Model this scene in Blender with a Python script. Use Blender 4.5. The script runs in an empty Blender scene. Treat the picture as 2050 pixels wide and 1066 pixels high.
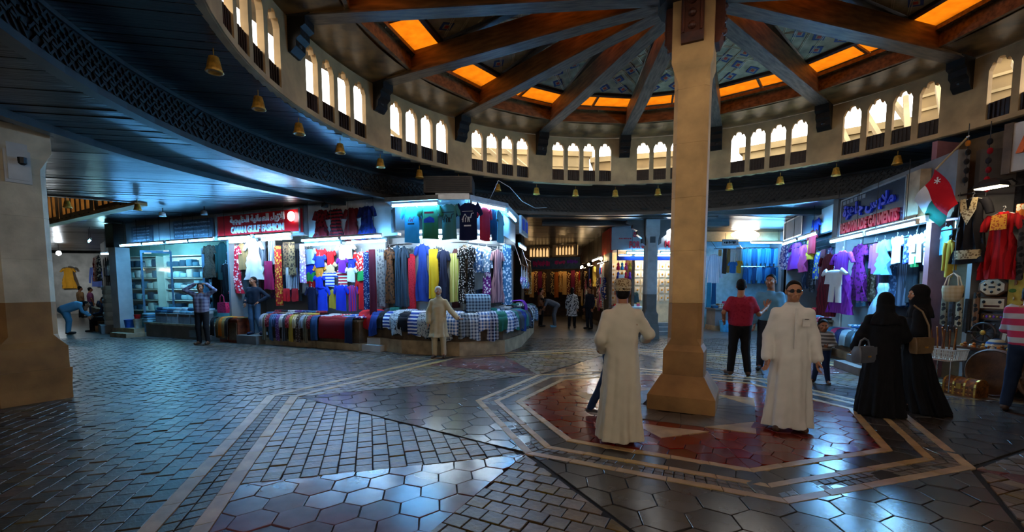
import bpy, bmesh, math, random
import numpy as np
from mathutils import Vector, Matrix

# ------------------------------------------------------------------ camera, sky, exposure
random.seed(7)
RNG = np.random.RandomState(11)
scene = bpy.context.scene
COL = scene.collection
PI = math.pi

cam_data = bpy.data.cameras.new('camera')
cam = bpy.data.objects.new('camera', cam_data)
COL.objects.link(cam)
cam.location = (0, 0, 1.62)
cam.rotation_euler = (PI / 2 - 0.08, 0, 0)
cam_data.sensor_width = 36.0
cam_data.lens = 36.0 * 899.0 / 2050.0
cam_data.shift_y = (649.3 - 533.0) / 2050.0
cam_data.clip_start = 0.05
cam_data.clip_end = 300
scene.camera = cam

world = bpy.data.worlds.new('sky')
scene.world = world
world.use_nodes = True
bg = world.node_tree.nodes['Background']
bg.inputs[0].default_value = (1.0, 0.96, 0.90, 1)
SKY = 7.0
bg.inputs[1].default_value = SKY

vs = scene.view_settings
vs.view_transform = 'Standard'
vs.look = 'None'
vs.exposure = 0.0
vs.gamma = 1.0
vs.use_curve_mapping = False
try:
    scene.cycles.max_bounces = 8
    scene.cycles.diffuse_bounces = 4
    scene.cycles.glossy_bounces = 3
    scene.cycles.transparent_max_bounces = 6
    scene.cycles.sample_clamp_indirect = 4.0
    scene.cycles.caustics_reflective = False
    scene.cycles.caustics_refractive = False
except Exception:
    pass

# ------------------------------------------------------------------ helpers
def lin(c):
    out = []
    for v in c[:3]:
        v = v / 255.0
        out.append(v / 12.92 if v <= 0.04045 else ((v + 0.055) / 1.055) ** 2.4)
    return (out[0], out[1], out[2], 1.0)

MATS = {}

def mat(name, rgb, rough=0.6, var=0.18, scale=6.0, bump=0.0, bscale=40.0, metal=0.0, spec=0.4,
        rand=0.0, stretch=None, rgb2=None, emit=0.0, coat=0.0, sheen=0.0):
    """procedural surface: base colour broken up by noise, optional per-piece variation and fine relief"""
    if name in MATS:
        return MATS[name]
    m = bpy.data.materials.new(name)
    m.use_nodes = True
    nt = m.node_tree
    N = nt.nodes
    L = nt.links
    b = N['Principled BSDF']
    b.inputs['Roughness'].default_value = rough
    b.inputs['Metallic'].default_value = metal
    b.inputs['Specular IOR Level'].default_value = spec
    if coat:
        b.inputs['Coat Weight'].default_value = coat
        b.inputs['Coat Roughness'].default_value = 0.12
    if sheen:
        b.inputs['Sheen Weight'].default_value = sheen
    tc = N.new('ShaderNodeTexCoord')
    src = tc.outputs['Object']
    if stretch:
        mp = N.new('ShaderNodeMapping')
        mp.inputs['Scale'].default_value = stretch
        L.new(src, mp.inputs['Vector'])
        src = mp.outputs['Vector']
    nz = N.new('ShaderNodeTexNoise')
    nz.inputs['Scale'].default_value = scale
    nz.inputs['Detail'].default_value = 4.0
    L.new(src, nz.inputs['Vector'])
    mix = N.new('ShaderNodeMix')
    mix.data_type = 'RGBA'
    c1 = lin(rgb)
    c2 = lin(rgb2) if rgb2 else tuple(min(1, v * (1 - 2.2 * var)) for v in c1[:3]) + (1.0,)
    c3 = c1 if rgb2 else tuple(min(1, v * (1 + 1.2 * var)) for v in c1[:3]) + (1.0,)
    mix.inputs['A'].default_value = tuple(max(0, v) for v in c2)
    mix.inputs['B'].default_value = c3
    rmp = N.new('ShaderNodeMapRange')
    rmp.inputs['From Min'].default_value = 0.3
    rmp.inputs['From Max'].default_value = 0.7
    L.new(nz.outputs['Fac'], rmp.inputs['Value'])
    L.new(rmp.outputs['Result'], mix.inputs['Factor'])
    out = mix.outputs['Result']
    if rand:
        oi = N.new('ShaderNodeObjectInfo')
        ge = N.new('ShaderNodeNewGeometry')
        ad = N.new('ShaderNodeMath'); ad.operation = 'ADD'
        L.new(oi.outputs['Random'], ad.inputs[0]); L.new(ge.outputs['Random Per Island'], ad.inputs[1])
        fr = N.new('ShaderNodeMath'); fr.operation = 'FRACT'
        L.new(ad.outputs[0], fr.inputs[0])
        mr = N.new('ShaderNodeMapRange')
        mr.inputs['To Min'].default_value = 1 - rand
        mr.inputs['To Max'].default_value = 1 + rand
        L.new(fr.outputs[0], mr.inputs['Value'])
        hs = N.new('ShaderNodeHueSaturation')
        for k_, lo_, hi_, sock in ((7.31, .5 - .05 * rand, .5 + .05 * rand, 'Hue'), (3.77, 1 - 1.2 * rand, 1 + 1.4 * rand, 'Saturation')):
            mu_ = N.new('ShaderNodeMath'); mu_.operation = 'MULTIPLY'; mu_.inputs[1].default_value = k_
            L.new(fr.outputs[0], mu_.inputs[0])
            f2_ = N.new('ShaderNodeMath'); f2_.operation = 'FRACT'; L.new(mu_.outputs[0], f2_.inputs[0])
            m2_ = N.new('ShaderNodeMapRange'); m2_.inputs['To Min'].default_value = lo_; m2_.inputs['To Max'].default_value = hi_
            L.new(f2_.outputs[0], m2_.inputs['Value']); L.new(m2_.outputs['Result'], hs.inputs[sock])
        L.new(mr.outputs['Result'], hs.inputs['Value'])
        L.new(out, hs.inputs['Color'])
        out = hs.outputs['Color']
    L.new(out, b.inputs['Base Color'])
    if emit:
        L.new(out, b.inputs['Emission Color'])
        b.inputs['Emission Strength'].default_value = emit
    if bump:
        n2 = N.new('ShaderNodeTexNoise')
        n2.inputs['Scale'].default_value = bscale
        n2.inputs['Detail'].default_value = 3.0
        L.new(src, n2.inputs['Vector'])
        bp = N.new('ShaderNodeBump')
        bp.inputs['Strength'].default_value = bump
        bp.inputs['Distance'].default_value = 0.01
        L.new(n2.outputs['Fac'], bp.inputs['Height'])
        L.new(bp.outputs['Normal'], b.inputs['Normal'])
    MATS[name] = m
    return m

def glow(name, rgb, strength):
    if name in MATS:
        return MATS[name]
    m = bpy.data.materials.new(name)
    m.use_nodes = True
    b = m.node_tree.nodes['Principled BSDF']
    b.inputs['Base Color'].default_value = (0.8, 0.8, 0.8, 1)
    b.inputs['Emission Color'].default_value = tuple(rgb) + (1.0,)
    b.inputs['Emission Strength'].default_value = strength
    MATS[name] = m
    return m

def cloth(rgb, pattern='plain', rgb2=(240, 240, 240), scale=1.0):
    """woven fabric: plain, check, stripe (across), pin (upright), dots, floral"""
    key = 'cloth_%s_%s_%s_%s' % (pattern, '-'.join(map(str, rgb)), '-'.join(map(str, rgb2)) if pattern != 'plain' else '', scale)
    if key in MATS:
        return MATS[key]
    m = bpy.data.materials.new(key)
    m.use_nodes = True
    nt = m.node_tree; N = nt.nodes; L = nt.links
    b = N['Principled BSDF']
    b.inputs['Roughness'].default_value = 0.85
    b.inputs['Specular IOR Level'].default_value = 0.2
    tc = N.new('ShaderNodeTexCoord')
    nz = N.new('ShaderNodeTexNoise'); nz.inputs['Scale'].default_value = 5.0
    L.new(tc.outputs['Object'], nz.inputs['Vector'])
    c1 = lin(rgb); c2 = lin(rgb2)
    dk = N.new('ShaderNodeMix'); dk.data_type = 'RGBA'
    dk.inputs['A'].default_value = tuple(v * 0.75 for v in c1[:3]) + (1,)
    dk.inputs['B'].default_value = c1
    L.new(nz.outputs['Fac'], dk.inputs['Factor'])
    out = dk.outputs['Result']
    fac = None
    if pattern in ('stripe', 'pin', 'check'):
        def band(axis, freq):
            sp = N.new('ShaderNodeSeparateXYZ'); L.new(tc.outputs['Object'], sp.inputs[0])
            mu = N.new('ShaderNodeMath'); mu.operation = 'MULTIPLY'; mu.inputs[1].default_value = freq
            L.new(sp.outputs[axis], mu.inputs[0])
            sn = N.new('ShaderNodeMath'); sn.operation = 'SINE'; L.new(mu.outputs[0], sn.inputs[0])
            gt = N.new('ShaderNodeMath'); gt.operation = 'GREATER_THAN'; gt.inputs[1].default_value = 0.15
            L.new(sn.outputs[0], gt.inputs[0])
            return gt.outputs[0]
        if pattern == 'stripe':
            fac = band('Z', 75 * scale)
        elif pattern == 'pin':
            fac = band('X', 90 * scale)
        else:
            a, c = band('X', 80 * scale), band('Z', 80 * scale)
            ad = N.new('ShaderNodeMath'); ad.operation = 'ADD'; L.new(a, ad.inputs[0]); L.new(c, ad.inputs[1])
            ml = N.new('ShaderNodeMath'); ml.operation = 'MULTIPLY'; ml.inputs[1].default_value = 0.5
            L.new(ad.outputs[0], ml.inputs[0]); fac = ml.outputs[0]
    elif pattern in ('dots', 'floral'):
        vo = N.new('ShaderNodeTexVoronoi'); vo.inputs['Scale'].default_value = (24 if pattern == 'dots' else 14) * scale
        L.new(tc.outputs['Object'], vo.inputs['Vector'])
        lt = N.new('ShaderNodeMath'); lt.operation = 'LESS_THAN'; lt.inputs[1].default_value = 0.34 if pattern == 'dots' else 0.42
        L.new(vo.outputs['Distance'], lt.inputs[0]); fac = lt.outputs[0]
    if fac is not None:
        mx = N.new('ShaderNodeMix'); mx.data_type = 'RGBA'
        L.new(fac, mx.inputs['Factor']); L.new(out, mx.inputs['A'])
        mx.inputs['B'].default_value = c2
        out = mx.outputs['Result']
    L.new(out, b.inputs['Base Color'])
    MATS[key] = m
    return m

def new_obj(name, mesh, parent=None, loc=None, rz=0.0):
    o = bpy.data.objects.new(name, mesh)
    COL.objects.link(o)
    if parent is not None:
        o.parent = parent
    if loc is not None:
        o.location = loc
    if rz:
        o.rotation_euler = (0, 0, rz)
    return o

def tag(o, label=None, cat=None, group=None, kind=None):
    if label: o['label'] = label
    if cat: o['category'] = cat
    if group: o['group'] = group
    if kind: o['kind'] = kind
    return o

def empty(name, loc, rz=0.0):
    return new_obj(name, None, None, loc, rz)

class MB:
    """collects boxes, prisms, tubes and lofts into one mesh"""
    def __init__(self):
        self.v = []; self.f = []; self.mi = []; self.cur = 0
    def add(self, vs, fs):
        n = len(self.v)
        self.v.extend([tuple(p) for p in vs])
        for f in fs:
            self.f.append(tuple(i + n for i in f)); self.mi.append(self.cur)
        return self
    def box(self, x0, x1, y0, y1, z0, z1):
        vs = [(x0, y0, z0), (x1, y0, z0), (x1, y1, z0), (x0, y1, z0), (x0, y0, z1), (x1, y0, z1), (x1, y1, z1), (x0, y1, z1)]
        return self.add(vs, [(0, 3, 2, 1), (4, 5, 6, 7), (0, 1, 5, 4), (1, 2, 6, 5), (2, 3, 7, 6), (3, 0, 4, 7)])
    def obox(self, c, ax, ay, az, hx, hy, hz):
        c = Vector(c); ax = Vector(ax).normalized() * hx; ay = Vector(ay).normalized() * hy; az = Vector(az).normalized() * hz
        vs = [c + sx * ax + sy * ay + sz * az for sz in (-1, 1) for sx, sy in ((-1, -1), (1, -1), (1, 1), (-1, 1))]
        return self.add(vs, [(0, 3, 2, 1), (4, 5, 6, 7), (0, 1, 5, 4), (1, 2, 6, 5), (2, 3, 7, 6), (3, 0, 4, 7)])
    def bar(self, a, b, w, h=None, up=(0, 0, 1)):
        a = Vector(a); b = Vector(b); d = b - a
        h = h or w
        s = d.cross(Vector(up))
        if s.length < 1e-6: s = Vector((1, 0, 0))
        s.normalize(); t = s.cross(d).normalized()
        return self.obox((a + b) / 2, d, s, t, d.length / 2, w / 2, h / 2)
    def prism(self, poly, z0, z1):
        n = len(poly)
        vs = [(p[0], p[1], z0) for p in poly] + [(p[0], p[1], z1) for p in poly]
        fs = [tuple(range(n))[::-1], tuple(range(n, 2 * n))] + [(i, (i + 1) % n, n + (i + 1) % n, n + i) for i in range(n)]
        return self.add(vs, fs)
    def rings(self, rings, cap0=True, cap1=True, closed=True):
        n = len(rings[0]); vs = [p for r in rings for p in r]; fs = []
        for k in range(len(rings) - 1):
            for i in range(n if closed else n - 1):
                j = (i + 1) % n
                fs.append((k * n + i, k * n + j, (k + 1) * n + j, (k + 1) * n + i))
        if cap0: fs.append(tuple(range(n))[::-1])
        if cap1: fs.append(tuple(range((len(rings) - 1) * n, len(rings) * n)))
        return self.add(vs, fs)
    def lathe(self, prof, c=(0, 0, 0), n=12, cap0=True, cap1=True):
        rs = [[(c[0] + r * math.cos(2 * PI * i / n), c[1] + r * math.sin(2 * PI * i / n), c[2] + z) for i in range(n)] for r, z in prof]
        return self.rings(rs, cap0, cap1)
    def tube(self, pts, r, n=6, cap=True):
        pts = [Vector(p) for p in pts]; rs = []
        rr = r if isinstance(r, (list, tuple)) else [r] * len(pts)
        prev = None
        for k, p in enumerate(pts):
            d = (pts[min(k + 1, len(pts) - 1)] - pts[max(k - 1, 0)]).normalized()
            s = d.cross(Vector((0, 0, 1)))
            if s.length < 0.05: s = d.cross(Vector((0, 1, 0)))
            s.normalize()
            if prev is not None and s.dot(prev) < 0: s = -s
            prev = s
            t = s.cross(d)
            rs.append([p + rr[k] * (math.cos(2 * PI * i / n) * s + math.sin(2 * PI * i / n) * t) for i in range(n)])
        return self.rings(rs, cap, cap)
    def ball(self, c, rx, ry=None, rz=None, n=10, m=6):
        ry = ry or rx; rz = rz or rx
        rs = [[(c[0] + rx * math.sin(a) * math.cos(2 * PI * i / n), c[1] + ry * math.sin(a) * math.sin(2 * PI * i / n), c[2] - rz * math.cos(a)) for i in range(n)]
              for a in [PI * (k + 0.02) / (m + 0.04) for k in range(m + 1)]]
        return self.rings(rs)
    def mesh(self, name, mats):
        me = bpy.data.meshes.new(name)
        me.from_pydata(self.v, [], self.f)
        if not isinstance(mats, (list, tuple)): mats = [mats]
        for m in mats: me.materials.append(m)
        if len(mats) > 1:
            me.polygons.foreach_set('material_index', self.mi)
        return me
    def build(self, name, mats, parent=None, loc=None, rz=0.0, smooth=False, fix=True):
        me = self.mesh(name, mats)
        if fix:
            bm = bmesh.new(); bm.from_mesh(me)
            bmesh.ops.recalc_face_normals(bm, faces=bm.faces); bm.to_mesh(me); bm.free()
        if smooth:
            me.polygons.foreach_set('use_smooth', [True] * len(me.polygons))
            if smooth is not True:
                try: me.set_sharp_from_angle(angle=smooth)
                except Exception: pass
        me.update()
        return new_obj(name, me, parent, loc, rz)

def box_obj(name, x0, x1, y0, y1, z0, z1, m, parent=None):
    return MB().box(x0, x1, y0, y1, z0, z1).build(name, m, parent, fix=False)

def frame_matrix(o, u, n):
    """object placed on a facade: local x along the facade, local -y out into the aisle"""
    return Matrix(((u[0], -n[0], 0, o[0]), (u[1], -n[1], 0, o[1]), (0, 0, 1, o[2] if len(o) > 2 else 0), (0, 0, 0, 1)))

class Facade:
    """a shop front line: s along it, d out into the aisle, z up"""
    def __init__(self, o, to):
        self.o = Vector((o[0], o[1])); d = Vector((to[0] - o[0], to[1] - o[1])); self.len = d.length
        self.u = d.normalized(); self.n = Vector((self.u.y, -self.u.x))
        self.rz = math.atan2(self.u.y, self.u.x)
    def P(self, s, d, z):
        p = self.o + self.u * s + self.n * d
        return (p.x, p.y, z)
    def xform(self, o, s, d, z, rz=0.0):
        o.location = self.P(s, d, z); o.rotation_euler = (0, 0, self.rz + rz)
        return o

def copy_tree(o, parent=None):
    c = o.copy(); COL.objects.link(c); c.parent = parent
    for ch in list(o.children):
        copy_tree(ch, c)
    return c

OC = Vector((2.33, 6.12))           # centre of the rotunda
def pol(r, deg, z=None):
    a = math.radians(deg)
    p = (OC.x + r * math.cos(a), OC.y + r * math.sin(a))
    return p if z is None else (p[0], p[1], z)
# ------------------------------------------------------------------ floor
m_grout = mat('grout', (24, 20, 17), 0.85, 0.3, 3.0)
m_sett = mat('grey_sett_stone', (78, 70, 61), 0.38, 0.25, 7.0, bump=0.35, bscale=30, rand=0.6, spec=0.5)
m_cobble = mat('tan_cobble_stone', (98, 82, 60), 0.38, 0.25, 9.0, bump=0.3, bscale=30, rand=0.5, spec=0.5)
m_hex_grey = mat('grey_hexagon_stone', (64, 62, 60), 0.23, 0.22, 3.0, bump=0.06, bscale=18, rand=0.18, spec=0.6)
m_hex_pink = mat('mauve_hexagon_stone', (104, 74, 76), 0.21, 0.2, 3.0, bump=0.06, bscale=18, rand=0.3, spec=0.6)
m_red_tile = mat('dark_red_tile', (112, 34, 22), 0.20, 0.2, 3.0, bump=0.06, bscale=18, rand=0.15, spec=0.6)
m_line = mat('cream_limestone_strip', (176, 146, 100), 0.4, 0.15, 5.0, bump=0.1, rand=0.12)
m_pebble = mat('grey_pebble_mosaic', (88, 82, 74), 0.4, 0.3, 20.0, bump=0.4, bscale=60, rand=0.4)
m_flag_tan = mat('tan_flagstone', (160, 126, 82), 0.36, 0.2, 4.0, bump=0.1, rand=0.15)
m_flag_grey = mat('grey_flagstone', (84, 74, 60), 0.36, 0.25, 4.0, bump=0.1, rand=0.2)

floor = MB().box(-34, 16, -9, 34, -0.2, -0.014).build('floor', m_grout, fix=False)
tag(floor, kind='structure')

OA = -5.0
def Vk(r, k): return Vector(pol(r, OA + 45 * k))

def half(a, b):
    """half plane keeping what lies left of a->b"""
    d = (Vector(b) - Vector(a)).normalized(); n = Vector((d.y, -d.x))
    return (n.x, n.y, n.dot(Vector(a)))

def convex(poly):
    c = sum((Vector(p) for p in poly), Vector((0, 0))) / len(poly)
    area = sum(poly[i][0] * poly[(i + 1) % len(poly)][1] - poly[(i + 1) % len(poly)][0] * poly[i][1] for i in range(len(poly)))
    if area < 0: poly = poly[::-1]
    return [half(poly[i], poly[(i + 1) % len(poly)]) for i in range(len(poly))]

def clip(poly, hs):
    cut = False
    for nx, ny, c in hs:
        out = []
        n = len(poly)
        ds = [nx * p[0] + ny * p[1] - c for p in poly]
        if max(ds) <= 1e-9: continue
        cut = True
        for i in range(n):
            a, b, da, db = poly[i], poly[(i + 1) % n], ds[i], ds[(i + 1) % n]
            if da <= 0: out.append(a)
            if da * db < 0:
                t = da / (da - db); out.append((a[0] + t * (b[0] - a[0]), a[1] + t * (b[1] - a[1])))
        poly = out
        if len(poly) < 3: return [], True
    return poly, cut

def parea(p):
    return 0.5 * abs(sum(p[i][0] * p[(i + 1) % len(p)][1] - p[(i + 1) % len(p)][0] * p[i][1] for i in range(len(p))))

def in_view(x, y, far=14.5):
    return 1.5 < y < far and abs(x) < 1.22 * y + 1.0

def tile_mb(mb, poly, gap, z, th=0.014):
    cx = sum(p[0] for p in poly) / len(poly); cy = sum(p[1] for p in poly) / len(poly)
    def off(g):
        out = []
        for p in poly:
            d = math.hypot(p[0] - cx, p[1] - cy)
            s = max(0.15, 1 - g / max(d, 1e-6))
            out.append((cx + (p[0] - cx) * s, cy + (p[1] - cy) * s))
        return out
    lo, hi = off(gap * 0.75), off(gap * 1.35)
    n = len(poly)
    tx, ty = random.uniform(-.012, .012), random.uniform(-.012, .012)
    vs = [(p[0], p[1], z - th) for p in lo] + [(p[0], p[1], z - 0.003) for p in lo] + \
         [(p[0], p[1], z + tx * (p[0] - cx) + ty * (p[1] - cy)) for p in hi]
    fs = [tuple(range(2 * n, 3 * n))]
    for k in (0, 1):
        fs += [(k * n + i, k * n + (i + 1) % n, (k + 1) * n + (i + 1) % n, (k + 1) * n + i) for i in range(n)]
    mb.add(vs, fs)

def ccw(p):
    a = sum(p[i][0] * p[(i + 1) % len(p)][1] - p[(i + 1) % len(p)][0] * p[i][1] for i in range(len(p)))
    return p if a > 0 else p[::-1]

def lay(name, polys, m, gap, zbase=0.0, jit=0.003, most=300):
    """the nearest pieces are objects of their own, the rest one joined part"""
    polys.sort(key=lambda p: (sum(q[0] for q in p) / len(p)) ** 2 + (sum(q[1] for q in p) / len(p)) ** 2)
    rest = MB()
    for i, p in enumerate(polys):
        p = ccw(p)
        z = zbase + random.uniform(-jit, jit)
        if i < most:
            cx = sum(q[0] for q in p) / len(p); cy = sum(q[1] for q in p) / len(p)
            mb = MB(); tile_mb(mb, [(q[0] - cx, q[1] - cy) for q in p], gap, 0.0)
            mb.build(name, m, floor, (cx, cy, z), fix=False)
        else:
            tile_mb(rest, p, gap, z)
    if len(polys) > most:
        tag(rest.build(name + '_field', m, floor, fix=False), kind='stuff')

def hex_grid(zone, size, rot, skip=None):
    hs = convex(zone); out = []
    xs = [p[0] for p in zone]; ys = [p[1] for p in zone]
    c = Vector((sum(xs) / len(xs), sum(ys) / len(ys))); R = max((Vector(p) - c).length for p in zone) + size
    ca, sa = math.cos(rot), math.sin(rot)
    dx, dy = 1.5 * size, math.sqrt(3) * size
    for i in range(int(-R / dx) - 1, int(R / dx) + 2):
        for j in range(int(-R / dy) - 1, int(R / dy) + 2):
            gx, gy = i * dx, j * dy + (dy / 2 if i % 2 else 0)
            x, y = c.x + gx * ca - gy * sa, c.y + gx * sa + gy * ca
            if not in_view(x, y): continue
            if skip and skip(x, y): continue
            p, cut = clip([(x + size * math.cos(rot + k * PI / 3), y + size * math.sin(rot + k * PI / 3)) for k in range(6)], hs)
            if len(p) >= 3 and parea(p) > size * size * 0.12: out.append(p)
    return out

def sett_grid(zone, w, h, rot, org, far=14.5):
    hs = convex(zone); out = []
    xs = [p[0] for p in zone]; ys = [p[1] for p in zone]
    ca, sa = math.cos(rot), math.sin(rot)
    loc = [((p[0] - org[0]) * ca + (p[1] - org[1]) * sa, -(p[0] - org[0]) * sa + (p[1] - org[1]) * ca) for p in zone]
    u0, u1 = min(p[0] for p in loc), max(p[0] for p in loc); v0, v1 = min(p[1] for p in loc), max(p[1] for p in loc)
    j = math.floor(v0 / h)
    while j * h < v1:
        i = math.floor(u0 / w) - 1
        shift = (0.5 * w if j % 2 else 0.0) + random.uniform(-.02, .02)
        while i * w < u1 + w:
            a0, a1, b0, b1 = i * w + shift, (i + 1) * w + shift, j * h, (j + 1) * h
            q = [(org[0] + a * ca - b * sa, org[1] + a * sa + b * ca) for a, b in ((a0, b0), (a1, b0), (a1, b1), (a0, b1))]
            i += 1
            if not in_view(q[0][0], q[0][1], far): continue
            p, cut = clip(q, hs)
            if len(p) >= 3 and parea(p) > w * h * 0.15: out.append(p)
        j += 1
    return out

R_IN, R_L1, R_B0, R_B1, R_B2, R_OUT, R_BIG = 2.2, 2.29, 2.52, 2.60, 2.78, 2.87, 5.55
def ring_piece(r0, r1, k, n, i):
    a0, a1 = Vk(r0, k), Vk(r0, k + 1); b0, b1 = Vk(r1, k), Vk(r1, k + 1)
    t0, t1 = i / n, (i + 1) / n
    return [tuple(a0.lerp(a1, t0)), tuple(a0.lerp(a1, t1)), tuple(b0.lerp(b1, t1)), tuple(b0.lerp(b1, t0))]

strips = []
for r0, r1 in ((R_IN, R_L1), (R_B0, R_B1), (R_B2, R_OUT)):
    for k in range(8):
        strips += [ring_piece(r0, r1, k, 5, i) for i in range(5)]
for r0, r1 in ((R_BIG, R_BIG + .13), (R_BIG + .36, R_BIG + .49)):
    for k in range(8):
        strips += [q for q in (ring_piece(r0, r1, k, 9, i) for i in range(9)) if in_view(*q[0])]
lay('limestone_strip', strips, m_line, 0.004, 0.004, 0.001)

peb = []
for k in range(8):
    for r0, r1 in ((R_B1, R_B1 + .09), (R_B1 + .09, R_B2)):
        peb += [ring_piece(r0, r1, k, 24, i) for i in range(24)]
    for j in range(2):
        peb += [q for q in (ring_piece(R_BIG + .13 + .115 * j, R_BIG + .13 + .115 * (j + 1), k, 34, i) for i in range(34)) if in_view(*q[0])]
lay('mosaic_stone', peb, m_pebble, 0.010, 0.001, 0.003)

# dark band inside the border, red tiles inside the thin line
band = []
for k in range(8):
    band += hex_grid([tuple(Vk(R_L1, k)), tuple(Vk(R_L1, k + 1)), tuple(Vk(R_B0, k + 1)), tuple(Vk(R_B0, k))], 0.17, math.radians(OA + 45 * k + 22.5))
lay('band_tile', band, m_hex_grey, 0.005)
red = []
STAR = 1.55
for k in range(8):
    tri = [tuple(Vk(0.98, k)), tuple(Vk(R_IN, k)), tuple(Vk(R_IN, k + 1)), tuple(Vk(0.98, k + 1))]
    red += hex_grid(tri, 0.15, math.radians(OA + 45 * k + 22.5))
lay('red_tile', red, m_red_tile, 0.005)
# flagstones of the star around the column foot
flags_t, flags_g = [], []
for k in range(8):
    mid = pol(STAR, OA + 45 * k + 22.5)
    flags_t.append([tuple(Vk(1.18, k)), mid, tuple(Vk(1.18, k + 1)), pol(1.12, OA + 45 * k + 22.5)] if k % 2 else [tuple(Vk(1.0, k)), pol(1.3, OA + 45 * k + 22.5), tuple(Vk(1.0, k + 1))])
    for i in range(3):
        flags_g.append([tuple(Vk(.5, k).lerp(Vk(.5, k + 1), i / 3)), tuple(Vk(.5, k).lerp(Vk(.5, k + 1), (i + 1) / 3)),
                        tuple(Vk(1.0, k).lerp(Vk(1.0, k + 1), (i + 1) / 3)), tuple(Vk(1.0, k).lerp(Vk(1.0, k + 1), i / 3))])
lay('tan_flagstone', flags_t, m_flag_tan, 0.006, 0.004, 0.001)
lay('grey_flagstone', flags_g, m_flag_grey, 0.006, 0.004, 0.001)

# star points of polished hexagons, mauve wedges, cobbled triangles
inside = lambda x, y: (Vector((x, y)) - OC).length < R_OUT * math.cos(PI / 8) - 0.14
hexg, hexp, cob = [], [], []
for k in range(8):
    if k % 2 == 0:
        hexg += hex_grid([tuple(Vk(R_OUT - .05, k - 1)), tuple(Vk(R_BIG, k)), tuple(Vk(R_OUT - .05, k + 1))], 0.19, math.radians(OA + 45 * k), inside)
    else:
        W, V = Vk(R_BIG, k), Vk(R_OUT, k)
        Wa, Wb = Vk(R_BIG, k - 1), Vk(R_BIG, k + 1)
        Qa, Qb = W.lerp(Wa, 0.26), W.lerp(Wb, 0.26)
        hexp += hex_grid([tuple(V), tuple(Qa), tuple(W), tuple(Qb)], 0.165, math.radians(OA + 45 * k))
        for Q, T in ((Qa, Wa), (Qb, Wb)):
            d = Q - T
            cob += sett_grid([tuple(V), tuple(Q), tuple(T)], 0.16, 0.15, math.atan2(d.y, d.x), tuple(T))
lay('hexagon_tile', hexg, m_hex_grey, 0.006)
lay('mauve_hexagon_tile', hexp, m_hex_pink, 0.006)
lay('cobble', cob, m_cobble, 0.009, 0.0, 0.005)
# setts running out from the big octagon, side by side with each of its edges
setts = []
for k in range(8):
    a, b = Vk(R_BIG + .49, k), Vk(R_BIG + .49, k + 1)
    fa, fb = Vk(30, k), Vk(30, k + 1)
    d = b - a
    setts += sett_grid([tuple(a), tuple(fa), tuple(fb), tuple(b)], 0.21, 0.145, math.atan2(d.y, d.x), tuple(a))
lay('paving_sett', setts, m_sett, 0.010, 0.0, 0.005)
# worn paving further off, too far to tell the setts apart
far = MB()
for x0, x1, y0, y1 in ((-34, -1, 14.4, 34), (-1, 16, 14.4, 34), (-34, -18, 4, 14.4)):
    far.box(x0, x1, y0, y1, -0.0139, -0.002)
m_far = mat('distant_paving', (96, 92, 86), 0.34, 0.3, 4.0, bump=0.4, bscale=9)
tag(far.build('paving_field', m_far, floor, fix=False), kind='stuff')
# ------------------------------------------------------------------ rotunda: clerestory ring, column, beams, roof, ceilings
m_cream = mat('cream_plaster', (186, 154, 108), 0.75, 0.16, 2.5, bump=0.15, bscale=14)
m_column = mat('tan_stone_column', (190, 152, 98), 0.7, 0.14, 3.0, bump=0.2, bscale=30)
m_column_dark = mat('brown_painted_dado', (146, 106, 58), 0.6, 0.15, 3.0, bump=0.2, bscale=30)
m_greycol = mat('grey_stone_column', (150, 150, 148), 0.7, 0.14, 3.0, bump=0.2, bscale=30)
m_greycol_dark = mat('grey_painted_dado', (84, 78, 72), 0.6, 0.15, 3.0)
m_dark = mat('dark_stained_wood', (40, 26, 17), 0.36, 0.3, 4.0, bump=0.25, bscale=20, stretch=(1, 1, 6), spec=0.5)
m_carved = mat('carved_dark_wood', (26, 20, 16), 0.42, 0.3, 6.0, bump=0.2, spec=0.35)
m_plank = mat('glossy_dark_plank', (22, 16, 12), 0.30, 0.3, 2.0, bump=0.6, bscale=6, stretch=(0.3, 4, 4), rand=0.45, spec=0.34)
m_beam = mat('brown_timber_beam', (118, 86, 48), 0.5, 0.3, 3.0, bump=0.2, bscale=20, stretch=(1, 6, 6))
m_beam_soffit = mat('grey_beam_soffit', (104, 90, 76), 0.42, 0.35, 3.0, bump=0.3, bscale=20, stretch=(1, 8, 8))  # undersides greyer than the beam sides
m_soffit = mat('varnished_soffit_board', (130, 98, 58), 0.3, 0.4, 3.0, bump=0.15, bscale=6, spec=0.6)
m_gold = mat('aged_brass', (214, 156, 60), 0.4, 0.3, 14.0, metal=0.4, bump=0.3)
m_roofing = mat('grey_roofing', (120, 112, 100), 0.9, 0.2, 2.0)
m_black = mat('black_metal', (22, 22, 24), 0.5, 0.2, 5.0)
m_white = mat('white_paint', (226, 226, 222), 0.6, 0.06, 3.0)
m_offwhite = mat('offwhite_plaster', (196, 192, 186), 0.75, 0.12, 2.0)
m_grey = mat('grey_plaster', (120, 118, 116), 0.75, 0.15, 2.0)

R_RING, Z_RB, Z_RT, RT = 5.43, 4.23, 5.34, 0.09
PH = 62.5 - 22.5 * 2          # a bracket stands at PH + 22.5 k

def arch_top(t):
    """height of a scalloped arch over its springing, t from -1 to 1"""
    a = abs(t)
    if a > 0.80: return 0.055 * math.sqrt(max(0, 1 - ((a - 0.90) / 0.10) ** 2))
    if a > 0.42: return 0.055 + 0.055 * math.sqrt(max(0, 1 - ((a - 0.61) / 0.19) ** 2)) * 0.8 + 0.012
    return 0.115 + 0.05 * math.sqrt(max(0, 1 - (a / 0.42) ** 2))

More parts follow.
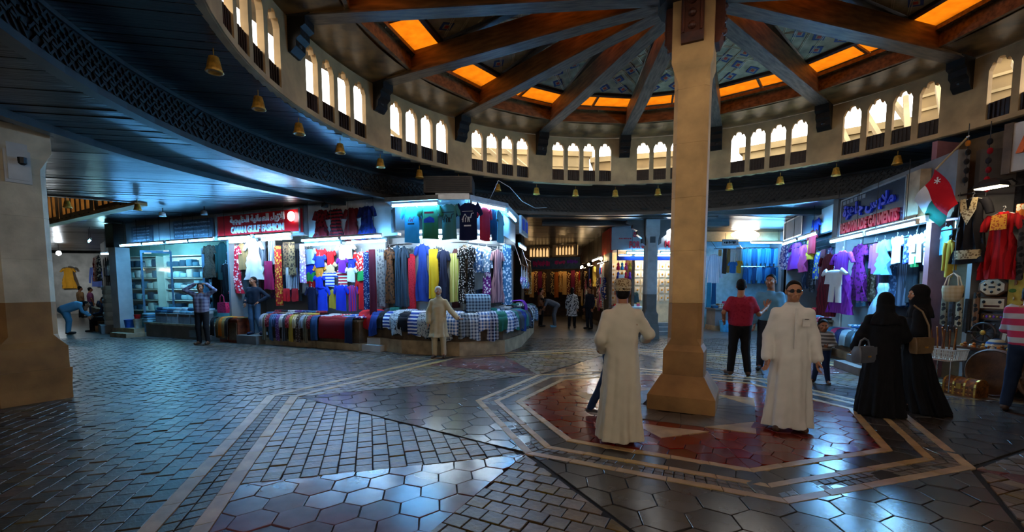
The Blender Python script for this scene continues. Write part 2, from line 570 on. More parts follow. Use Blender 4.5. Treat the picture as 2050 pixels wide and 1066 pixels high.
def bay_mesh(mb, place, width, n_arch, aw, pitch, z0, z1, zsill, zspring, thick):
    """a length of wall with n arched openings; place(s, d, z) puts a point, d = depth outward"""
    xs = []
    first = -(n_arch - 1) / 2 * pitch
    spans = []
    cur = -width / 2
    NS = 14
    for i in range(n_arch):
        c = first + i * pitch
        spans.append((cur, c - aw / 2, None)); spans.append((c - aw / 2, c + aw / 2, c)); cur = c + aw / 2
    spans.append((cur, width / 2, None))
    def quad(a, b, c, d): mb.add([a, b, c, d], [(0, 1, 2, 3)])
    for s0, s1, c in spans:
        if c is None:
            nn = max(1, int((s1 - s0) / 0.15))
            for i in range(nn):
                a, b = s0 + (s1 - s0) * i / nn, s0 + (s1 - s0) * (i + 1) / nn
                quad(place(a, 0, z0), place(b, 0, z0), place(b, 0, z1), place(a, 0, z1))
                quad(place(a, thick, z0), place(a, thick, z1), place(b, thick, z1), place(b, thick, z0))
        else:
            ts = [-1 + 2 * i / NS for i in range(NS + 1)]
            for i in range(NS):
                a, b = c + ts[i] * aw / 2, c + ts[i + 1] * aw / 2
                za, zb = zspring + arch_top(ts[i]), zspring + arch_top(ts[i + 1])
                for d in (0, thick):
                    quad(place(a, d, za), place(b, d, zb), place(b, d, z1), place(a, d, z1))
                    quad(place(a, d, z0), place(b, d, z0), place(b, d, zsill), place(a, d, zsill))
                quad(place(a, 0, za), place(b, 0, zb), place(b, thick, zb), place(a, thick, za))
                quad(place(a, 0, zsill), place(b, 0, zsill), place(b, thick, zsill), place(a, thick, zsill))
            for e in (-1, 1):
                x = c + e * aw / 2; zt = zspring + arch_top(e)
                quad(place(x, 0, zsill), place(x, thick, zsill), place(x, thick, zt), place(x, 0, zt))
    nn = 6
    for i in range(nn):
        a, b = -width / 2 + width * i / nn, -width / 2 + width * (i + 1) / nn
        for z in (z0, z1):
            quad(place(a, 0, z), place(b, 0, z), place(b, thick, z), place(a, thick, z))

ring = empty('wall_clerestory', (0, 0, 0)); tag(ring, 'cream clerestory ring of scalloped arches round the rotunda', kind='structure')
BAYW = math.radians(22.5) * R_RING
for k in range(16):
    mid = PH + 22.5 * k + 11.25
    mb = MB()
    place = lambda s, d, z: pol(R_RING + d, mid - math.degrees(s / R_RING), z)
    bay_mesh(mb, place, BAYW, 4, 0.30, 0.40, Z_RB, Z_RT, Z_RB + .075, Z_RB + .84, RT)
    mb.build('arcade_bay', m_cream, ring)
    lg = MB()
    for i in range(6):
        b0, b1 = mid - 11.25 + 22.5 * i / 6, mid - 11.25 + 22.5 * (i + 1) / 6
        vs = [pol(R_RING + .02, b0, Z_RB - .005), pol(R_RING + .02, b1, Z_RB - .005), pol(R_RING + .27, b1, Z_RB - .005), pol(R_RING + .27, b0, Z_RB - .005)]
        lg.add(vs + [(p[0], p[1], Z_RB + .06) for p in vs], [(3, 2, 1, 0), (4, 5, 6, 7), (0, 1, 5, 4), (2, 3, 7, 6)])
    lg.build('ring_ledge', m_cream, ring, fix=False)
    for i in range(4):
        c = -0.6 + 0.4 * i
        pb = MB()
        pb.obox(place(c, .05, Z_RB + .075 + .135), Vector(place(.1, 0, 0)) - Vector(place(-.1, 0, 0)), Vector(pol(1, mid, 0)) - Vector((OC.x, OC.y, 0)), (0, 0, 1), 0.149, 0.015, 0.135)
        for j in range(5):
            pb.obox(place(c - .12 + .06 * j, .03, Z_RB + .21), Vector(place(.1, 0, 0)) - Vector(place(-.1, 0, 0)), Vector(pol(1, mid, 0)) - Vector((OC.x, OC.y, 0)), (0, 0, 1), 0.012, 0.012, 0.12)
        pb.build('balustrade_panel', m_dark, ring, fix=False)

# carved brackets under the beams
def bracket():
    mb = MB()
    prof = [(0, .16), (.34, .16), (.34, .06), (.27, .03), (.27, -.08), (.20, -.12), (.20, -.22), (.13, -.27), (.13, -.36), (.05, -.44), (0, -.44)]
    n = len(prof)
    vs = [(-p[0], -.125, p[1]) for p in prof] + [(-p[0], .125, p[1]) for p in prof]
    mb.add(vs, [tuple(range(n)), tuple(range(2 * n - 1, n - 1, -1))] + [(i, (i + 1) % n, n + (i + 1) % n, n + i) for i in range(n)])
    for z in (-.02, -.17, -.31):
        mb.ball((-.10 - (.12 if z > -.1 else .06 if z > -.2 else 0), 0, z), .045, .06, .045)
    return mb.mesh('bracket', m_carved)
br_me = bracket()
for k in range(16):
    new_obj('bracket', br_me, ring, pol(R_RING + .01, PH + 22.5 * k, Z_RT - .03), math.radians(PH + 22.5 * k))

# small brass bells under the ring
bell_mb = MB()
bell_mb.lathe([(.012, 0), (.05, -.01), (.06, -.05), (.075, -.13), (.092, -.17), (.075, -.175), (.06, -.16), (.0, -.15)], n=12)
bell_mb.tube([(0, 0, .10), (0, 0, 0)], .006, 5)
bell_me = bell_mb.mesh('brass_bell', m_gold)
bell_me.polygons.foreach_set('use_smooth', [True] * len(bell_me.polygons))
BELLS = [-169.7, 179.9, 170.2, 160.0, 149.7, 139.4, 128.8, 118.2, 107.6, 97.1, 86.7, 76.0, 59.4, 48.8, 38.2, 27.9]
for i, a in enumerate(BELLS):
    o = new_obj('brass_bell', bell_me, None, pol(R_RING + .24, a, Z_RB - .09))
    w = ['first', 'second', 'third', 'fourth', 'fifth', 'sixth', 'seventh', 'eighth', 'ninth', 'tenth', 'eleventh', 'twelfth', 'thirteenth', 'fourteenth', 'fifteenth', 'sixteenth', 'seventeenth'][i]
    tag(o, 'small brass bell under the cream ring, %s counting from the left' % w, 'bell', 'brass bells under the clerestory ring')

for i, (x, y) in enumerate(((-9.3, 11.35), (-10.7, 11.0), (-11.9, 11.3), (-13.2, 11.9))):
    o = new_obj('brass_bell', bell_me, None, (x, y, 3.72))
    tag(o, 'small brass bell by the lane lantern, %s from the shops' % ['first', 'second', 'third', 'fourth'][i], 'bell', 'brass bells by the lane lantern')

# ---- column in the middle
def chamfer_sq(h, c, z, rot=0.0):
    pts = [(h - c, -h), (h, -h + c), (h, h - c), (h - c, h), (-h + c, h), (-h, h - c), (-h, -h + c), (-h + c, -h)]
    ca, sa = math.cos(rot), math.sin(rot)
    return [(x * ca - y * sa, x * sa + y * ca, z) for x, y in pts]

def column(name, loc, rz, hb, hs, top, dado, m1, m2, label, carved=True):
    root = empty(name, loc, rz)
    tag(root, label, kind='structure')
    e = 0.004
    base = MB(); base.rings([chamfer_sq(hb, e, 0), chamfer_sq(hb, e, .20), chamfer_sq(hs * 1.28, e, .46)])
    base.build('plinth', m2, root)
    ped = MB(); ped.rings([chamfer_sq(hs * 1.20, e, .46), chamfer_sq(hs * 1.20, e, .78), chamfer_sq(hs, e, .86), chamfer_sq(hs, hs * .25, .95), chamfer_sq(hs, hs * .25, dado)])
    ped.build('painted_foot', m2, root)
    # stone courses with fine joints
    z = dado
    hcap = 1.25 if carved else .8
    n = max(1, round((top - hcap - dado) / 0.62)); step = (top - hcap - dado) / n
    for i in range(n):
        b = MB(); b.rings([chamfer_sq(hs - .004, hs * .25, z), chamfer_sq(hs, hs * .25, z + .006), chamfer_sq(hs, hs * .25, z + step - .006), chamfer_sq(hs - .004, hs * .25, z + step)])
        b.build('stone_course', m1, root); z += step
    cap = MB(); cap.rings([chamfer_sq(hs, hs * .25, z), chamfer_sq(hs, hs * .24, z + .08), chamfer_sq(hs * 1.02, e, z + .22), chamfer_sq(hs * 1.16, e, z + .32), chamfer_sq(hs * 1.16, e, top)])
    cap.build('capital', m1, root)
    if carved:
        for q in range(4):
            a = q * PI / 2
            c = MB()
            zc = z + .52
            def pt(x, d, zz): return (math.cos(a) * (hs * 1.16 + d) - math.sin(a) * x, math.sin(a) * (hs * 1.16 + d) + math.cos(a) * x, zz)
            prof = [(-.02, zc), (.05, zc), (.09, zc + .10), (.09, top), (-.02, top)]
            w = hs * .62
            vs = [pt(-w, p[0], p[1]) for p in prof] + [pt(w, p[0], p[1]) for p in prof]
            k = len(prof)
            c.add(vs, [tuple(range(k)), tuple(range(2 * k - 1, k - 1, -1))] + [(i, (i + 1) % k, k + (i + 1) % k, k + i) for i in range(k)])
            for zz in np.arange(zc + .17, top - .05, .15):
                p = pt(0, .09, zz); c.ball(p, .05, .05, .05)
            for sx in (-.78 * w, .78 * w):
                c.tube([pt(sx, .095, zc + .10), pt(sx, .095, top)], .018, 5)
            c.build('carved_panel', m_carved_red, root)
    return root

m_carved_red = mat('carved_reddish_wood', (84, 40, 22), 0.45, 0.3, 5.0, bump=0.3)
CR = math.radians(62.5 - 90)
column('pillar_center', (OC.x + .05, OC.y, 0), CR, 0.42, 0.212, 5.42, 1.42, m_column, m_column_dark, 'square tan stone pillar standing at the centre of the rotunda')
lp = column('pillar_left', (-7.02, 6.42, 0), math.radians(-28), 0.37, 0.30, 4.0, 1.42, mat('pale_stone_pillar', (204, 188, 160), 0.7, 0.14, 3.0, bump=0.2, bscale=30), m_column_dark, 'tan stone pillar at the left edge with a brown painted foot', carved=False)
hbx = MB(); hbx.box(-.13, .13, -.335, -.29, 3.05, 3.62); hbx.box(-.10, .10, -.35, -.335, 3.09, 3.58)
fl = hbx.build('wall_box', m_offwhite, lp, (0, 0, 0), PI / 2, fix=False)
spot = MB(); spot.lathe([(.02, 0), (.045, .02), (.05, .10), (.0, .10)], (0.44, .02, 3.28), 8); spot.tube([(.33, .0, 3.36), (.42, .02, 3.33)], .012, 5)
spot.build('spotlight', m_black, lp)
fc = column('pillar_far', (4.45, 14.55, 0), 0.0, 0.26, 0.185, 3.78, 1.42, m_greycol, m_greycol_dark, 'slim grey stone pillar standing before the lit jewellery shop', carved=False)
fb = MB()
for sx in (-1, 1):
    prof = [(.16, 3.78), (.80, 3.78), (.80, 3.70), (.62, 3.62), (.62, 3.52), (.46, 3.44), (.46, 3.32), (.30, 3.20), (.30, 3.05), (.16, 2.95)]
    n = len(prof)
    vs = [(sx * p[0], -.1, p[1]) for p in prof] + [(sx * p[0], .1, p[1]) for p in prof]
    fb.add(vs, [tuple(range(n)), tuple(range(2 * n - 1, n - 1, -1))] + [(i, (i + 1) % n, n + (i + 1) % n, n + i) for i in range(n)])
fb.build('stepped_bracket', m_dark, fc)
fcb = MB(); fcb.box(-.085, .085, -.20, -.18, 3.05, 3.62); fcb.build('recessed_panel', m_black, fc, fix=False)

# ---- soffit, fascia, beams, glazing and painted panels of the roof
roof = empty('ceiling_rotunda', (0, 0, 0)); tag(roof, 'timber rotunda roof with radial beams', kind='structure')
def glass_mat():
    m = bpy.data.materials.new('orange_skylight'); m.use_nodes = True
    N = m.node_tree.nodes; L = m.node_tree.links
    N.remove(N['Principled BSDF'])
    tr = N.new('ShaderNodeBsdfTranslucent'); tc = N.new('ShaderNodeTexCoord'); nz = N.new('ShaderNodeTexNoise')
    nz.inputs['Scale'].default_value = 7.0; L.new(tc.outputs['Object'], nz.inputs['Vector'])
    mx = N.new('ShaderNodeMix'); mx.data_type = 'RGBA'
    mx.inputs['A'].default_value = (0.115, 0.024, 0.0006, 1); mx.inputs['B'].default_value = (0.22, 0.057, 0.0015, 1)
    L.new(nz.outputs['Fac'], mx.inputs['Factor']); L.new(mx.outputs['Result'], tr.inputs['Color'])
    L.new(tr.outputs[0], N['Material Output'].inputs['Surface'])
    return m
m_sky = glass_mat()
m_panel = mat('painted_panel_cream', (190, 172, 134), 0.7, 0.2, 5.0)
m_rib = mat('painted_panel_rib', (226, 206, 166), 0.6, 0.15, 5.0)
m_lozenge = mat('painted_blue_lozenge', (46, 70, 120), 0.6, 0.15, 5.0)
m_lozred = mat('painted_red_flower', (190, 60, 34), 0.6, 0.15, 5.0)
m_lozpale = mat('painted_pale_ring', (176, 160, 128), 0.6, 0.15, 5.0)
Z_S = 5.36
Z_BEAM = 5.34
def sector_ring(mb, r0, z0, r1, z1, a0, a1, n=4, th=None):
    for i in range(n):
        b0, b1 = a0 + (a1 - a0) * i / n, a0 + (a1 - a0) * (i + 1) / n
        mb.add([pol(r0, b0, z0), pol(r0, b1, z0), pol(r1, b1, z1), pol(r1, b0, z1)], [(0, 1, 2, 3)])
        if th:
            mb.add([pol(r0, b0, z0 + th), pol(r0, b1, z0 + th), pol(r1, b1, z1 + th), pol(r1, b0, z1 + th)], [(0, 3, 2, 1)])
beam_mb = MB(); beam_mb.box(.15, R_RING - .02, -.12, .12, 0, .02); bm_low = beam_mb.mesh('beam_soffit', m_beam_soffit)
beam_mb = MB(); beam_mb.box(.15, R_RING + .1, -.115, .115, .02, .36); bm_me = beam_mb.mesh('radial_beam', m_beam)
for k in range(16):
    a = PH + 22.5 * k; a2 = a + 22.5
    rz = math.radians(a)
    b = new_obj('radial_beam', bm_me, roof, (OC.x, OC.y, Z_BEAM), rz)
    new_obj('beam_soffit', bm_low, b)
    s = MB(); sector_ring(s, R_RING + .3, Z_S - .01, 4.62, Z_S + .04, a, a2, 4, .05); s.build('soffit_board', m_soffit, roof, fix=False)
    f = MB()
    f.add([pol(4.62, a, Z_S + .03), pol(4.62, a2, Z_S + .03), pol(4.62, a2, Z_S + .27), pol(4.62, a, Z_S + .27),
           pol(4.56, a, Z_S + .03), pol(4.56, a2, Z_S + .03), pol(4.56, a2, Z_S + .27), pol(4.56, a, Z_S + .27)],
          [(0, 1, 2, 3), (7, 6, 5, 4), (0, 4, 5, 1), (3, 2, 6, 7)])
    f.build('fascia_board', m_beam, roof, fix=False)
    f2 = MB(); p0, p1 = Vector(pol(4.52, a, Z_S + .30)), Vector(pol(4.52, a2, Z_S + .30))
    f2.bar(p0, p1, .10, .06)
    for t in np.linspace(.08, .92, 8):
        f2.ball(p0.lerp(p1, t) + Vector((0, 0, -.03)), .022, .022, .022, 6, 4)
    f2.build('studded_rail', m_beam, roof)
    g = MB(); sector_ring(g, 4.62, Z_S + .42, 3.93, Z_S + .47, a, a2, 1); g.build('skylight_pane', m_sky, roof, fix=False)
    g = MB(); sector_ring(g, 2.15, Z_S + .66, 0.2, Z_S + .80, a, a2, 1); g.build('skylight_pane', m_sky, roof, fix=False)
    # glazing bar across the outer pane
    gb = MB(); mid = a + 11.25; gb.bar(pol(4.60, mid, Z_S + .395), pol(3.95, mid, Z_S + .44), .045, .04); gb.build('glazing_bar', m_beam, roof, fix=False)
    # painted panel in its dark frame
    zc0, zc1 = Z_S + .40, Z_S + .60
    def pp(r, t, dz=0):     # r from .. ; t across -1..1 on the chord
        q0, q1 = Vector(pol(r, a, 0)), Vector(pol(r, a2, 0))
        v = q0.lerp(q1, .5 + .5 * t); zz = zc0 + (3.95 - r) / (3.95 - 2.15) * (zc1 - zc0) + dz
        return (v.x, v.y, zz)
    pm = MB(); pm.add([pp(3.91, -.9), pp(3.91, .9), pp(2.2, .86), pp(2.2, -.86), pp(3.91, -.9, .05), pp(3.91, .9, .05), pp(2.2, .86, .05), pp(2.2, -.86, .05)],
                      [(0, 1, 2, 3), (7, 6, 5, 4), (0, 4, 5, 1), (1, 5, 6, 2), (2, 6, 7, 3), (3, 7, 4, 0)])
    pan = pm.build('painted_panel', m_panel, roof, fix=False)
    fr = MB()
    c4 = [pp(3.95, -.97, -.0), pp(3.95, .97, -.0), pp(2.15, .97, -.0), pp(2.15, -.97, -.0)]
    for i in range(4): fr.bar(c4[i], c4[(i + 1) % 4], .09, .10)
    fr.build('panel_frame', m_dark, roof, fix=False)
    if (Vector(pol(3, mid)).y > 4.2):
        rb = MB()
        # lattice of thin double ribs and rows of lozenges
        for i in range(6):
            for sg in (-1, 1):
                r0 = 3.86 - .34 * i
                for dd in (-.02, .02):
                    q0 = pp(r0 + dd, sg * -.86, -.006)
                    r1 = max(2.25, r0 - 1.0); t1 = sg * (-.86 + 1.72 * (r0 - r1) / 1.0)
                    rb.bar(q0, pp(r1 + dd, t1, -.006), .012, .012)
        tag(rb.build('lattice_rib', m_rib, pan), kind='stuff')
        for i, r in enumerate((3.70, 3.37, 3.04)):
            for t in ((-.55, 0, .55) if i != 1 else (-.28, .28)):
                c = Vector(pp(r, t, -.010)); ex = Vector(pp(r - .2, t, -.010)) - c; ey = Vector(pp(r, t + .2, -.010)) - c
                ex = ex.normalized(); ey = ey.normalized()
                lz = MB()
                for (mi, hx, hy, dz) in ((0, .15, .12, 0), (1, .085, .065, -.004), (2, .05, .04, -.008)):
                    lz.cur = mi
                    o_ = Vector((0, 0, dz))
                    q = [c + o_ + ex * hx, c + o_ + ey * hy, c + o_ - ex * hx, c + o_ - ey * hy]
                    q2 = [v + Vector((0, 0, .006)) for v in q]
                    lz.add(q + q2, [(0, 1, 2, 3), (7, 6, 5, 4), (0, 4, 5, 1), (1, 5, 6, 2), (2, 6, 7, 3), (3, 7, 4, 0)])
                lz.build('lozenge', [m_lozenge, m_lozpale, m_lozred], pan, fix=False)
hub = MB(); hub.rings([[pol(.42, 22.5 * i, z) for i in range(16)] for z in (Z_BEAM - .10, Z_BEAM + .45)])
hub.rings([[pol(.62, 22.5 * i + 11, z) for i in range(16)] for z in (Z_BEAM + .02, Z_BEAM + .45)])
hub.build('hub', m_carved, roof)
eave = MB()
for k in range(16):
    a = PH + 22.5 * k; sector_ring(eave, 6.3, Z_S + .26, 4.60, Z_S + .46, a, a + 22.5, 3, .06)
eave.build('eave', m_roofing, roof, fix=False)

# ---- plank ceilings
R2, Z_UP, Z_LO, Z_CEIL = 6.85, 4.22, 3.70, 3.82
ceil = empty('ceiling', (0, 0, 0)); tag(ceil, 'low dark plank ceiling of the market lanes', kind='structure')
PA = math.radians(11); pu = Vector((math.cos(PA), math.sin(PA))); pv = Vector((-pu.y, pu.x))
HOLE2 = [(-9.6, 11.75), (-17.4, 16.5), (-20.5, 14.2), (-11.5, 10.6)]
def plank_rows(z, w, spans_of, lo, hi, name):
    v = lo
    while v < hi:
        for s0, s1 in spans_of(v, v + w):
            if s1 - s0 < .05: continue
            c = pu * ((s0 + s1) / 2) + pv * (v + w / 2)
            mb = MB(); mb.box(-(s1 - s0) / 2, (s1 - s0) / 2, -w / 2 + .004, w / 2 - .004, 0, .02)
            mb.build(name, m_plank, ceil, (c.x, c.y, z + random.uniform(-.003, .003)), PA, fix=False).rotation_euler = (random.uniform(-.03, .03), 0, PA)
        v += w
oc_u, oc_v = OC.dot(pu), OC.dot(pv)
def chord(r, v):
    q = r * r - (v - oc_v) ** 2
    return math.sqrt(q) if q > 0 else None
def spans_up(v0, v1):
    v = (v0 + v1) / 2
    co, ci = chord(R2 + .05, v), chord(R_RING + .1, v)
    if co is None: return []
    if ci is None: return [(oc_u - co, oc_u + co)]
    return [(oc_u - co, oc_u - ci), (oc_u + ci, oc_u + co)]
plank_rows(Z_UP, .17, spans_up, oc_v - R2, oc_v + R2, 'upper_plank')
def spans_lo(v0, v1):
    v = (v0 + v1) / 2
    seg = [(-36.0, 17.0)]
    co = chord(R2 + .02, v)
    if co is not None: seg = [(-36.0, oc_u - co), (oc_u + co, 17.0)]
    # opening of the second lantern
    us = []
    H = [Vector(p) for p in HOLE2]
    for i in range(4):
        a, b = H[i], H[(i + 1) % 4]; va, vb = a.dot(pv) - v, b.dot(pv) - v
        if va * vb < 0: us.append((a + (b - a) * (va / (va - vb))).dot(pu))
    if len(us) == 2:
        u0, u1 = min(us), max(us); out = []
        for s0, s1 in seg:
            if u0 < s1 and u1 > s0:
                out += [(s0, max(s0, u0)), (min(s1, u1), s1)]
            else: out.append((s0, s1))
        seg = out
    return seg
plank_rows(Z_CEIL, .26, spans_lo, -3.0, 31.0, 'ceiling_plank')
# roof slabs above the planks keep the sky out
slab = MB()
def slab_rect(x0, x1, y0, y1): slab.box(x0, x1, y0, y1, 4.46, 4.60)
for k in range(32):
    a0, a1 = 11.25 * k, 11.25 * (k + 1)
    vs = [pol(R_RING + .26, a0, 4.28), pol(R_RING + .26, a1, 4.28), pol(9.6, a1, 4.46), pol(9.6, a0, 4.46)]
    slab.add(vs + [(p[0], p[1], p[2] + .05) for p in vs], [(3, 2, 1, 0), (4, 5, 6, 7)])
for x0, x1, y0, y1 in ((-36, 18, -12, -.6), (9, 18, -.6, 36), (-9, 18, 12.9, 36), (-9, -4.4, -.6, 12.9), (-36, -9, -.6, 10.2), (-36, -20.6, 10.2, 36), (-20.6, -9, 17.0, 36)):
    slab_rect(x0, x1, y0, y1)
slab.prism([(-9.6, 11.9), (-9, 11.6), (-9, 17.1), (-17.4, 17.1), (-17.4, 16.65)], 4.46, 4.6)
slab.prism([(-9, 10.1), (-9, 11.6), (-9.6, 11.75), (-11.5, 10.6), (-20.6, 14.25), (-20.6, 10.1)], 4.46, 4.6)
slab.prism([(-17.4, 16.5), (-17.4, 17.1), (-20.7, 17.1), (-20.7, 14.2)], 4.46, 4.6)
slab.build('roof_slab', m_roofing, ceil)
# carved fascia dropping from the upper to the lower ceiling
m_strip = mat('plain_dark_trim', (40, 33, 28), 0.35, 0.25, 4.0, spec=0.6)
for k in range(16):
    a0 = PH + 22.5 * k; a1 = a0 + 22.5
    fm = MB()
    n = 6
    for i in range(n):
        b0, b1 = a0 + (a1 - a0) * i / n, a0 + (a1 - a0) * (i + 1) / n
        fm.add([pol(R2, b0, Z_LO), pol(R2, b1, Z_LO), pol(R2, b1, Z_UP), pol(R2, b0, Z_UP), pol(R2 + .09, b0, Z_LO), pol(R2 + .09, b1, Z_LO), pol(R2 + .09, b1, Z_UP), pol(R2 + .09, b0, Z_UP)],
               [(0, 3, 2, 1), (4, 5, 6, 7), (0, 1, 5, 4)])
    fp = fm.build('carved_fascia', m_carved, ceil)
    tr = MB()
    for z0, z1, dr in ((Z_LO - .02, Z_LO + .06, .03), (Z_UP - .05, Z_UP, .03)):
        for i in range(n):
            b0, b1 = a0 + (a1 - a0) * i / n, a0 + (a1 - a0) * (i + 1) / n
            tr.add([pol(R2 - dr, b0, z0), pol(R2 - dr, b1, z0), pol(R2 - dr, b1, z1), pol(R2 - dr, b0, z1), pol(R2 + .12, b0, z0), pol(R2 + .12, b1, z0), pol(R2 + .02, b0, z1), pol(R2 + .02, b1, z1)],
                   [(0, 3, 2, 1), (0, 1, 5, 4), (3, 6, 7, 2)])
    tr.build('fascia_moulding', m_strip, fp, fix=False)
    mida = math.radians(a0 + 11.25)
    pmid = OC + Vector((math.cos(mida), math.sin(mida))) * R2
    if pmid.y > -0.5:
        lat = MB()
        H0, H1 = Z_LO + .075, Z_UP - .065
        def lp3(s, z, d=0.012): return pol(R2 - d, a0 + math.degrees(s / R2), z)
        Lr = math.radians(22.5) * R2
        p = .115
        q = 0.0
        hh = (H1 - H0)
        while q < Lr - hh * .5:
            e = min(Lr, q + hh * .9)
            f_ = (e - q) / (hh * .9)
            lat.bar(lp3(q, H0), lp3(e, H0 + hh * f_), .022, .022)
            lat.bar(lp3(q, H1), lp3(e, H1 - hh * f_), .022, .022)
            q += p
        for zz in (H0 + hh * .25, H0 + hh * .5, H0 + hh * .75):
            q = .03
            while q < Lr:
                lat.bar(lp3(q, zz, .02), lp3(min(Lr, q + .07), zz + .02, .02), .03, .03); q += p
        tag(lat.build('carved_lattice', m_carved, fp, fix=False), kind='stuff')
# trim rings crossing the lower ceiling further out
for nm, rr, z0 in (('ceiling_beam', 8.65, Z_CEIL - .10),):
    for k in range(4, 12):
        b_ = MB(); n = 6
        a0 = PH + 22.5 * k
        for i in range(n):
            b_.bar(pol(rr, a0 + 22.5 * i / n, z0 + .06), pol(rr, a0 + 22.5 * (i + 1) / n, z0 + .06), .16, .12)
        b_.build(nm, m_strip, ceil, fix=False)
for p, q in (((-11.0, 10.35), (-21, 14.0)), ((6, 13.4), (-1, 13.4)), ((7.2, 15.2), (1, 15.2)), ((14, 12.9), (5, 12.9))):
    b_ = MB(); b_.bar((p[0], p[1], Z_CEIL - .07), (q[0], q[1], Z_CEIL - .07), .22, .14); b_.build('ceiling_beam', m_strip, ceil, fix=False)
# ---- second lantern over the lane on the left: a straight arcade seen from below
lan = empty('wall_lantern', (0, 0, 0)); tag(lan, 'smaller arched clerestory over the lane at the left', kind='structure')
fa = Facade((-17.4, 16.5), (-9.6, 11.75))
for j in range(3):
    mb = MB(); w = fa.len / 3; s0 = w * (j + .5)
    bay_mesh(mb, lambda s, d, z: fa.P(s0 + s, -d, z), w - .02, 6, .26, .42, 3.80, 5.0, 3.98, 4.62, .18)
    mb.build('arcade_bay', m_cream, lan)
pn_ = MB(); pn_.box(0, fa.len, -.01, .01, 3.95, 4.8); fa.xform(pn_.build('arch_glow_sheet', glow('amber_lantern_glow', (1.0, .60, .22), .8), lan, fix=False), 0, -.12, 0)  # glowing sheet added behind the arches in place of daylight
ed = MB(); ed.bar(fa.P(0, -.06, 3.80), fa.P(fa.len, -.06, 3.80), .26, .10); ed.build('arcade_sill', m_cream, lan, fix=False)
for p, q in ((HOLE2[1], HOLE2[2]), (HOLE2[2], HOLE2[3]), (HOLE2[3], HOLE2[0])):
    b_ = MB(); b_.bar((p[0], p[1], 4.35), (q[0], q[1], 4.35), .12, 1.1); b_.build('lantern_wall', m_dark, lan, fix=False)
lr_ = MB(); lr_.prism([(-9.2, 11.6), (-17.2, 16.9), (-21, 14.4), (-11.3, 10.2)], 4.98, 5.1); lr_.build('lantern_roof', m_roofing, lan)

# ---- walls that close the place off
for nm, x0, x1, y0, y1 in (('wall_west', -34.2, -34, -9, 34), ('wall_east', 16, 16.2, -9, 34), ('wall_north', -34, 16, 34, 34.2), ('wall_south', -34, 16, -9.2, -9)):
    tag(box_obj(nm, x0, x1, y0, y1, -.1, 4.5, m_grey), kind='structure')

# ---- town outside, seen through the arches
m_town = mat('ochre_render', (104, 84, 52), 0.9, 0.15, 1.2)
m_town2 = mat('pale_render', (128, 110, 76), 0.9, 0.15, 1.2)
m_win = mat('dark_window_glass', (30, 30, 30), 0.2, 0.1, 2)
TOWN = [(118, 18.5, 6, 4, 7.7, 0), (96, 18.5, 6.5, 4, 8.1, 1), (74, 18.5, 6, 4, 7.8, 0), (51, 17.5, 5.5, 4, 7.4, 1), (30, 15.5, 4.6, 4, 8.1, 0), (11, 13, 4, 3, 7.9, 1), (140, 18.5, 5, 4, 6.3, 1), (162, 16.5, 5, 4, 5.6, 0)]
tn = ['ochre house block seen through the arches over the corner stall', 'pale house block seen through the arches behind the beams', 'ochre house block seen through arches beside the pillar', 'pale house block outside the arches beyond the pillar',
      'tall ochre house block outside the arches above the flag', 'pale house block outside the last arches at the right', 'low pale house block outside the arches at upper left', 'low ochre house block outside the far left arches']
for i, (a, r, w, d, h, k) in enumerate(TOWN):
    t = empty('house', pol(r, a, 4.6), math.radians(a - 90))
    tag(t, tn[i], 'house', 'houses outside')
    mm = (m_town, m_town2)[k]
    MB().box(-w / 2, w / 2, -d / 2, d / 2, 0, h - 4.6).build('house_wall', mm, t, fix=False)
    MB().box(-w / 2 - .12, w / 2 + .12, -d / 2 - .12, d / 2 + .12, h - 4.6, h - 4.35).build('cornice', m_town2, t, fix=False)
    for j in range(4):
        x = -w / 2 + .8 + j * (w - 1.6) / 3
        f = MB().box(x - .32, x + .32, -d / 2 - .03, -d / 2, .5, 1.6).build('window', m_win, t, fix=False)
        MB().box(x - .4, x + .4, -d / 2 - .06, -d / 2, .38, .5).build('window_sill', m_town2, f, fix=False)
    for j in range(3):
        MB().box(-w / 2, w / 2, -d / 2 - .05, -d / 2, h - 5.1 - j * .42, h - 5.02 - j * .42).build('string_course', m_town2, t, fix=False)
# lean-to roofs outside the nearer arches
for i, (a, r) in enumerate(((152, 7.6), (131, 7.8), (107, 8.0), (38, 7.4), (24, 7.0))):
    t = empty('lean_to_roof', pol(r, a, 4.6), math.radians(a))
    tag(t, ['pale lean-to roof outside the upper left arches', 'pale lean-to roof outside the arches over the corner stall', 'pale lean-to roof outside the middle arches', 'pale lean-to roof outside the right arches', 'pale lean-to roof outside the far right arches'][i], 'roof', 'lean-to roofs outside')
    for j in range(4):
        mb = MB(); mb.bar((0, -.9 + .6 * j, .35), (1.3, -.2 + .6 * j, 1.5), .10, .10); mb.build('rafter', m_town2, t, fix=False)
    mb = MB(); mb.bar((.0, -1.2, .35), (.0, 1.4, .35), .1, .12); mb.build('purlin', m_town2, t, fix=False)
    mb = MB(); mb.box(-.05, .05, -1.2, -1.1, 0, .35); mb.box(-.05, .05, 1.25, 1.35, 0, .35); mb.build('post', m_town2, t, fix=False)
# ------------------------------------------------------------------ builders for goods and shop fittings
ORD = ['zeroth', 'first', 'second', 'third', 'fourth', 'fifth', 'sixth', 'seventh', 'eighth', 'ninth', 'tenth', 'eleventh', 'twelfth', 'thirteenth', 'fourteenth', 'fifteenth', 'sixteenth', 'seventeenth', 'eighteenth', 'nineteenth']
TENS = {2: ('twenty', 'twentieth'), 3: ('thirty', 'thirtieth'), 4: ('forty', 'fortieth'), 5: ('fifty', 'fiftieth')}
def nth(i):
    if i < 20: return ORD[i]
    t, u = divmod(i, 10)
    return TENS[t][1] if u == 0 else TENS[t][0] + '-' + ORD[u]

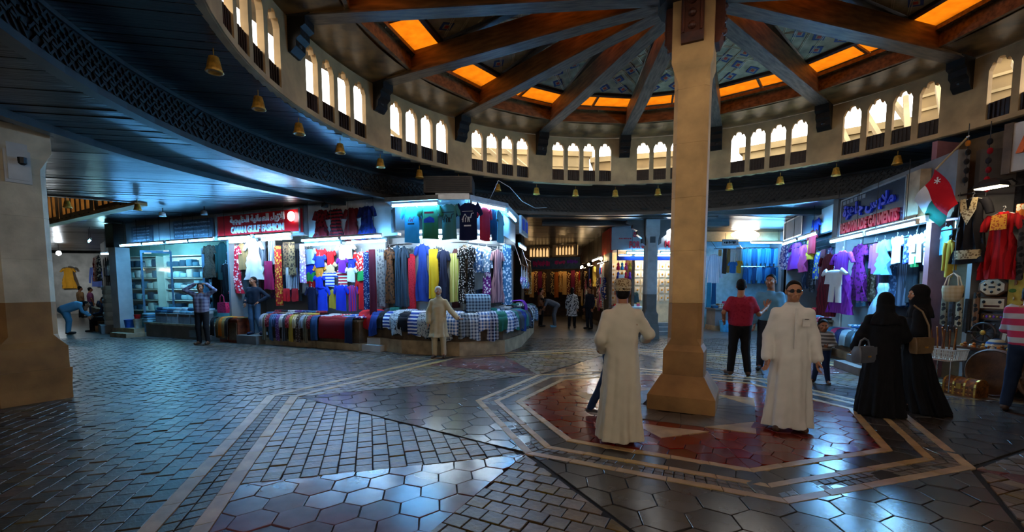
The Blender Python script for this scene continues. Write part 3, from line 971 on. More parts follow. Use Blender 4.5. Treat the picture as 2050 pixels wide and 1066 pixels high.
m_hanger = mat('pale_plastic_hanger', (200, 200, 200), 0.4, 0.1)
m_chrome = mat('chrome_tube', (190, 190, 194), 0.2, 0.05, metal=1.0)
KINDNAME = {'dress': 'hanging_dress', 'tee': 'hanging_t_shirt', 'shirt': 'hanging_shirt', 'scarf': 'hanging_cloth', 'trousers': 'hanging_trousers'}
KINDCAT = {'dress': 'dress', 'tee': 't-shirt', 'shirt': 'shirt', 'scarf': 'cloth', 'trousers': 'trousers'}
PROFILE = {
    'tee': [(0, .26), (.03, .34), (.07, .60), (.12, .70), (.30, .66), (.6, .66), (1, .70)],
    'shirt': [(0, .22), (.03, .30), (.07, .58), (.13, .66), (.35, .60), (.7, .62), (1, .66)],
    'dress': [(0, .20), (.025, .28), (.055, .54), (.10, .60), (.28, .50), (.5, .66), (.75, .84), (1, .98)],
    'scarf': [(0, .78), (.02, .86), (.2, .86), (.6, .92), (1, 1.0)],
}
def lerp_prof(pr, v):
    for (a, x), (b, y) in zip(pr, pr[1:]):
        if v <= b: return x + (y - x) * (v - a) / (b - a)
    return pr[-1][1]

def garment_mb(kind, w, h, seed, n=22, levels=12):
    r = random.Random(seed)
    mb = MB()
    th = {'tee': .028, 'shirt': .035, 'dress': .045, 'scarf': .02, 'trousers': .03}[kind]
    ph, ph2 = r.uniform(0, 6), r.uniform(0, 6)
    kx = r.uniform(2.2, 3.4) * PI * (1.8 if kind in ('dress', 'scarf') else 1.0)
    amp = {'tee': .012, 'shirt': .016, 'dress': .040, 'scarf': .026, 'trousers': .01}[kind] * min(1.3, w / .4)
    if kind == 'trousers':
        mb.rings([[(w * .36 * math.cos(t), th * math.sin(t), z) for t in [2 * PI * i / 12 for i in range(12)]] for z in (0, -h * .2)])
        for sx in (-1, 1):
            mb.rings([[(sx * (w * .18 + .05 * w * k) + w * .17 * math.cos(t), th * math.sin(t), -h * (.18 + .82 * k)) for t in [2 * PI * i / 10 for i in range(10)]] for k in (0, .3, .6, 1)])
        return mb
    vs_ = [0, .02, .05, .09, .14, .22, .32, .44, .58, .72, .86, 1.0]
    rings = []
    pr = PROFILE[kind]
    for v in vs_:
        hw = lerp_prof(pr, v) * w / 2
        ring_ = []
        grow = min(1, .15 + v * 1.1)
        for i in range(n):
            t = 2 * PI * i / n
            c, s = math.cos(t), math.sin(t)
            x = hw * math.copysign(abs(c) ** .8, c)
            y = th * s * (0.5 + .5 * min(1, v * 6)) + amp * grow * math.sin(kx * x / max(w, .2) * 2 + ph + .8 * v) + .4 * amp * grow * math.sin(2.3 * kx * x / max(w, .2) * 2 + ph2)
            z = -h * v + (0.012 * math.sin(3 * x / w * 2 + ph) if v > .95 else 0)
            if kind != 'scarf' and v < .05:      # neckline dips at the front
                z -= (.035 if s < 0 else .01) * (1 - v / .05) * max(0, 1 - abs(c) * 1.1)
            ring_.append((x, y, z))
        rings.append(ring_)
    mb.rings(rings)
    if kind != 'scarf':
        ln = {'tee': .26, 'shirt': .74, 'dress': .30}[kind] * (h if kind != 'dress' else min(h, .75))
        x0 = .56 * w / 2 if kind != 'dress' else .50 * w / 2
        x1 = (.98 if kind == 'tee' else .90) * w / 2
        rr = min(.085, .11 * w + .02)
        for sx in (-1, 1):
            sl = []
            for k in range(6):
                q = k / 5
                cx = sx * (x0 + (x1 - x0) * (q ** .7)); cz = -.085 * h * (0.6 if kind == 'dress' else 1) - ln * q
                rad = rr * (1 - .25 * q)
                dx, dz = (.55, .83) if kind == 'tee' else (.9, .3)
                sl.append([(cx + rad * (math.cos(t) * dx * 1.0), th * .9 * math.sin(t) + .01 * math.sin(4 * q + ph), cz + sx * rad * math.cos(t) * dz * (1 - q * .5)) for t in [2 * PI * i / 10 for i in range(10)]])
            mb.rings(sl)
    return mb

hanger_mb = MB()
hanger_mb.tube([(-.19, 0, -.055), (-.10, 0, -.015), (0, 0, .015), (.10, 0, -.015), (.19, 0, -.055)], .008, 5)
hanger_mb.tube([(0, 0, .015), (0, 0, .055), (.022, 0, .075), (.012, 0, .10), (-.012, 0, .095)], .0045, 5)
hanger_me = hanger_mb.mesh('hanger', m_hanger)

def hang(fac, s, d, z, kind, w, h, m, label, group, seed, hanger=True):
    mb = garment_mb(kind, w, h, seed)
    o = mb.build(KINDNAME[kind], m, smooth=1.0)
    fac.xform(o, s, d, z)
    tag(o, label, KINDCAT[kind], group)
    if hanger and kind in ('tee', 'shirt', 'dress'):
        hg = new_obj('hanger', hanger_me, o, (0, 0, -.02))
        k = min(1.0, w * 1.25 / .5)
        hg.scale = (k, k, k)
    return o

def folded(name, w, d, h, m, label, cat, group, place, rz=0.0):
    mb = MB()
    def rr(ix, z, e=.25):
        a, b = w / 2 - ix, d / 2 - ix
        c = e * min(a, b)
        return [(a - c, -b, z), (a, -b + c, z), (a, b - c, z), (a - c, b, z), (-a + c, b, z), (-a, b - c, z), (-a, -b + c, z), (-a + c, -b, z)]
    mb.rings([rr(.012, 0), rr(0, h * .3), rr(0, h * .7), rr(.014, h)])
    o = mb.build(name, m, None, place, rz, smooth=0.9)
    return tag(o, label, cat, group)

def draped(fac, s, d_edge, z_edge, w, back, drop, m, label, cat, group, seed, name='draped_garment', flare=1.15, lift=0.0, loose=0.0):
    """a garment laid over the table edge: lies flat behind, hangs in soft folds in front"""
    r = random.Random(seed)
    path = [(back, .012 + lift), (back * .5, .03 + lift), (.10, .035 + lift), (.03, .03), (-.03, .0), (-.065, -.06), (-.08, -drop * .35), (-.085, -drop * .7), (-.08, -drop)]
    mb = MB(); rings = []
    ph, ph2 = r.uniform(0, 6), r.uniform(0, 6); k1 = r.uniform(7, 12)
    sk = r.uniform(-.5, .5) * loose
    n = 16
    for k, (y, z) in enumerate(path):
        hw = w / 2 * (1 + (flare - 1) * k / 8) * (.80 if k == 0 else 1.0)
        ring_ = []
        for i in range(n):
            t = 2 * PI * i / n; c, sn = math.cos(t), math.sin(t)
            x = hw * math.copysign(abs(c) ** .8, c) + sk * max(0, -z) * .4
            hang_ = min(1, max(0, (k - 3) / 3))
            wob = (.014 + .02 * loose) * math.sin(k1 * x / w * 1.2 + ph) + .008 * math.sin(2.3 * k1 * x / w + ph2 + z * 8)
            th = .016 + .012 * loose
            if k < 5: ring_.append((x, y, z + th * sn + abs(wob) * .8))
            else: ring_.append((x, y + th * sn + wob * hang_, z + (.022 * loose + .012) * math.sin(4 * x / w + ph) * (k == 8)))
        rings.append(ring_)
    mb.rings(rings)
    o = mb.build(name, m, smooth=1.2)
    fac.xform(o, s, d_edge, z_edge, r.uniform(-.06, .06) * (1 + 3 * loose))
    return tag(o, label, cat, group)

def text_mesh(name, body, size, m, parent, loc, depth=.012, width=None, height=None, bold=.0, flip=1):
    """raised lettering standing on a board that faces local -y"""
    cu = bpy.data.curves.new(name, 'FONT')
    cu.body = body; cu.size = size; cu.extrude = depth; cu.offset = bold; cu.align_x = 'CENTER'; cu.resolution_u = 3
    t = bpy.data.objects.new(name, cu); COL.objects.link(t)
    bpy.context.view_layer.update()
    me = bpy.data.meshes.new_from_object(t.evaluated_get(bpy.context.evaluated_depsgraph_get()))
    bpy.data.objects.remove(t); bpy.data.curves.remove(cu)
    co = np.zeros(len(me.vertices) * 3); me.vertices.foreach_get('co', co); co = co.reshape(-1, 3)
    mn, mx = co.min(0), co.max(0)
    sx = width / (mx[0] - mn[0]) if width else 1.0
    sz = height / (mx[1] - mn[1]) if height else sx
    out = np.zeros_like(co)
    out[:, 0] = (co[:, 0] - (mn[0] + mx[0]) / 2) * sx
    out[:, 2] = (co[:, 1] - (mn[1] + mx[1]) / 2) * sz
    out[:, 1] = -co[:, 2]
    me.vertices.foreach_set('co', out.ravel())
    me.materials.clear(); me.materials.append(m)
    me.update(); me.name = name
    return new_obj(name, me, parent, loc)

# joined letter forms, isolated / final / initial / medial
ARF = {'ا': 'ﺍﺎ', 'أ': 'ﺃﺄ', 'ب': 'ﺏﺐﺑﺒ', 'ة': 'ﺓﺔ', 'ت': 'ﺕﺖﺗﺘ', 'ج': 'ﺝﺞﺟﺠ', 'خ': 'ﺥﺦﺧﺨ', 'د': 'ﺩﺪ', 'ر': 'ﺭﺮ', 'ز': 'ﺯﺰ', 'س': 'ﺱﺲﺳﺴ',
       'ع': 'ﻉﻊﻋﻌ', 'ل': 'ﻝﻞﻟﻠ', 'م': 'ﻡﻢﻣﻤ', 'ن': 'ﻥﻦﻧﻨ', 'ه': 'ﻩﻪﻫﻬ', 'ي': 'ﻱﻲﻳﻴ', 'ء': 'ﺀ', 'ك': 'ﻙﻚﻛﻜ', 'ص': 'ﺹﺺﺻﺼ', 'ح': 'ﺡﺢﺣﺤ', 'ف': 'ﻑﻒﻓﻔ', 'ش': 'ﺵﺶﺷﺸ', 'و': 'ﻭﻮ', 'ﻻ': 'ﻻﻼ'}
def arabic(s):
    s = s.replace('لا', 'ﻻ').replace('لأ', 'ﻻ')
    out = []
    for i, ch in enumerate(s):
        if ch not in ARF: out.append(ch); continue
        f = ARF[ch]
        pr = i > 0 and s[i - 1] in ARF and len(ARF[s[i - 1]]) == 4
        nx = i + 1 < len(s) and s[i + 1] in ARF and len(f) == 4 and len(ARF[s[i + 1]]) > 1
        k = (3 if nx else 1) if pr else (2 if nx else 0)
        out.append(f[min(k, len(f) - 1)])
    return ''.join(reversed(out))

TUBE_RGB = (0.12, 0.48, 1.0)
INNER_RGB = (0.72, 0.88, 1.0)
TUBE_GAIN = 2.2
def tube_light(a, b, label, strength=70.0, rgb=TUBE_RGB, r=.022, name='tube_lamp', group='fluorescent tubes', rods=None):
    if rods is None and (label.startswith('inner') or 'canopy' in label or 'inside the jewellery' in label): rods = .12
    a, b = Vector(a), Vector(b)
    strength *= TUBE_GAIN
    root = empty(name, (a + b) / 2); c = (a + b) / 2; d = (b - a)
    tag(root, label, 'tube lamp', group)
    fx = MB(); fx.bar(a - c + Vector((0, 0, .055)), b - c + Vector((0, 0, .055)), .06, .045)
    for q in (a - c, b - c):
        e = q * .985
        fx.obox((e.x, e.y, .02), d, (0, 0, 1), d.cross(Vector((0, 0, 1))), .015, .04, .025)
    fx.build('fixture', m_white, root, fix=False)
    top = Z_CEIL if rods is None else c.z + rods
    for q in ((a - c) * .6, (b - c) * .6):
        rd_ = MB(); rd_.tube([(q.x, q.y, .07), (q.x, q.y, top - c.z)], .006, 5); rd_.build('suspension_rod', m_black, root)
    tb = MB(); tb.tube([(a - c) * .97, (b - c) * .97], r, 8)
    tb.build('tube', glow('tube_glow_%s_%s' % (strength, '-'.join('%.2f' % v for v in rgb)), rgb, strength), root, smooth=True)
    return root

def bulb(loc, label, strength, rgb=(1.0, .75, .45), r=.05, rod=.2):
    root = empty('bulb_lamp', loc); tag(root, label, 'lamp')
    MB().tube([(0, 0, rod), (0, 0, r)], .008, 5).lathe([(.02, r + .05), (.028, r), (.02, r - .02)], n=8).build('socket', m_black, root)
    MB().ball((0, 0, 0), r, r, r * 1.15).build('bulb', glow('bulb_%s_%s' % (strength, '-'.join('%.2f' % v for v in rgb)), rgb, strength), root, smooth=True)
    return root

def wall_obj(name, fac, s0, s1, d0, d1, z0, z1, m, kind='structure', label=None):
    o = MB().box(0, s1 - s0, -(d1 - d0) / 2, (d1 - d0) / 2, z0, z1).build(name, m, fix=False)
    fac.xform(o, s0, (d0 + d1) / 2, 0)
    return tag(o, label, kind=kind)

def fbox(fac, parent, name, s0, s1, d0, d1, z0, z1, m, org=(0, 0)):
    """box part in a facade-aligned thing whose empty stands at (org s, org d)"""
    return MB().box(s0 - org[0], s1 - org[0], -(d1 - org[1]), -(d0 - org[1]), z0, z1).build(name, m, parent, fix=False)

def fthing(fac, name, s, d, z, label, cat, group=None):
    o = empty(name, (0, 0, 0)); fac.xform(o, s, d, z)
    return tag(o, label, cat, group)
# ------------------------------------------------------------------ shop fronts
F = {k: Facade(*v) for k, v in {'F1':((-12.8,15.25),(-2.95,10.85)),
'CA':((-2.75,10.42),(-0.95,10.0)),'CB':((-0.95,10.0),(-.12,10.95)),'CC':((-.12,10.95),(.35,13.6)),
'HA':((-3.5,12.0),(-1.05,11.2)),'HB':((-1.05,11.2),(.05,12.2)),'HC':((.05,12.2),(.5,16.)),
'F3':((7.66,10.5),(7.03,7.89)),'F4':((9.2,15.2),(7.95,11.1)),'F5':((6.2,17.6),(10.5,17.6)),'FG':((3.55,16.2),(6.3,16.2)),'F6':((6.95,7.7),(7.55,4.9)), 'FE':((.6,25),(3.7,25)), 'FW':((3.7,25.),(3.55,16.3))}.items()}
GARMENTS = [
 ('F1', -0.05, 'dress', 8.58, 3.64, 0.52, 0.79, ((120,20,28),'floral',(60,10,14),), 'maroon dress with dark trim on the white upper wall, first of four'),
 ('F1', -0.05, 'dress', 9.07, 3.64, 0.47, 0.76, ((140,24,30),'stripe',(30,18,20),), 'dark red and black dress on the upper wall, second of four'),
 ('F1', -0.05, 'dress', 9.56, 3.63, 0.52, 0.81, ((104,22,22),'plain',), 'plain maroon dress on the white upper wall, third of four'),
 ('F1', -0.05, 'dress', 10.1, 3.63, 0.56, 0.81, ((24,34,92),'floral',(18,24,60),), 'dark blue dress on the white upper wall, last of four'),
 ('F1', -0.5, 'dress', 3.25, 2.99, 0.57, 1.04, ((84,62,46),'dots',(40,28,22),), 'brown mottled dress at the dark end of the fashion shop'),
 ('F1', -0.5, 'shirt', 3.84, 3.05, 0.65, 1.16, ((20,52,48),'plain',), 'dark green jacket hanging above the pink handbag'),
 ('F1', -0.5, 'dress', 4.06, 2.4, 0.38, 1.21, ((16,16,20),'plain',), 'long black dress beside the red patterned dress'),
 ('F1', -0.5, 'dress', 4.46, 2.95, 0.53, 1.49, ((196,30,56),'floral',(236,206,206),), 'red dress with white pattern hanging in the fashion shop'),
 ('F1', -0.5, 'shirt', 4.76, 2.98, 0.48, 0.81, ((150,120,78),'plain',), 'tan shirt hanging beside the white dress'),
 ('F1', -0.5, 'dress', 5.37, 3.03, 0.77, 1.15, ((226,226,224),'plain',), 'white loose dress under the red shop sign'),
 ('F1', -0.5, 'scarf', 5.68, 3.02, 0.39, 0.73, ((120,124,130),'pin',(50,56,66),), 'grey striped scarf beside the white dress'),
 ('F1', -0.5, 'scarf', 6.07, 3.0, 0.34, 0.69, ((96,104,116),'pin',(220,220,220),), 'pale and grey striped scarf beside the magenta cloth'),
 ('F1', -0.5, 'scarf', 5.96, 2.41, 0.42, 0.83, ((140,20,70),'plain',), 'dark magenta cloth hanging below the grey scarves'),
 ('F1', -0.5, 'scarf', 6.35, 2.84, 0.31, 1.73, ((178,36,30),'floral',(216,150,50),), 'long red and gold shawl in the fashion shop'),
 ('F1', -0.5, 'scarf', 6.65, 2.93, 0.28, 0.91, ((96,74,50),'floral',(40,30,24),), 'brown furry scarf beside the red and gold shawl'),
 ('F1', -0.5, 'scarf', 6.94, 2.92, 0.3, 0.93, ((120,98,66),'floral',(50,40,30),), 'tan furry scarf at the end of the fashion shop'),
 ('F1', -0.5, 'scarf', 6.76, 2.21, 0.24, 0.63, ((190,190,186),'pin',(120,120,130),), 'short pale striped cloth below the furry scarves'),
 ('F1', -0.5, 'scarf', 7.0, 2.2, 0.24, 0.62, ((150,160,170),'pin',(60,60,80),), 'short blue grey striped cloth below the furry scarves'),
 ('F1', -0.5, 'scarf', 6.67, 1.61, 0.31, 0.37, ((190,22,34),'plain',), 'small scarlet cloth below the striped cloths'),
 ('F1', -0.5, 'scarf', 6.98, 1.61, 0.28, 0.37, ((150,16,28),'plain',), 'small crimson cloth at the corner of the fashion shop'),
 ('F1', -0.5, 'scarf', 7.3, 2.86, 0.23, 1.09, ((190,150,210),'floral',(250,250,250),), 'lilac and white scarf beside the jersey wall'),
 ('F1', -0.72, 'tee', 7.4, 2.73, 0.4, 0.4, ((150,190,226),'plain',), 'pale blue child shirt, top left of the jersey wall'),
 ('F1', -0.72, 'tee', 7.79, 2.7, 0.38, 0.29, ((206,26,34),'plain',), 'red child shirt, second in the top row of the jersey wall'),
 ('F1', -0.72, 'tee', 8.12, 2.65, 0.34, 0.36, ((186,18,26),'plain',), 'deep red child shirt, third in the top row of the jersey wall'),
 ('F1', -0.72, 'tee', 8.73, 2.8, 0.6, 0.37, ((226,220,206),'pin',(160,150,140),), 'cream fringed shirt high on the jersey wall'),
 ('F1', -0.72, 'tee', 9.26, 2.59, 0.48, 0.47, ((210,30,30),'floral',(240,190,180),), 'red and white shirt, top right of the jersey wall'),
 ('F1', -0.72, 'tee', 7.37, 2.31, 0.43, 0.27, ((28,50,186),'plain',), 'blue child shirt, left end of the second jersey row'),
 ('F1', -0.72, 'tee', 7.77, 2.53, 0.41, 0.3, ((34,60,190),'plain',), 'blue child shirt under the top red shirts'),
 ('F1', -0.72, 'tee', 7.72, 2.25, 0.39, 0.33, ((222,140,44),'plain',), 'orange child shirt in the jersey wall'),
 ('F1', -0.72, 'tee', 8.1, 2.32, 0.41, 0.29, ((220,186,140),'plain',), 'cream child shirt beside the orange shirt'),
 ('F1', -0.72, 'tee', 8.61, 2.44, 0.34, 0.37, ((112,40,160),'plain',), 'purple child shirt in the jersey wall'),
 ('F1', -0.72, 'tee', 8.91, 2.42, 0.28, 0.26, ((40,54,170),'plain',), 'indigo child shirt beside the purple shirt'),
 ('F1', -0.72, 'tee', 7.37, 2.09, 0.45, 0.27, ((30,128,62),'plain',), 'green child shirt at the left of the jersey wall'),
 ('F1', -0.72, 'tee', 7.73, 1.95, 0.36, 0.3, ((28,54,200),'plain',), 'bright blue child shirt below the orange shirt'),
 ('F1', -0.72, 'tee', 8.11, 2.05, 0.44, 0.36, ((50,84,200),'stripe',(230,236,244),), 'blue and white striped child shirt in the jersey wall'),
 ('F1', -0.72, 'tee', 8.57, 2.09, 0.4, 0.36, ((196,30,36),'stripe',(240,240,240),), 'red and white striped child shirt in the jersey wall'),
 ('F1', -0.72, 'tee', 8.91, 2.17, 0.33, 0.35, ((232,232,236),'plain',), 'white child shirt in the middle of the jersey wall'),
 ('F1', -0.72, 'tee', 9.29, 2.12, 0.45, 0.28, ((36,150,76),'plain',), 'green child shirt at the right of the jersey wall'),
 ('F1', -0.72, 'tee', 7.4, 1.85, 0.34, 0.23, ((206,30,30),'plain',), 'small red child shirt below the green one'),
 ('F1', -0.72, 'tee', 7.41, 1.66, 0.4, 0.62, ((20,28,60),'plain',), 'navy child outfit, left end of the bottom jersey row'),
 ('F1', -0.72, 'tee', 7.8, 1.67, 0.48, 0.64, ((30,66,214),'plain',), 'blue child outfit in the bottom jersey row'),
 ('F1', -0.72, 'tee', 8.17, 1.58, 0.33, 0.49, ((176,146,44),'plain',), 'mustard child outfit in the bottom jersey row'),
 ('F1', -0.72, 'tee', 8.53, 1.71, 0.44, 0.66, ((24,50,190),'plain',), 'royal blue child outfit in the bottom jersey row'),
 ('F1', -0.72, 'tee', 8.9, 1.7, 0.37, 0.66, ((34,44,150),'pin',(200,30,40),), 'blue child outfit with red stripes in the bottom jersey row'),
 ('F1', -0.72, 'tee', 9.3, 1.89, 0.5, 0.8, ((206,24,28),'plain',), 'large red child outfit, right end of the bottom jersey row'),
 ('F1', -0.45, 'scarf', 9.88, 2.61, 0.26, 1.72, ((96,20,34),'plain',), 'long dark red shawl where the jersey wall ends'),
 ('F1', -0.45, 'scarf', 9.67, 2.55, 0.23, 1.49, ((30,44,96),'dots',(160,170,190),), 'long dark blue speckled shawl beside the jersey wall'),
 ('CA', 0.02, 'tee', 0.49, 3.49, 0.45, 0.78, ((60,168,214),'plain',), 'light blue T-shirt with red and dark print under the stall canopy'),
 ('CA', 0.02, 'tee', 0.95, 3.49, 0.48, 0.71, ((50,120,84),'plain',), 'green T-shirt with blue picture print under the stall canopy'),
 ('CA', 0.02, 'tee', 1.39, 3.48, 0.42, 0.72, ((70,130,130),'plain',), 'teal T-shirt with dark camel print under the stall canopy'),
 ('CA', 0.02, 'tee', 1.83, 3.49, 0.51, 0.75, ((22,32,74),'plain',), 'navy T-shirt with white camel print under the stall canopy'),
 ('CB', 0.02, 'tee', 0.48, 3.46, 0.4, 0.7, ((190,30,44),'plain',), 'red T-shirt hanging at the canopy corner'),
 ('CB', 0.02, 'shirt', 0.84, 3.49, 0.27, 0.76, ((30,60,84),'plain',), 'dark blue shirt edge-on at the canopy corner'),
 ('CC', 0.0, 'tee', -0.55, 3.35, 0.59, 0.64, ((90,170,200),'plain',), 'pale blue shirt on the street side of the canopy'),
 ('HA', 0, 'scarf', 0.02, 2.65, 0.26, 1.52, ((130,134,136),'floral',(80,84,90),), 'grey patterned shawl at the left of the corner stall'),
 ('HA', 0, 'dress', 0.28, 2.69, 0.29, 1.48, ((92,58,34),'floral',(40,26,20),), 'brown patterned gown at the left of the corner stall'),
 ('HA', 0, 'dress', 0.51, 2.75, 0.24, 1.62, ((40,62,78),'plain',), 'slate blue gown beside the brown gown'),
 ('HA', 0, 'dress', 0.73, 2.71, 0.25, 1.57, ((52,66,80),'pin',(36,48,60),), 'dark grey blue gown beside the red trousers'),
 ('HA', 0, 'scarf', 0.93, 2.5, 0.25, 1.43, ((196,38,54),'dots',(150,20,34),), 'long red skirt hanging at the corner stall'),
 ('HA', 0, 'dress', 1.24, 2.76, 0.39, 1.48, ((30,58,140),'plain',), 'blue long dress with pale shoulders at the corner stall'),
 ('HA', 0, 'scarf', 1.58, 2.61, 0.31, 1.25, ((190,160,30),'plain',), 'mustard yellow skirt hanging at the corner stall'),
 ('HA', 0, 'dress', 1.85, 2.6, 0.31, 1.32, ((24,32,58),'plain',), 'navy dress behind the old man'),
 ('HA', 0, 'scarf', 2.14, 2.49, 0.3, 1.22, ((206,200,130),'pin',(150,160,70),), 'cream and green striped skirt at the corner stall'),
 ('HA', 0, 'dress', 2.38, 2.65, 0.22, 1.41, ((18,18,20),'dots',(226,226,226),), 'black dress with white spots at the corner stall'),
 ('HA', 0, 'dress', 2.6, 2.67, 0.21, 1.43, ((22,24,30),'dots',(200,206,214),), 'charcoal dress with pale spots at the corner stall'),
 ('HB', 0, 'tee', 0.31, 2.06, 0.38, 0.44, ((110,116,116),'plain',), 'short grey top with green collar at the corner stall'),
 ('HB', 0, 'dress', 0.27, 2.66, 0.27, 0.65, ((70,110,160),'floral',(220,230,240),), 'blue and white blouse above the grey top'),
 ('HB', 0, 'shirt', 0.56, 2.68, 0.3, 0.66, ((120,156,190),'floral',(230,236,244),), 'pale blue flowered blouse at the corner stall'),
 ('HB', 0, 'scarf', 0.59, 2.02, 0.3, 0.56, ((120,40,130),'floral',(230,220,230),), 'purple flowered cloth below the pale blouse'),
 ('HB', 0, 'dress', 0.9, 2.62, 0.39, 1.38, ((170,130,138),'pin',(96,70,84),), 'dusty pink striped gown at the corner stall'),
 ('HB', 0, 'scarf', 1.26, 2.77, 0.36, 1.59, ((80,130,170),'floral',(220,234,244),), 'blue and white flowered shawl at the stall corner'),
 ('F3', 0.06, 'dress', -0.72, 2.48, 0.96, 1.56, ((110,16,30),'pin',(70,8,18),), 'deep red gown at the near corner of the garment shop'),
 ('F3', 0.06, 'dress', 0.14, 2.48, 0.99, 1.44, ((140,44,156),'pin',(110,30,130),), 'purple gown hanging in the garment shop'),
 ('F3', -0.45, 'dress', -0.29, 2.66, 0.65, 1.33, ((112,30,120),'floral',(60,20,70),), 'plum gown with dark flowers in the garment shop'),
 ('F3', -0.45, 'shirt', 0.35, 2.64, 0.45, 0.69, ((140,80,190),'plain',), 'violet blouse in the garment shop'),
 ('F3', -0.45, 'dress', 0.76, 2.65, 0.42, 0.74, ((120,190,226),'plain',), 'pale blue child dress in the garment shop'),
 ('F3', -0.45, 'tee', 1.16, 2.67, 0.38, 0.51, ((232,236,240),'plain',), 'white child top in the garment shop'),
 ('F3', -0.45, 'tee', 1.46, 2.66, 0.29, 0.51, ((40,60,140),'floral',(120,170,210),), 'blue patterned child top in the garment shop'),
 ('F3', -0.45, 'tee', 1.82, 2.64, 0.39, 0.51, ((232,230,224),'plain',), 'white child set with green trousers in the garment shop'),
 ('F3', -0.45, 'tee', 2.22, 2.69, 0.4, 0.59, ((236,236,236),'plain',), 'white child romper with printed bib in the garment shop'),
 ('F3', -0.45, 'tee', 2.51, 2.69, 0.28, 0.46, ((110,190,226),'plain',), 'sky blue child top at the end of the garment shop'),
 ('F3', 0.2, 'tee', 0.1, 2.04, 1.03, 0.31, ((236,238,240),'plain',), 'white baby shirt hanging before the purple gown'),
 ('F3', 0.2, 'trousers', 0.15, 1.74, 0.83, 0.45, ((236,238,240),'plain',), 'white baby trousers hanging before the purple gown'),
 ('F4', -0.1, 'dress', 0.4, 3.09, 1.24, 0.86, ((130,40,160),'plain',), 'purple dress in the side shop beyond the garments'),
 ('F4', -0.1, 'shirt', -0.64, 3.15, 0.86, 0.89, ((60,70,150),'floral',(200,200,230),), 'blue flowered shirt in the side shop'),
 ('F4', -0.1, 'dress', 1.34, 2.95, 0.62, 0.84, ((190,60,110),'plain',), 'pink dress in the side shop'),
 ('F4', -0.1, 'shirt', 1.89, 3.2, 0.57, 0.74, ((206,160,40),'plain',), 'yellow shirt in the side shop'),
 ('F4', -0.1, 'tee', 2.14, 3.28, 0.68, 0.62, ((160,26,40),'plain',), 'crimson top hanging high in the side shop'),
 ('F4', -0.1, 'tee', 2.31, 3.57, 0.54, 0.49, ((40,60,150),'plain',), 'blue top hanging highest in the side shop'),
 ('F4', -0.1, 'scarf', 2.54, 2.64, 0.56, 0.77, ((30,70,150),'floral',(200,190,60),), 'blue and yellow cloth in the side shop'),
 ('F4', -0.1, 'scarf', 3.07, 2.66, 0.44, 1.22, ((90,20,34),'plain',), 'dark red cloth beside the deep red gown'),
 ('F5', 0.3, 'shirt', 1.52, 2.92, 0.61, 1.1, ((210,220,230),'pin',(170,186,204),), 'white shirt hanging beside the column in the far shop'),
 ('F5', 0.3, 'scarf', 1.76, 3.09, 0.15, 0.85, ((180,140,90),'plain',), 'tan scarf in the far shop'),
 ('F5', 0.3, 'scarf', 1.92, 3.12, 0.17, 0.95, ((60,50,44),'plain',), 'dark brown scarf in the far shop'),
 ('F5', 0.3, 'scarf', 2.08, 3.12, 0.15, 0.91, ((150,110,60),'plain',), 'camel scarf in the far shop'),
 ('F5', 0.3, 'tee', 2.22, 3.12, 0.29, 0.49, ((226,220,206),'plain',), 'white top hung high in the far shop'),
 ('F5', 0.3, 'tee', 2.24, 2.63, 0.29, 0.4, ((50,110,170),'plain',), 'blue top hung low in the far shop'),
 ('F5', 0.3, 'tee', 2.49, 2.67, 0.23, 0.44, ((206,146,40),'plain',), 'ochre top in the far shop'),
 ('F5', 0.3, 'scarf', 2.47, 3.2, 0.23, 0.53, ((200,196,186),'plain',), 'pale scarf in the far shop'),
 ('F5', 0.3, 'scarf', 1.37, 1.83, 0.19, 0.94, ((40,120,150),'plain',), 'teal cloth below the white shirt'),
 ('F5', 0.3, 'scarf', 1.56, 1.83, 0.19, 0.84, ((30,80,120),'plain',), 'blue cloth below the white shirt'),
 ('F5', -0.3, 'shirt', 3.03, 3.22, 0.18, 0.76, ((40,130,180),'plain',), 'first blue shirt on the upper rail of the far shop'),
 ('F5', -0.2, 'shirt', 3.01, 2.47, 0.18, 0.67, ((30,90,150),'plain',), 'first blue shirt on the lower rail of the far shop'),
 ('F5', -0.3, 'shirt', 3.21, 3.22, 0.18, 0.76, ((60,150,200),'plain',), 'second blue shirt on the upper rail of the far shop'),
 ('F5', -0.2, 'shirt', 3.18, 2.47, 0.18, 0.67, ((50,130,190),'plain',), 'second blue shirt on the lower rail of the far shop'),
 ('F5', -0.3, 'shirt', 3.38, 3.22, 0.18, 0.76, ((30,100,160),'plain',), 'third blue shirt on the upper rail of the far shop'),
 ('F5', -0.2, 'shirt', 3.36, 2.47, 0.18, 0.67, ((24,70,120),'plain',), 'third blue shirt on the lower rail of the far shop'),
 ('F5', -0.3, 'shirt', 3.56, 3.22, 0.18, 0.76, ((90,170,210),'plain',), 'fourth blue shirt on the upper rail of the far shop'),
 ('F5', -0.2, 'shirt', 3.54, 2.47, 0.18, 0.67, ((70,150,200),'plain',), 'fourth blue shirt on the lower rail of the far shop'),
 ('F5', -0.3, 'shirt', 3.74, 3.22, 0.18, 0.76, ((40,130,180),'plain',), 'fifth blue shirt on the upper rail of the far shop'),
 ('F5', -0.2, 'shirt', 3.71, 2.47, 0.18, 0.67, ((30,90,150),'plain',), 'fifth blue shirt on the lower rail of the far shop'),
 ('F5', -0.3, 'shirt', 3.92, 3.22, 0.18, 0.76, ((60,150,200),'plain',), 'sixth blue shirt on the upper rail of the far shop'),
 ('F5', -0.2, 'shirt', 3.89, 2.47, 0.18, 0.67, ((50,130,190),'plain',), 'sixth blue shirt on the lower rail of the far shop'),
 ('F5', -0.3, 'shirt', 4.09, 3.22, 0.18, 0.76, ((30,100,160),'plain',), 'seventh blue shirt on the upper rail of the far shop'),
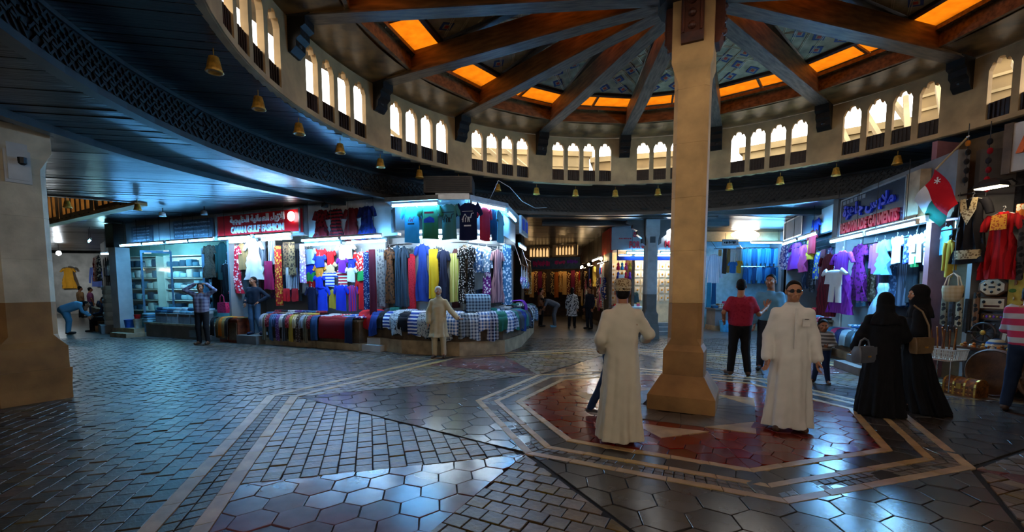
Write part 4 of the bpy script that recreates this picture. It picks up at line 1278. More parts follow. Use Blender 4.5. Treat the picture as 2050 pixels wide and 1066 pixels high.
 ('F5', -0.2, 'shirt', 4.07, 2.47, 0.18, 0.67, ((24,70,120),'plain',), 'seventh blue shirt on the lower rail of the far shop'),
 ('F5', -0.3, 'shirt', 4.27, 3.22, 0.18, 0.76, ((90,170,210),'plain',), 'eighth blue shirt on the upper rail of the far shop'),
 ('F5', -0.2, 'shirt', 4.25, 2.47, 0.18, 0.67, ((70,150,200),'plain',), 'eighth blue shirt on the lower rail of the far shop'),
 ('F6', -0.1, 'dress', 0.61, 3.03, 0.44, 1.02, ((20,18,24),'plain',), 'black dress with cream lace yoke and hem beside the flag'),
 ('F6', -0.1, 'dress', 0.99, 2.75, 0.44, 1.0, ((180,16,24),'pin',(130,8,14),), 'red gown with gold embroidered bib on the curio shop wall'),
 ('F6', -0.1, 'shirt', 0.32, 2.41, 0.15, 0.61, ((176,140,40),'plain',), 'yellow shirt half hidden behind the black dress'),
 ('F6', -0.1, 'scarf', 1.24, 2.6, 0.1, 0.86, ((60,54,52),'floral',(20,18,18),), 'dark patterned cloth at the right edge of the curio shop'),
 ('F6', -0.1, 'scarf', 1.18, 2.83, 0.12, 0.3, ((206,110,40),'floral',(230,220,190),), 'orange and white cloth at the right edge of the curio shop'),
]
GROUPS = {('F1', -0.05): 'dresses on the white upper wall', ('F1', -0.5): 'clothes hung in the fashion shop', ('F1', -0.72): 'child shirts on the jersey wall', ('F1', -0.45): 'shawls beside the jersey wall',
          'CA': 'T-shirts under the stall canopy', 'CB': 'T-shirts under the stall canopy', 'CC': 'T-shirts under the stall canopy', 'HA': 'clothes hung in the corner stall', 'HB': 'clothes hung in the corner stall',
          'F3': 'clothes hung in the garment shop', 'F4': 'clothes hung in the side shop', 'F5': 'clothes hung in the far shop', 'F6': 'clothes hung at the curio shop'}
GOBJ = {}
for i, (fk, d, kind, s, z, w, h, mt, label) in enumerate(GARMENTS):
    if kind == 'tee': w, h = w * 1.22, h * 1.08
    elif kind in ('dress', 'shirt') and d != -.05: w *= 1.18
    GOBJ[label] = hang(F[fk], s, d - (i % 3) * .025, z, kind, w, h, cloth(*mt), label, GROUPS.get((fk, d)) or GROUPS.get(fk), 100 + i)

# a second row of darker clothes behind the first
BACK = [((40, 46, 60), 'slate'), ((70, 40, 44), 'maroon'), ((60, 74, 84), 'steel grey'), ((30, 34, 40), 'charcoal'), ((84, 70, 54), 'brown'), ((40, 60, 90), 'dark blue'), ((110, 112, 116), 'grey'), ((64, 34, 60), 'aubergine')]
def back_row(fk, d, s0, s1, n, z, h, where, group, seed):
    f = F[fk]
    rl = empty('clothes_rail', (0, 0, 0)); f.xform(rl, (s0 + s1) / 2, d - .01, z + .05); tag(rl, 'rail carrying the back row of ' + where, 'rail', 'rails of the back rows')
    hw_ = (s1 - s0) / 2
    MB().tube([(-hw_, 0, 0), (hw_, 0, 0)], .014, 6).tube([(-hw_ * .9, 0, 0), (-hw_ * .9, .05, .35)], .01, 5).tube([(hw_ * .9, 0, 0), (hw_ * .9, .05, .35)], .01, 5).build('rail_tube', mat('rail_steel', (150, 150, 154), .3, .05, metal=.9), rl)
    for i in range(n):
        c, nn = BACK[(i * 3 + seed) % 8]
        w = (s1 - s0) / n * 1.35
        hang(f, s0 + (s1 - s0) * (i + .5) / n, d - .02 * (i % 2), z - .05 * (i % 3), ['dress', 'scarf', 'shirt'][i % 3], w, h - .12 * (i % 2), cloth(c, ['plain', 'floral', 'pin'][(i + seed) % 3], tuple(min(255, v + 40) for v in c)), '%s garment in the back row of %s, %s from the left' % (nn, where, nth(i + 1)), group, 800 + seed * 40 + i, False)
# ---- walls behind and between the shops on the left
A1 = F['F1']
m_shopwall = mat('pale_shop_wall', (132, 138, 142), 0.7, 0.08, 2.0)
m_cyanwall = mat('mint_shop_wall', (120, 170, 172), 0.6, 0.08, 2.0)
m_board_dark = mat('unlit_sign_board', (70, 76, 84), 0.5, 0.2, 6.0)
m_redboard = mat('red_sign_board', (190, 14, 22), 0.32, 0.06, 3.0, spec=0.5)
m_letter = mat('white_raised_letter', (236, 238, 238), 0.4, 0.05, 3.0)
m_letter_grey = mat('faint_grey_letter', (120, 128, 136), 0.5, 0.1, 3.0)
m_alu = mat('brushed_aluminium', (170, 174, 178), 0.35, 0.1, 8.0, metal=0.8)
m_kerb = mat('tan_kerb_stone', (168, 146, 114), 0.6, 0.2, 4.0, bump=0.2)
m_tabletop = mat('worn_table_board', (96, 76, 56), 0.6, 0.25, 5.0)
m_boxgrey = mat('grey_carton', (126, 128, 132), 0.7, 0.15, 4.0)
m_plastic = mat('clear_wrapped_cloth', (190, 206, 214), 0.2, 0.12, 9.0, spec=0.6)
m_cab = mat('carved_red_cabinet', (112, 50, 26), 0.5, 0.3, 9.0, bump=0.3)
m_glass = mat('shop_glass', (190, 220, 224), 0.08, 0.03, 2.0)

wall_obj('wall_back_left', A1, 4.4, 10.9, -3.1, -3.0, 0, 3.8, m_cyanwall)
FA = Facade((-16.6, 19.3), (-11.0, 17.55))
wall_obj('wall_back_glass_shop', FA, 0, FA.len, -.12, 0, 0, 3.8, m_cyanwall)
FL = Facade((-20.5, 22.6), (-13.75, 16.1))
wall_obj('wall_lane', FL, 0, FL.len, -.1, 0, 0, 3.8, m_grey)
wall_obj('wall_upper_left', A1, -.5, 7.9, -.30, -.12, 3.04, 3.82, m_grey)
wall_obj('wall_upper_jersey', A1, 7.95, 10.9, -.34, -.20, 2.90, 3.82, m_offwhite)
for i, s in enumerate((4.42,)):
    wall_obj('wall_divider_%s' % ('middle', 'east')[i], A1, s, s + .08, -3.0, -.32, 0, 3.8, m_shopwall)
wall_obj('wall_jersey_panel', A1, 7.30, 9.95, -.98, -.90, .3, 2.9, m_shopwall)
wall_obj('wall_fashion_back', A1, 4.6, 7.3, -1.5, -1.42, .3, 3.0, m_shopwall)
pl = fthing(A1, 'pillar_lane', -.85, -.05, 0, 'pale plastered pillar at the corner of the lane on the left', None); pl['kind'] = 'structure'
MB().box(-.24, .24, -.24, .24, 0, .25).build('pillar_foot', m_kerb, pl, fix=False)
MB().box(-.21, .21, -.21, .21, .25, 3.0).build('pillar_shaft', m_offwhite, pl, fix=False)
MB().box(-.25, .25, -.25, .25, 3.0, 3.8).build('pillar_head', m_dark, pl, fix=False)

# ---- unlit boards over the first shop
def sign_board(fac, s0, s1, z0, z1, d, m, label, frame=None, name='sign_board', depth=.06, lit=False):
    o = fthing(fac, name, (s0 + s1) / 2, d, (z0 + z1) / 2, label, 'sign')
    w, h = (s1 - s0) / 2, (z1 - z0) / 2
    MB().box(-w, w, 0, depth, -h, h).build('board', m, o, fix=False)
    if frame:
        f = MB()
        for a, b in (((-w, h), (w, h)), ((w, h), (w, -h)), ((w, -h), (-w, -h)), ((-w, -h), (-w, h))):
            f.bar((a[0], -.005, a[1]), (b[0], -.005, b[1]), .04, .03, (0, 1, 0))
        f.build('sign_frame', frame, o, fix=False)
    return o
def scribble(o, x0, x1, z, h, m, seed, n=None):
    """one line of small raised strokes too faint to read"""
    r = random.Random(seed); mb = MB(); x = x0
    while x < x1:
        w = r.uniform(.02, .07)
        mb.box(x, min(x1, x + w), -.012, .002, z - h / 2 * r.uniform(.3, 1), z + h / 2 * r.uniform(.3, 1)); x += w + r.uniform(.008, .03)
    tag(mb.build('faint_lettering', m, o, fix=False), kind='stuff')
sb = sign_board(A1, .06, 1.23, 3.12, 3.66, .0, m_board_dark, 'dark blue unlit shop board at the left end of the row')
for i in range(5): scribble(sb, -.45, .45, .19 - .095 * i, .05, m_letter_grey, i)
sb = sign_board(A1, 1.28, 2.34, 3.12, 3.68, -.02, m_grey, 'plain grey blank panel between two unlit boards')
sb = sign_board(A1, 2.38, 4.26, 3.14, 3.70, .0, m_board_dark, 'long dim grey board with faint lettering beside the red sign')
for i in range(4): scribble(sb, -.85, .85, .18 - .12 * i, .07, m_letter_grey, 10 + i)
# ---- red sign
sb = sign_board(A1, 4.55, 7.9, 3.10, 3.72, .02, m_redboard, 'red shop sign reading OMAN GULF FASHION in white', m_alu, depth=.10)
text_mesh('latin_lettering', 'OMAN GULF FASHION', .3, m_letter, sb, (.02, -.012, -.13), .012, 2.15, .20, .012)
text_mesh('arabic_lettering', arabic('الازياء العمانية الخليجية'), .3, m_letter, sb, (.02, -.012, .13), .012, 2.2, .26, .010)
sp = MB(); sp.ball((1.45, -.07, .10), .13, .05, .13); sp.build('sign_glow_ball', glow('sign_glare_glow', (.85, .95, 1.0), 10), sb, smooth=True)  # glowing ball added for the white glare spot on the board
# small ceiling spots over the row
for i, (s, d) in enumerate(((4.1, 1.2), (5.4, .9), (9.2, .4))):
    o = fthing(A1, 'ceiling_spot', s, d, 3.80, 'small %s ceiling spot over the left shops' % ('white', 'grey', 'black')[i], 'lamp', 'ceiling spots')
    MB().tube([(0, 0, 0), (0, 0, -.10)], .012, 6).build('stem', m_black, o)
    MB().lathe([(.02, .02), (.07, 0), (.085, -.09), (.07, -.10), (0, -.06)], (0.03, -.03, -.13), 10).build('head', (m_white, m_grey, m_black)[i], o, smooth=True)

# ---- tubes along the left row
tube_light(A1.P(-.15, .24, 3.02), A1.P(1.1, .24, 3.02), 'first fluorescent tube over the glass fronted shop')
tube_light(A1.P(1.15, .24, 3.02), A1.P(2.3, .24, 3.02), 'second fluorescent tube over the glass fronted shop')
tube_light(A1.P(2.42, .24, 3.02), A1.P(3.5, .24, 3.02), 'third fluorescent tube before the dim grey board')
tube_light(A1.P(3.55, .24, 3.02), A1.P(4.7, .24, 3.02), 'fourth fluorescent tube beside the red sign')
tube_light(A1.P(4.9, .24, 3.02), A1.P(6.3, .24, 3.02), 'fluorescent tube under the left half of the red sign')
tube_light(A1.P(6.45, .24, 3.02), A1.P(7.85, .24, 3.02), 'fluorescent tube under the right half of the red sign')
tube_light(A1.P(8.1, .16, 2.84), A1.P(9.4, .16, 2.84), 'fluorescent tube under the maroon dresses')
tube_light(A1.P(9.45, .16, 2.84), A1.P(10.75, .16, 2.84), 'fluorescent tube under the dark blue dress')
tube_light(FA.P(.9, 1.3, 2.95), FA.P(2.2, 1.3, 2.95), 'fluorescent tube inside the glass fronted shop', 120, (.40, .85, 1.0))
tube_light(FA.P(3.3, 1.3, 2.95), FA.P(4.6, 1.3, 2.95), 'second fluorescent tube inside the glass fronted shop', 120, (.40, .85, 1.0))
tube_light(A1.P(4.7, -.22, 2.98), A1.P(5.9, -.22, 2.98), 'inner added white tube over the left fashion shop clothes', 50, INNER_RGB)  # this and the next inner tubes are added to whiten the clothes
tube_light(A1.P(6.1, -.22, 2.98), A1.P(7.3, -.22, 2.98), 'inner added white tube over the right fashion shop clothes', 50, INNER_RGB)
tube_light(A1.P(7.6, -.40, 2.80), A1.P(8.9, -.40, 2.80), 'inner added white tube over the left of the jersey wall', 50, INNER_RGB)
tube_light(A1.P(9.1, -.40, 2.80), A1.P(10.4, -.40, 2.80), 'inner added white tube over the right of the jersey wall', 50, INNER_RGB)

# ---- glass fronted shop
def shelf_unit(fac, s0, s1, d0, d1, z0, z1, n, m, label, seed, goods, group, gname='wrapped_parcel', gcat='parcel', glabel='wrapped parcel', mats=None, per=4):
    o = fthing(fac, 'shelf_unit', (s0 + s1) / 2, (d0 + d1) / 2, z0, label, 'shelf')
    w, dd, h = (s1 - s0) / 2, (d1 - d0) / 2, z1 - z0
    MB().box(-w, -w + .03, -dd, dd, 0, h).build('side_panel', m, o, fix=False)
    MB().box(w - .03, w, -dd, dd, 0, h).build('side_panel', m, o, fix=False)
    MB().box(-w, w, dd - .02, dd, 0, h).build('back_panel', m, o, fix=False)
    for i in range(n + 1):
        MB().box(-w + .03, w - .03, -dd, dd - .02, h * i / n - (.0 if i == 0 else .025), h * i / n + (.025 if i == 0 else 0)).build('shelf', m, o, fix=False)
    r = random.Random(seed)
    if goods:
        c = 0
        for i in range(n):
            for j in range(per):
                c += 1
                ww = (2 * w - .1) / per
                hh = r.uniform(.35, .8) * h / n * .9
                mm = r.choice(mats)
                sl = -w + .05 + ww * (j + .5)
                p = fac.P((s0 + s1) / 2 + sl, (d0 + d1) / 2 + .02, z0 + h * i / n + .026)
                row = 'bottom' if i == 0 else 'top' if i == n - 1 else nth(i + 1) + ' lowest'
                folded(gname, ww * .9, dd * 1.5, hh, mm, '%s, %s from the left on the %s shelf of %s' % (glabel, nth(j + 1), row, goods), gcat, group, p, fac.rz)
    return o
pk = [m_plastic, cloth((150, 196, 210)), cloth((70, 120, 150)), cloth((200, 206, 206)), cloth((40, 70, 96))]
shelf_unit(FA, .5, 2.6, .02, .42, .7, 2.9, 5, m_white, 'white shelves at the back of the glass fronted shop', 3, 'the glass shop', 'parcels in the glass fronted shop', mats=pk, per=6)
shelf_unit(A1, 2.30, 2.72, -1.3, -.9, .9, 2.75, 5, mat('dark_rack', (36, 34, 34), .5), 'narrow dark rack beside the shop door', 4, 'the narrow dark rack', 'goods on the dark rack', 'boxed_good', 'box', 'small box', [m_boxgrey, cloth((60, 80, 90)), cloth((150, 170, 176))], per=2)
shelf_unit(FA, 3.0, 5.2, .02, .42, .7, 2.9, 5, m_white, 'blue lit shelves behind the framed opening', 5, 'the framed opening', 'parcels behind the framed opening', mats=pk, per=6)
dfm = fthing(A1, 'door_frame', 3.5, -.6, 0, 'blue grey door frame of the shop beside the dark rack', None); dfm['kind'] = 'structure'
for x in (-.62, .62): MB().box(x - .06, x + .06, -.06, .06, .45, 2.85).build('jamb', mat('blue_grey_frame', (84, 116, 136), .5), dfm, fix=False)
MB().box(-.68, .68, -.06, .06, 2.75, 2.9).build('head_rail', MATS['blue_grey_frame'], dfm, fix=False)
gd = fthing(A1, 'glass_door', .15, -.2, .1, 'half open glass door with dark frame by the pale pillar', 'door')
gd.rotation_euler = (0, 0, A1.rz + 1.1)
for x in (-.03, .77): MB().box(x, x + .06, -.02, .02, 0, 2.8).build('stile', MATS['blue_grey_frame'], gd, fix=False)
for z in (0, 2.72): MB().box(.03, .77, -.02, .02, z, z + .08).build('rail', MATS['blue_grey_frame'], gd, fix=False)
def pane_mat():
    m = bpy.data.materials.new('clear_pane'); m.use_nodes = True
    N = m.node_tree.nodes; L = m.node_tree.links; N.remove(N['Principled BSDF'])
    a = N.new('ShaderNodeBsdfTransparent'); a.inputs[0].default_value = (.82, .95, .95, 1)
    g = N.new('ShaderNodeBsdfGlossy'); g.inputs['Roughness'].default_value = .05
    x = N.new('ShaderNodeMixShader'); x.inputs[0].default_value = .05
    L.new(a.outputs[0], x.inputs[1]); L.new(g.outputs[0], x.inputs[2]); L.new(x.outputs[0], N['Material Output'].inputs['Surface'])
    return m
m_pane = pane_mat()
MB().box(.03, .77, -.005, .005, .08, 2.72).build('pane', m_pane, gd, fix=False)
ct = fthing(A1, 'stone_counter', 2.1, -.45, 0, 'low grey counter in front of the glass fronted shop', 'counter')
MB().box(-1.6, 1.6, -.42, .42, 0, .42).build('counter_body', m_grey, ct, fix=False)
MB().box(-1.64, 1.64, -.46, .46, .42, .48).build('counter_top', m_kerb, ct, fix=False)
MB().box(.75, 1.25, -.435, -.42, .08, .3).build('vent_panel', m_alu, ct, fix=False)
for i in range(4):
    o = fthing(A1, 'grey_carton', 1.35 + .62 * i, -.22, .48, 'grey carton, %s from the left on the low counter' % nth(i + 1), 'carton', 'cartons on the counter')
    MB().box(-.28, .28, -.18, .18, 0, .30).build('carton_body', m_boxgrey if i != 1 else mat('pale_carton', (170, 176, 180), .7), o, fix=False)
    MB().box(-.29, .29, -.19, -.01, .30, .315).build('flap', m_boxgrey, o, fix=False); MB().box(-.29, .29, .01, .19, .30, .315).build('flap', m_boxgrey, o, fix=False)
r_ = random.Random(5)
for i in range(16):
    s = .9 + (i % 8) * .34; lay_ = i // 8
    folded('wrapped_parcel', .32, .30, .085, r_.choice(pk), 'clear wrapped parcel, %s from the left in the %s layer on the cartons' % (nth(i % 8 + 1), ('lower', 'upper')[lay_]), 'parcel', 'parcels on the cartons', A1.P(s, -.32 - .06 * lay_, .80 + .09 * lay_), A1.rz + r_.uniform(-.15, .15))
for i in range(4):
    folded('wrapped_parcel', .3, .32, .075, r_.choice(pk), 'flat parcel, %s from the bottom of the pile beside the glass door' % nth(i + 1), 'parcel', 'parcels by the glass door', A1.P(.72, -.05, .481 + .078 * i), A1.rz + r_.uniform(-.1, .1))
stp = fthing(A1, 'shop_step', .05, .12, 0, 'pale stone steps at the foot of the pale pillar', 'step')
MB().box(-.45, .5, -.45, .1, 0, .14).build('tread', m_kerb, stp, fix=False); MB().box(-.42, .45, -.2, .1, .14, .28).build('tread', m_kerb, stp, fix=False)
bk = fthing(A1, 'blue_bucket', -.18, .10, .28, 'blue plastic tub on the steps by the pale pillar', 'tub')
MB().lathe([(.13, 0), (.155, .26), (.165, .27), (.15, .27), (.12, .03), (0, .03)], n=14).build('tub_body', mat('blue_plastic', (30, 90, 190), .4), bk, smooth=.8)
bk = fthing(A1, 'white_bucket', .22, .06, .28, 'cream plastic bucket on the steps', 'bucket')
MB().lathe([(.10, 0), (.125, .30), (.135, .31), (.12, .31), (.10, .03), (0, .03)], n=14).build('bucket_body', mat('cream_plastic', (190, 190, 176), .4), bk, smooth=.8)
bk = fthing(A1, 'red_pot', .22, .06, .31 + .28, 'red plastic pot standing in the cream bucket', 'pot')
MB().lathe([(.075, 0), (.10, .13), (.105, .14), (.09, .14), (.07, .02), (0, .02)], n=12).build('pot_body', mat('red_plastic', (190, 26, 30), .4), bk, smooth=.8)

# ---- fashion shop floor goods
cb = fthing(A1, 'carved_cabinet', 4.75, -.28, 0, 'carved red brown cabinet covered with orange scarves', 'cabinet')
MB().box(-.42, .42, -.26, .26, 0, .66).build('cabinet_body', m_cab, cb, fix=False); MB().box(-.46, .46, -.30, .30, .66, .71).build('cabinet_top', m_cab, cb, fix=False)
for x in (-.21, .21): MB().box(x - .17, x + .17, -.275, -.26, .08, .6).build('cabinet_door', m_tabletop, cb, fix=False)
for i in range(5):
    folded('folded_scarf', .30, .26, .04 + .015 * (i % 2), cloth([(206, 120, 30), (220, 150, 40), (150, 60, 30), (190, 100, 40), (120, 96, 60)][i]), '%s folded scarf on the carved cabinet, %s from the left' % (['orange', 'amber', 'rust', 'ochre', 'olive'][i], nth(i + 1)), 'scarf', 'scarves on the carved cabinet', A1.P(4.42 + .165 * i, -.28 + .05 * (i % 2), .711 + .0 * i), A1.rz + .2 * i)
for i in range(5):
    draped(A1, 4.2 + .15 * i if i < 1 else 4.32 + .13 * i, .03, .70, .13, .2, .5 + .05 * (i % 2), cloth([(30, 28, 28), (90, 70, 40), (200, 110, 30), (150, 120, 70), (50, 40, 34)][i]), '%s scarf hanging down the front of the carved cabinet, %s from the left' % (['black', 'brown', 'orange', 'tan', 'umber'][i], nth(i + 1)), 'scarf', 'scarves down the carved cabinet', 40 + i)
hb_ = fthing(A1, 'pink_handbag', 4.22, -.25, .86, 'pink handbag hanging beside the carved cabinet', 'handbag')
MB().rings([[(x * w, y * .06, z) for x, y in ((-1, -1), (1, -1), (1, 1), (-1, 1))] for w, z in ((.19, 0), (.21, .12), (.18, .32))]).build('bag_body', cloth((206, 40, 90), 'floral', (150, 20, 60)), hb_)
MB().tube([(-.1, -.03, .32), (-.08, -.03, .5), (0, -.03, .56), (.08, -.03, .5), (.1, -.03, .32)], .012, 6).build('strap', mat('pink_strap', (180, 40, 80), .5), hb_)
MB().tube([(0, -.03, .56), (0, -.03, 2.9)], .004, 4).build('cord', m_black, hb_)
stp = fthing(A1, 'shop_platform', 5.62, -.45, 0, 'grey stone platform before the fashion shop', 'platform')
MB().box(-.42, .42, -.5, .5, 0, .25).build('platform_block', m_grey, stp, fix=False)
# tables of scarves and shirts
def table(fac, s0, s1, d0, d1, h, label, m=m_tabletop):
    t = fthing(fac, 'display_table', (s0 + s1) / 2, (d0 + d1) / 2, 0, label, 'table')
    w, dd = (s1 - s0) / 2, (d1 - d0) / 2
    MB().box(-w, w, -dd, dd, h - .05, h).build('table_top', m, t, fix=False)
    MB().box(-w + .06, w - .06, -dd + .12, dd, .18, h - .05).build('table_body', m, t, fix=False)
    MB().box(-w + .02, w - .02, -dd + .06, dd, 0, .18).build('table_plinth', m_kerb, t, fix=False)
    return t
table(A1, 6.08, 8.06, -.85, -.14, .80, 'scarf table in front of the fashion shop')
table(A1, 8.10, 9.62, -.85, -.14, .80, 'shirt table under the jersey wall')
SC = [((150, 150, 160), 'slate'), ((96, 60, 110), 'plum'), ((160, 130, 90), 'sand'), ((60, 90, 120), 'steel blue'), ((150, 40, 50), 'brick red'), ((90, 80, 60), 'olive'), ((200, 190, 180), 'cream'), ((70, 50, 40), 'brown'), ((40, 60, 100), 'navy'), ((180, 150, 60), 'mustard'), ((120, 30, 40), 'wine'), ((50, 50, 54), 'charcoal')]
for i in range(15):
    c, n_ = SC[(i * 5) % 12]
    draped(A1, 6.15 + .133 * i, -.12, .83, .135, .5, .30 + .38 * (i % 2), cloth(c, ['plain', 'pin', 'dots'][i % 3], tuple(min(255, v + 60) for v in c)), '%s scarf over the scarf table edge, %s from the left' % (n_, nth(i + 1)), 'scarf', 'scarves over the scarf table', 60 + i, 'draped_scarf')
for i in range(14):
    c, n_ = SC[(i * 7 + 3) % 12]
    folded('folded_scarf', .26, .24, .07, cloth(c, ['plain', 'floral'][i % 2], tuple(min(255, v + 50) for v in c)), '%s folded scarf, %s from the left in the %s row on the scarf table' % (n_, nth(i % 7 + 1), ('front', 'back')[i // 7]), 'scarf', 'folded scarves on the scarf table', A1.P(6.22 + .275 * (i % 7), -.36 - .28 * (i // 7), .86 + .05 * (i // 7)), A1.rz + .1 * (i % 3))
SH = [((30, 60, 120), 'navy'), ((190, 30, 50), 'red'), ((60, 120, 150), 'teal'), ((200, 200, 206), 'white'), ((40, 150, 90), 'green'), ((90, 50, 120), 'violet'), ((30, 30, 40), 'black'), ((60, 100, 190), 'blue')]
for i in range(16):
    c, n_ = SH[(i * 3) % 8]
    folded('folded_shirt', .30, .26, .05, cloth(c, ['plain', 'floral', 'check'][i % 3], (200, 200, 210)), '%s folded shirt, %s from the left in the %s row under the jersey wall' % (n_, nth(i % 8 + 1), ('front', 'back')[i // 8]), 'shirt', 'folded shirts under the jersey wall', A1.P(8.2 + .19 * (i % 8), -.34 - .3 * (i // 8), .801 + .03 * (i % 2) + .03 * (i // 8)), A1.rz + .3 * (i % 4))
draped(A1, 8.85, -.12, .82, .95, .4, .52, cloth((120, 14, 22)), 'dark red cloth hanging over the shirt table', 'cloth', None, 90, 'table_cloth', 1.02)
draped(A1, 8.22, -.10, .83, .2, .4, .6, cloth((40, 70, 110)), 'blue jeans over the left end of the shirt table', 'jeans', None, 91, 'draped_jeans')
draped(A1, 9.42, -.10, .83, .22, .4, .62, cloth((24, 40, 70)), 'navy jeans over the right end of the shirt table', 'jeans', None, 92, 'draped_jeans')
stp = fthing(A1, 'shop_step', 9.95, -.6, 0, 'pale steps between the shirt table and the corner stall', 'step')
for i in range(3): MB().box(-.30, .30, -.35 + .2 * i, .4, .16 * i, .16 * (i + 1)).build('tread', m_offwhite, stp, fix=False)

# ---- corner stall
TP = [Vector(p) for p in ((-4.0, 11.95), (-2.75, 11.0), (-1.25, 10.52), (-.15, 10.98), (.3, 12.3), (.85, 16.5))]
TI = [Vector(p) for p in ((-3.7, 12.45), (-2.45, 11.62), (-1.15, 11.22), (-.62, 11.5), (-.42, 12.5), (.1, 16.5))]
SEG = [Facade(TP[i], TP[i + 1]) for i in range(5)]
seg_label = ['left wing of the corner stall table', 'front left wing of the corner stall table', 'front right wing of the corner stall table', 'street corner wing of the corner stall table', 'long street side of the corner stall table']
for i in range(5):
    c = (TP[i] + TP[i + 1]) / 2
    t = empty('display_table', (c.x, c.y, 0)); tag(t, seg_label[i], 'table', 'tables of the corner stall')
    q = [TP[i] - c, TP[i + 1] - c, TI[i + 1] - c, TI[i] - c]
    def shrink(f): return [tuple(q[0].lerp(q[3], f)), tuple(q[1].lerp(q[2], f)), tuple(q[2]), tuple(q[3])]
    MB().prism(shrink(.06), 0, .34).build('stone_kerb', m_kerb, t)
    MB().prism(shrink(.16), .34, .88).build('table_body', m_tabletop, t)
    MB().prism(shrink(.02), .88, .93).build('table_top', m_tabletop, t)
DR = [((30, 44, 90), 'check', (190, 200, 214), 'navy checked shirt'), ((150, 160, 166), 'check', (40, 50, 60), 'grey checked shirt'), ((24, 26, 32), 'plain', (0, 0, 0), 'black shirt'), ((40, 110, 100), 'plain', (0, 0, 0), 'sea green shirt'),
      ((200, 206, 210), 'check', (40, 60, 90), 'white checked shirt'), ((40, 70, 150), 'stripe', (220, 226, 236), 'blue striped shirt'), ((70, 76, 84), 'plain', (0, 0, 0), 'slate shirt'), ((60, 100, 160), 'check', (230, 234, 240), 'blue checked shirt'), ((180, 190, 196), 'dots', (60, 70, 90), 'pale dotted shirt'), ((34, 60, 130), 'plain', (0, 0, 0), 'royal blue shirt')]
n_ = 0
for i, f in enumerate(SEG):
    cnt = max(2, int(f.len / .235)) if i < 4 else 12
    for j in range(cnt):
        n_ += 1
        c = DR[(n_ * 3 + i) % 10] if not (i == 0 and j < 2) else ((196, 30, 40), 'plain', (0, 0, 0), 'red shirt')
        s = f.len * (j + .5) / cnt
        draped(f, s, .0, .945, f.len / cnt * random.uniform(.95, 1.25), .42, random.uniform(.30, .58), cloth(c[0], c[1], c[2]), '%s over the corner stall edge, %s from the left' % (c[3], nth(n_)), 'shirt', 'shirts over the corner stall edge', 200 + n_, 'draped_shirt', random.uniform(1.0, 1.35), random.uniform(0, .05), 1.0)
n_ = 0
for i, f in enumerate(SEG):
    cnt = max(2, int(f.len / .30)) if i < 4 else 10
    for j in range(cnt):
        n_ += 1
        c = DR[(n_ * 7 + 2) % 10]
        s = f.len * (j + .5) / cnt
        folded('folded_shirt', min(.27, f.len / cnt * .95), .24, .09 + .03 * (j % 3), cloth(c[0], c[1], c[2]), '%s folded at the back of the corner stall table, %s from the left' % (c[3], nth(n_)), 'shirt', 'folded shirts at the corner stall', f.P(s, -.50, .965), f.rz)
# checked cloth bundle, purple scarf, hanging purses on the stall
o = draped(SEG[2], .55, -.25, 1.42, .62, .25, .36, cloth((150, 180, 200), 'check', (40, 56, 80)), 'pale blue checked cloth over a rail above the stall front', 'cloth', None, 77, 'checked_cloth', 1.0)
rl = fthing(SEG[2], 'cloth_rail', .55, -.30, .93, 'small chrome rail carrying the checked cloth', 'rail')
MB().tube([(-.33, 0, 0), (-.33, 0, .47), (.33, 0, .47), (.33, 0, 0)], .012, 6).build('rail_tube', m_chrome, rl)
draped(SEG[4], .7, -.08, 1.22, .55, .3, .26, cloth((120, 40, 170), 'floral', (90, 20, 140)), 'bright purple scarf at the street corner of the stall', 'scarf', None, 78, 'purple_scarf', 1.0)
rl = fthing(SEG[4], 'cloth_rail', .7, -.12, .93, 'small chrome rail carrying the purple scarf', 'rail')
MB().tube([(-.28, 0, 0), (-.28, 0, .27), (.28, 0, .27), (.28, 0, 0)], .012, 6).build('rail_tube', m_chrome, rl)
# stall core, canopy, upper boards
core = [(-3.75, 12.55), (-2.4, 11.72), (-1.1, 11.38), (-.35, 12.2), (.05, 16.5), (-3.3, 16.5)]
co = empty('wall_stall_core', (0, 0, 0)); tag(co, 'pale core of the corner stall', kind='structure')
MB().prism(core, 0, 2.95).build('core_wall', m_shopwall, co)
upc = [(-2.72, 10.62), (-1.62, 10.34), (-.98, 10.26), (-.30, 11.05), (.10, 13.6), (.10, 16.5), (-3.2, 16.5), (-3.0, 11.2)]
MB().prism(upc, 2.96, 3.50).build('upper_wall', m_shopwall, co)
cp = empty('stall_canopy', (-1.4, 11.0, 3.5)); tag(cp, 'grey canopy board over the corner stall', 'canopy')
MB().prism([(-1.45, -.75), (-.2, -1.04), (.48, -1.04), (1.30, -.05), (1.75, 2.6), (1.75, 5.4), (-1.7, 5.4)], .06, .12).build('canopy_board', m_offwhite, cp)
MB().bar((-1.45, -.75, .09), (-.2, -1.06, .09), .04, .10).bar((-.2, -1.06, .09), (.48, -1.06, .09), .04, .10).bar((.48, -1.06, .09), (1.3, -.05, .09), .04, .10).build('canopy_edge', m_alu, cp, fix=False)
ac = empty('air_conditioner', (-1.40, 10.45, 3.62)); tag(ac, 'grey boxed air conditioner on top of the stall canopy', 'air conditioner')
MB().box(-.55, .52, -.35, .35, .10, .46).build('casing', mat('dark_casing', (70, 66, 62), .5), ac, fix=False)
MB().box(-.30, .45, -.30, .30, 0, .10).build('drip_tray', m_alu, ac, fix=False)
gr = MB()
for i in range(7): gr.box(-.5, .47, -.36, -.35, .14 + .045 * i, .16 + .045 * i)
gr.build('grille', m_black, ac, fix=False)
wire = MB(); wire.tube([(-.55, 10.6, 3.62), (-.42, 10.3, 3.78), (-.3, 10.1, 3.98), (-.05, 10.4, 3.9), (.25, 11.1, 3.72), (.6, 11.9, 3.7), (.95, 12.4, 3.80)], .008, 5)
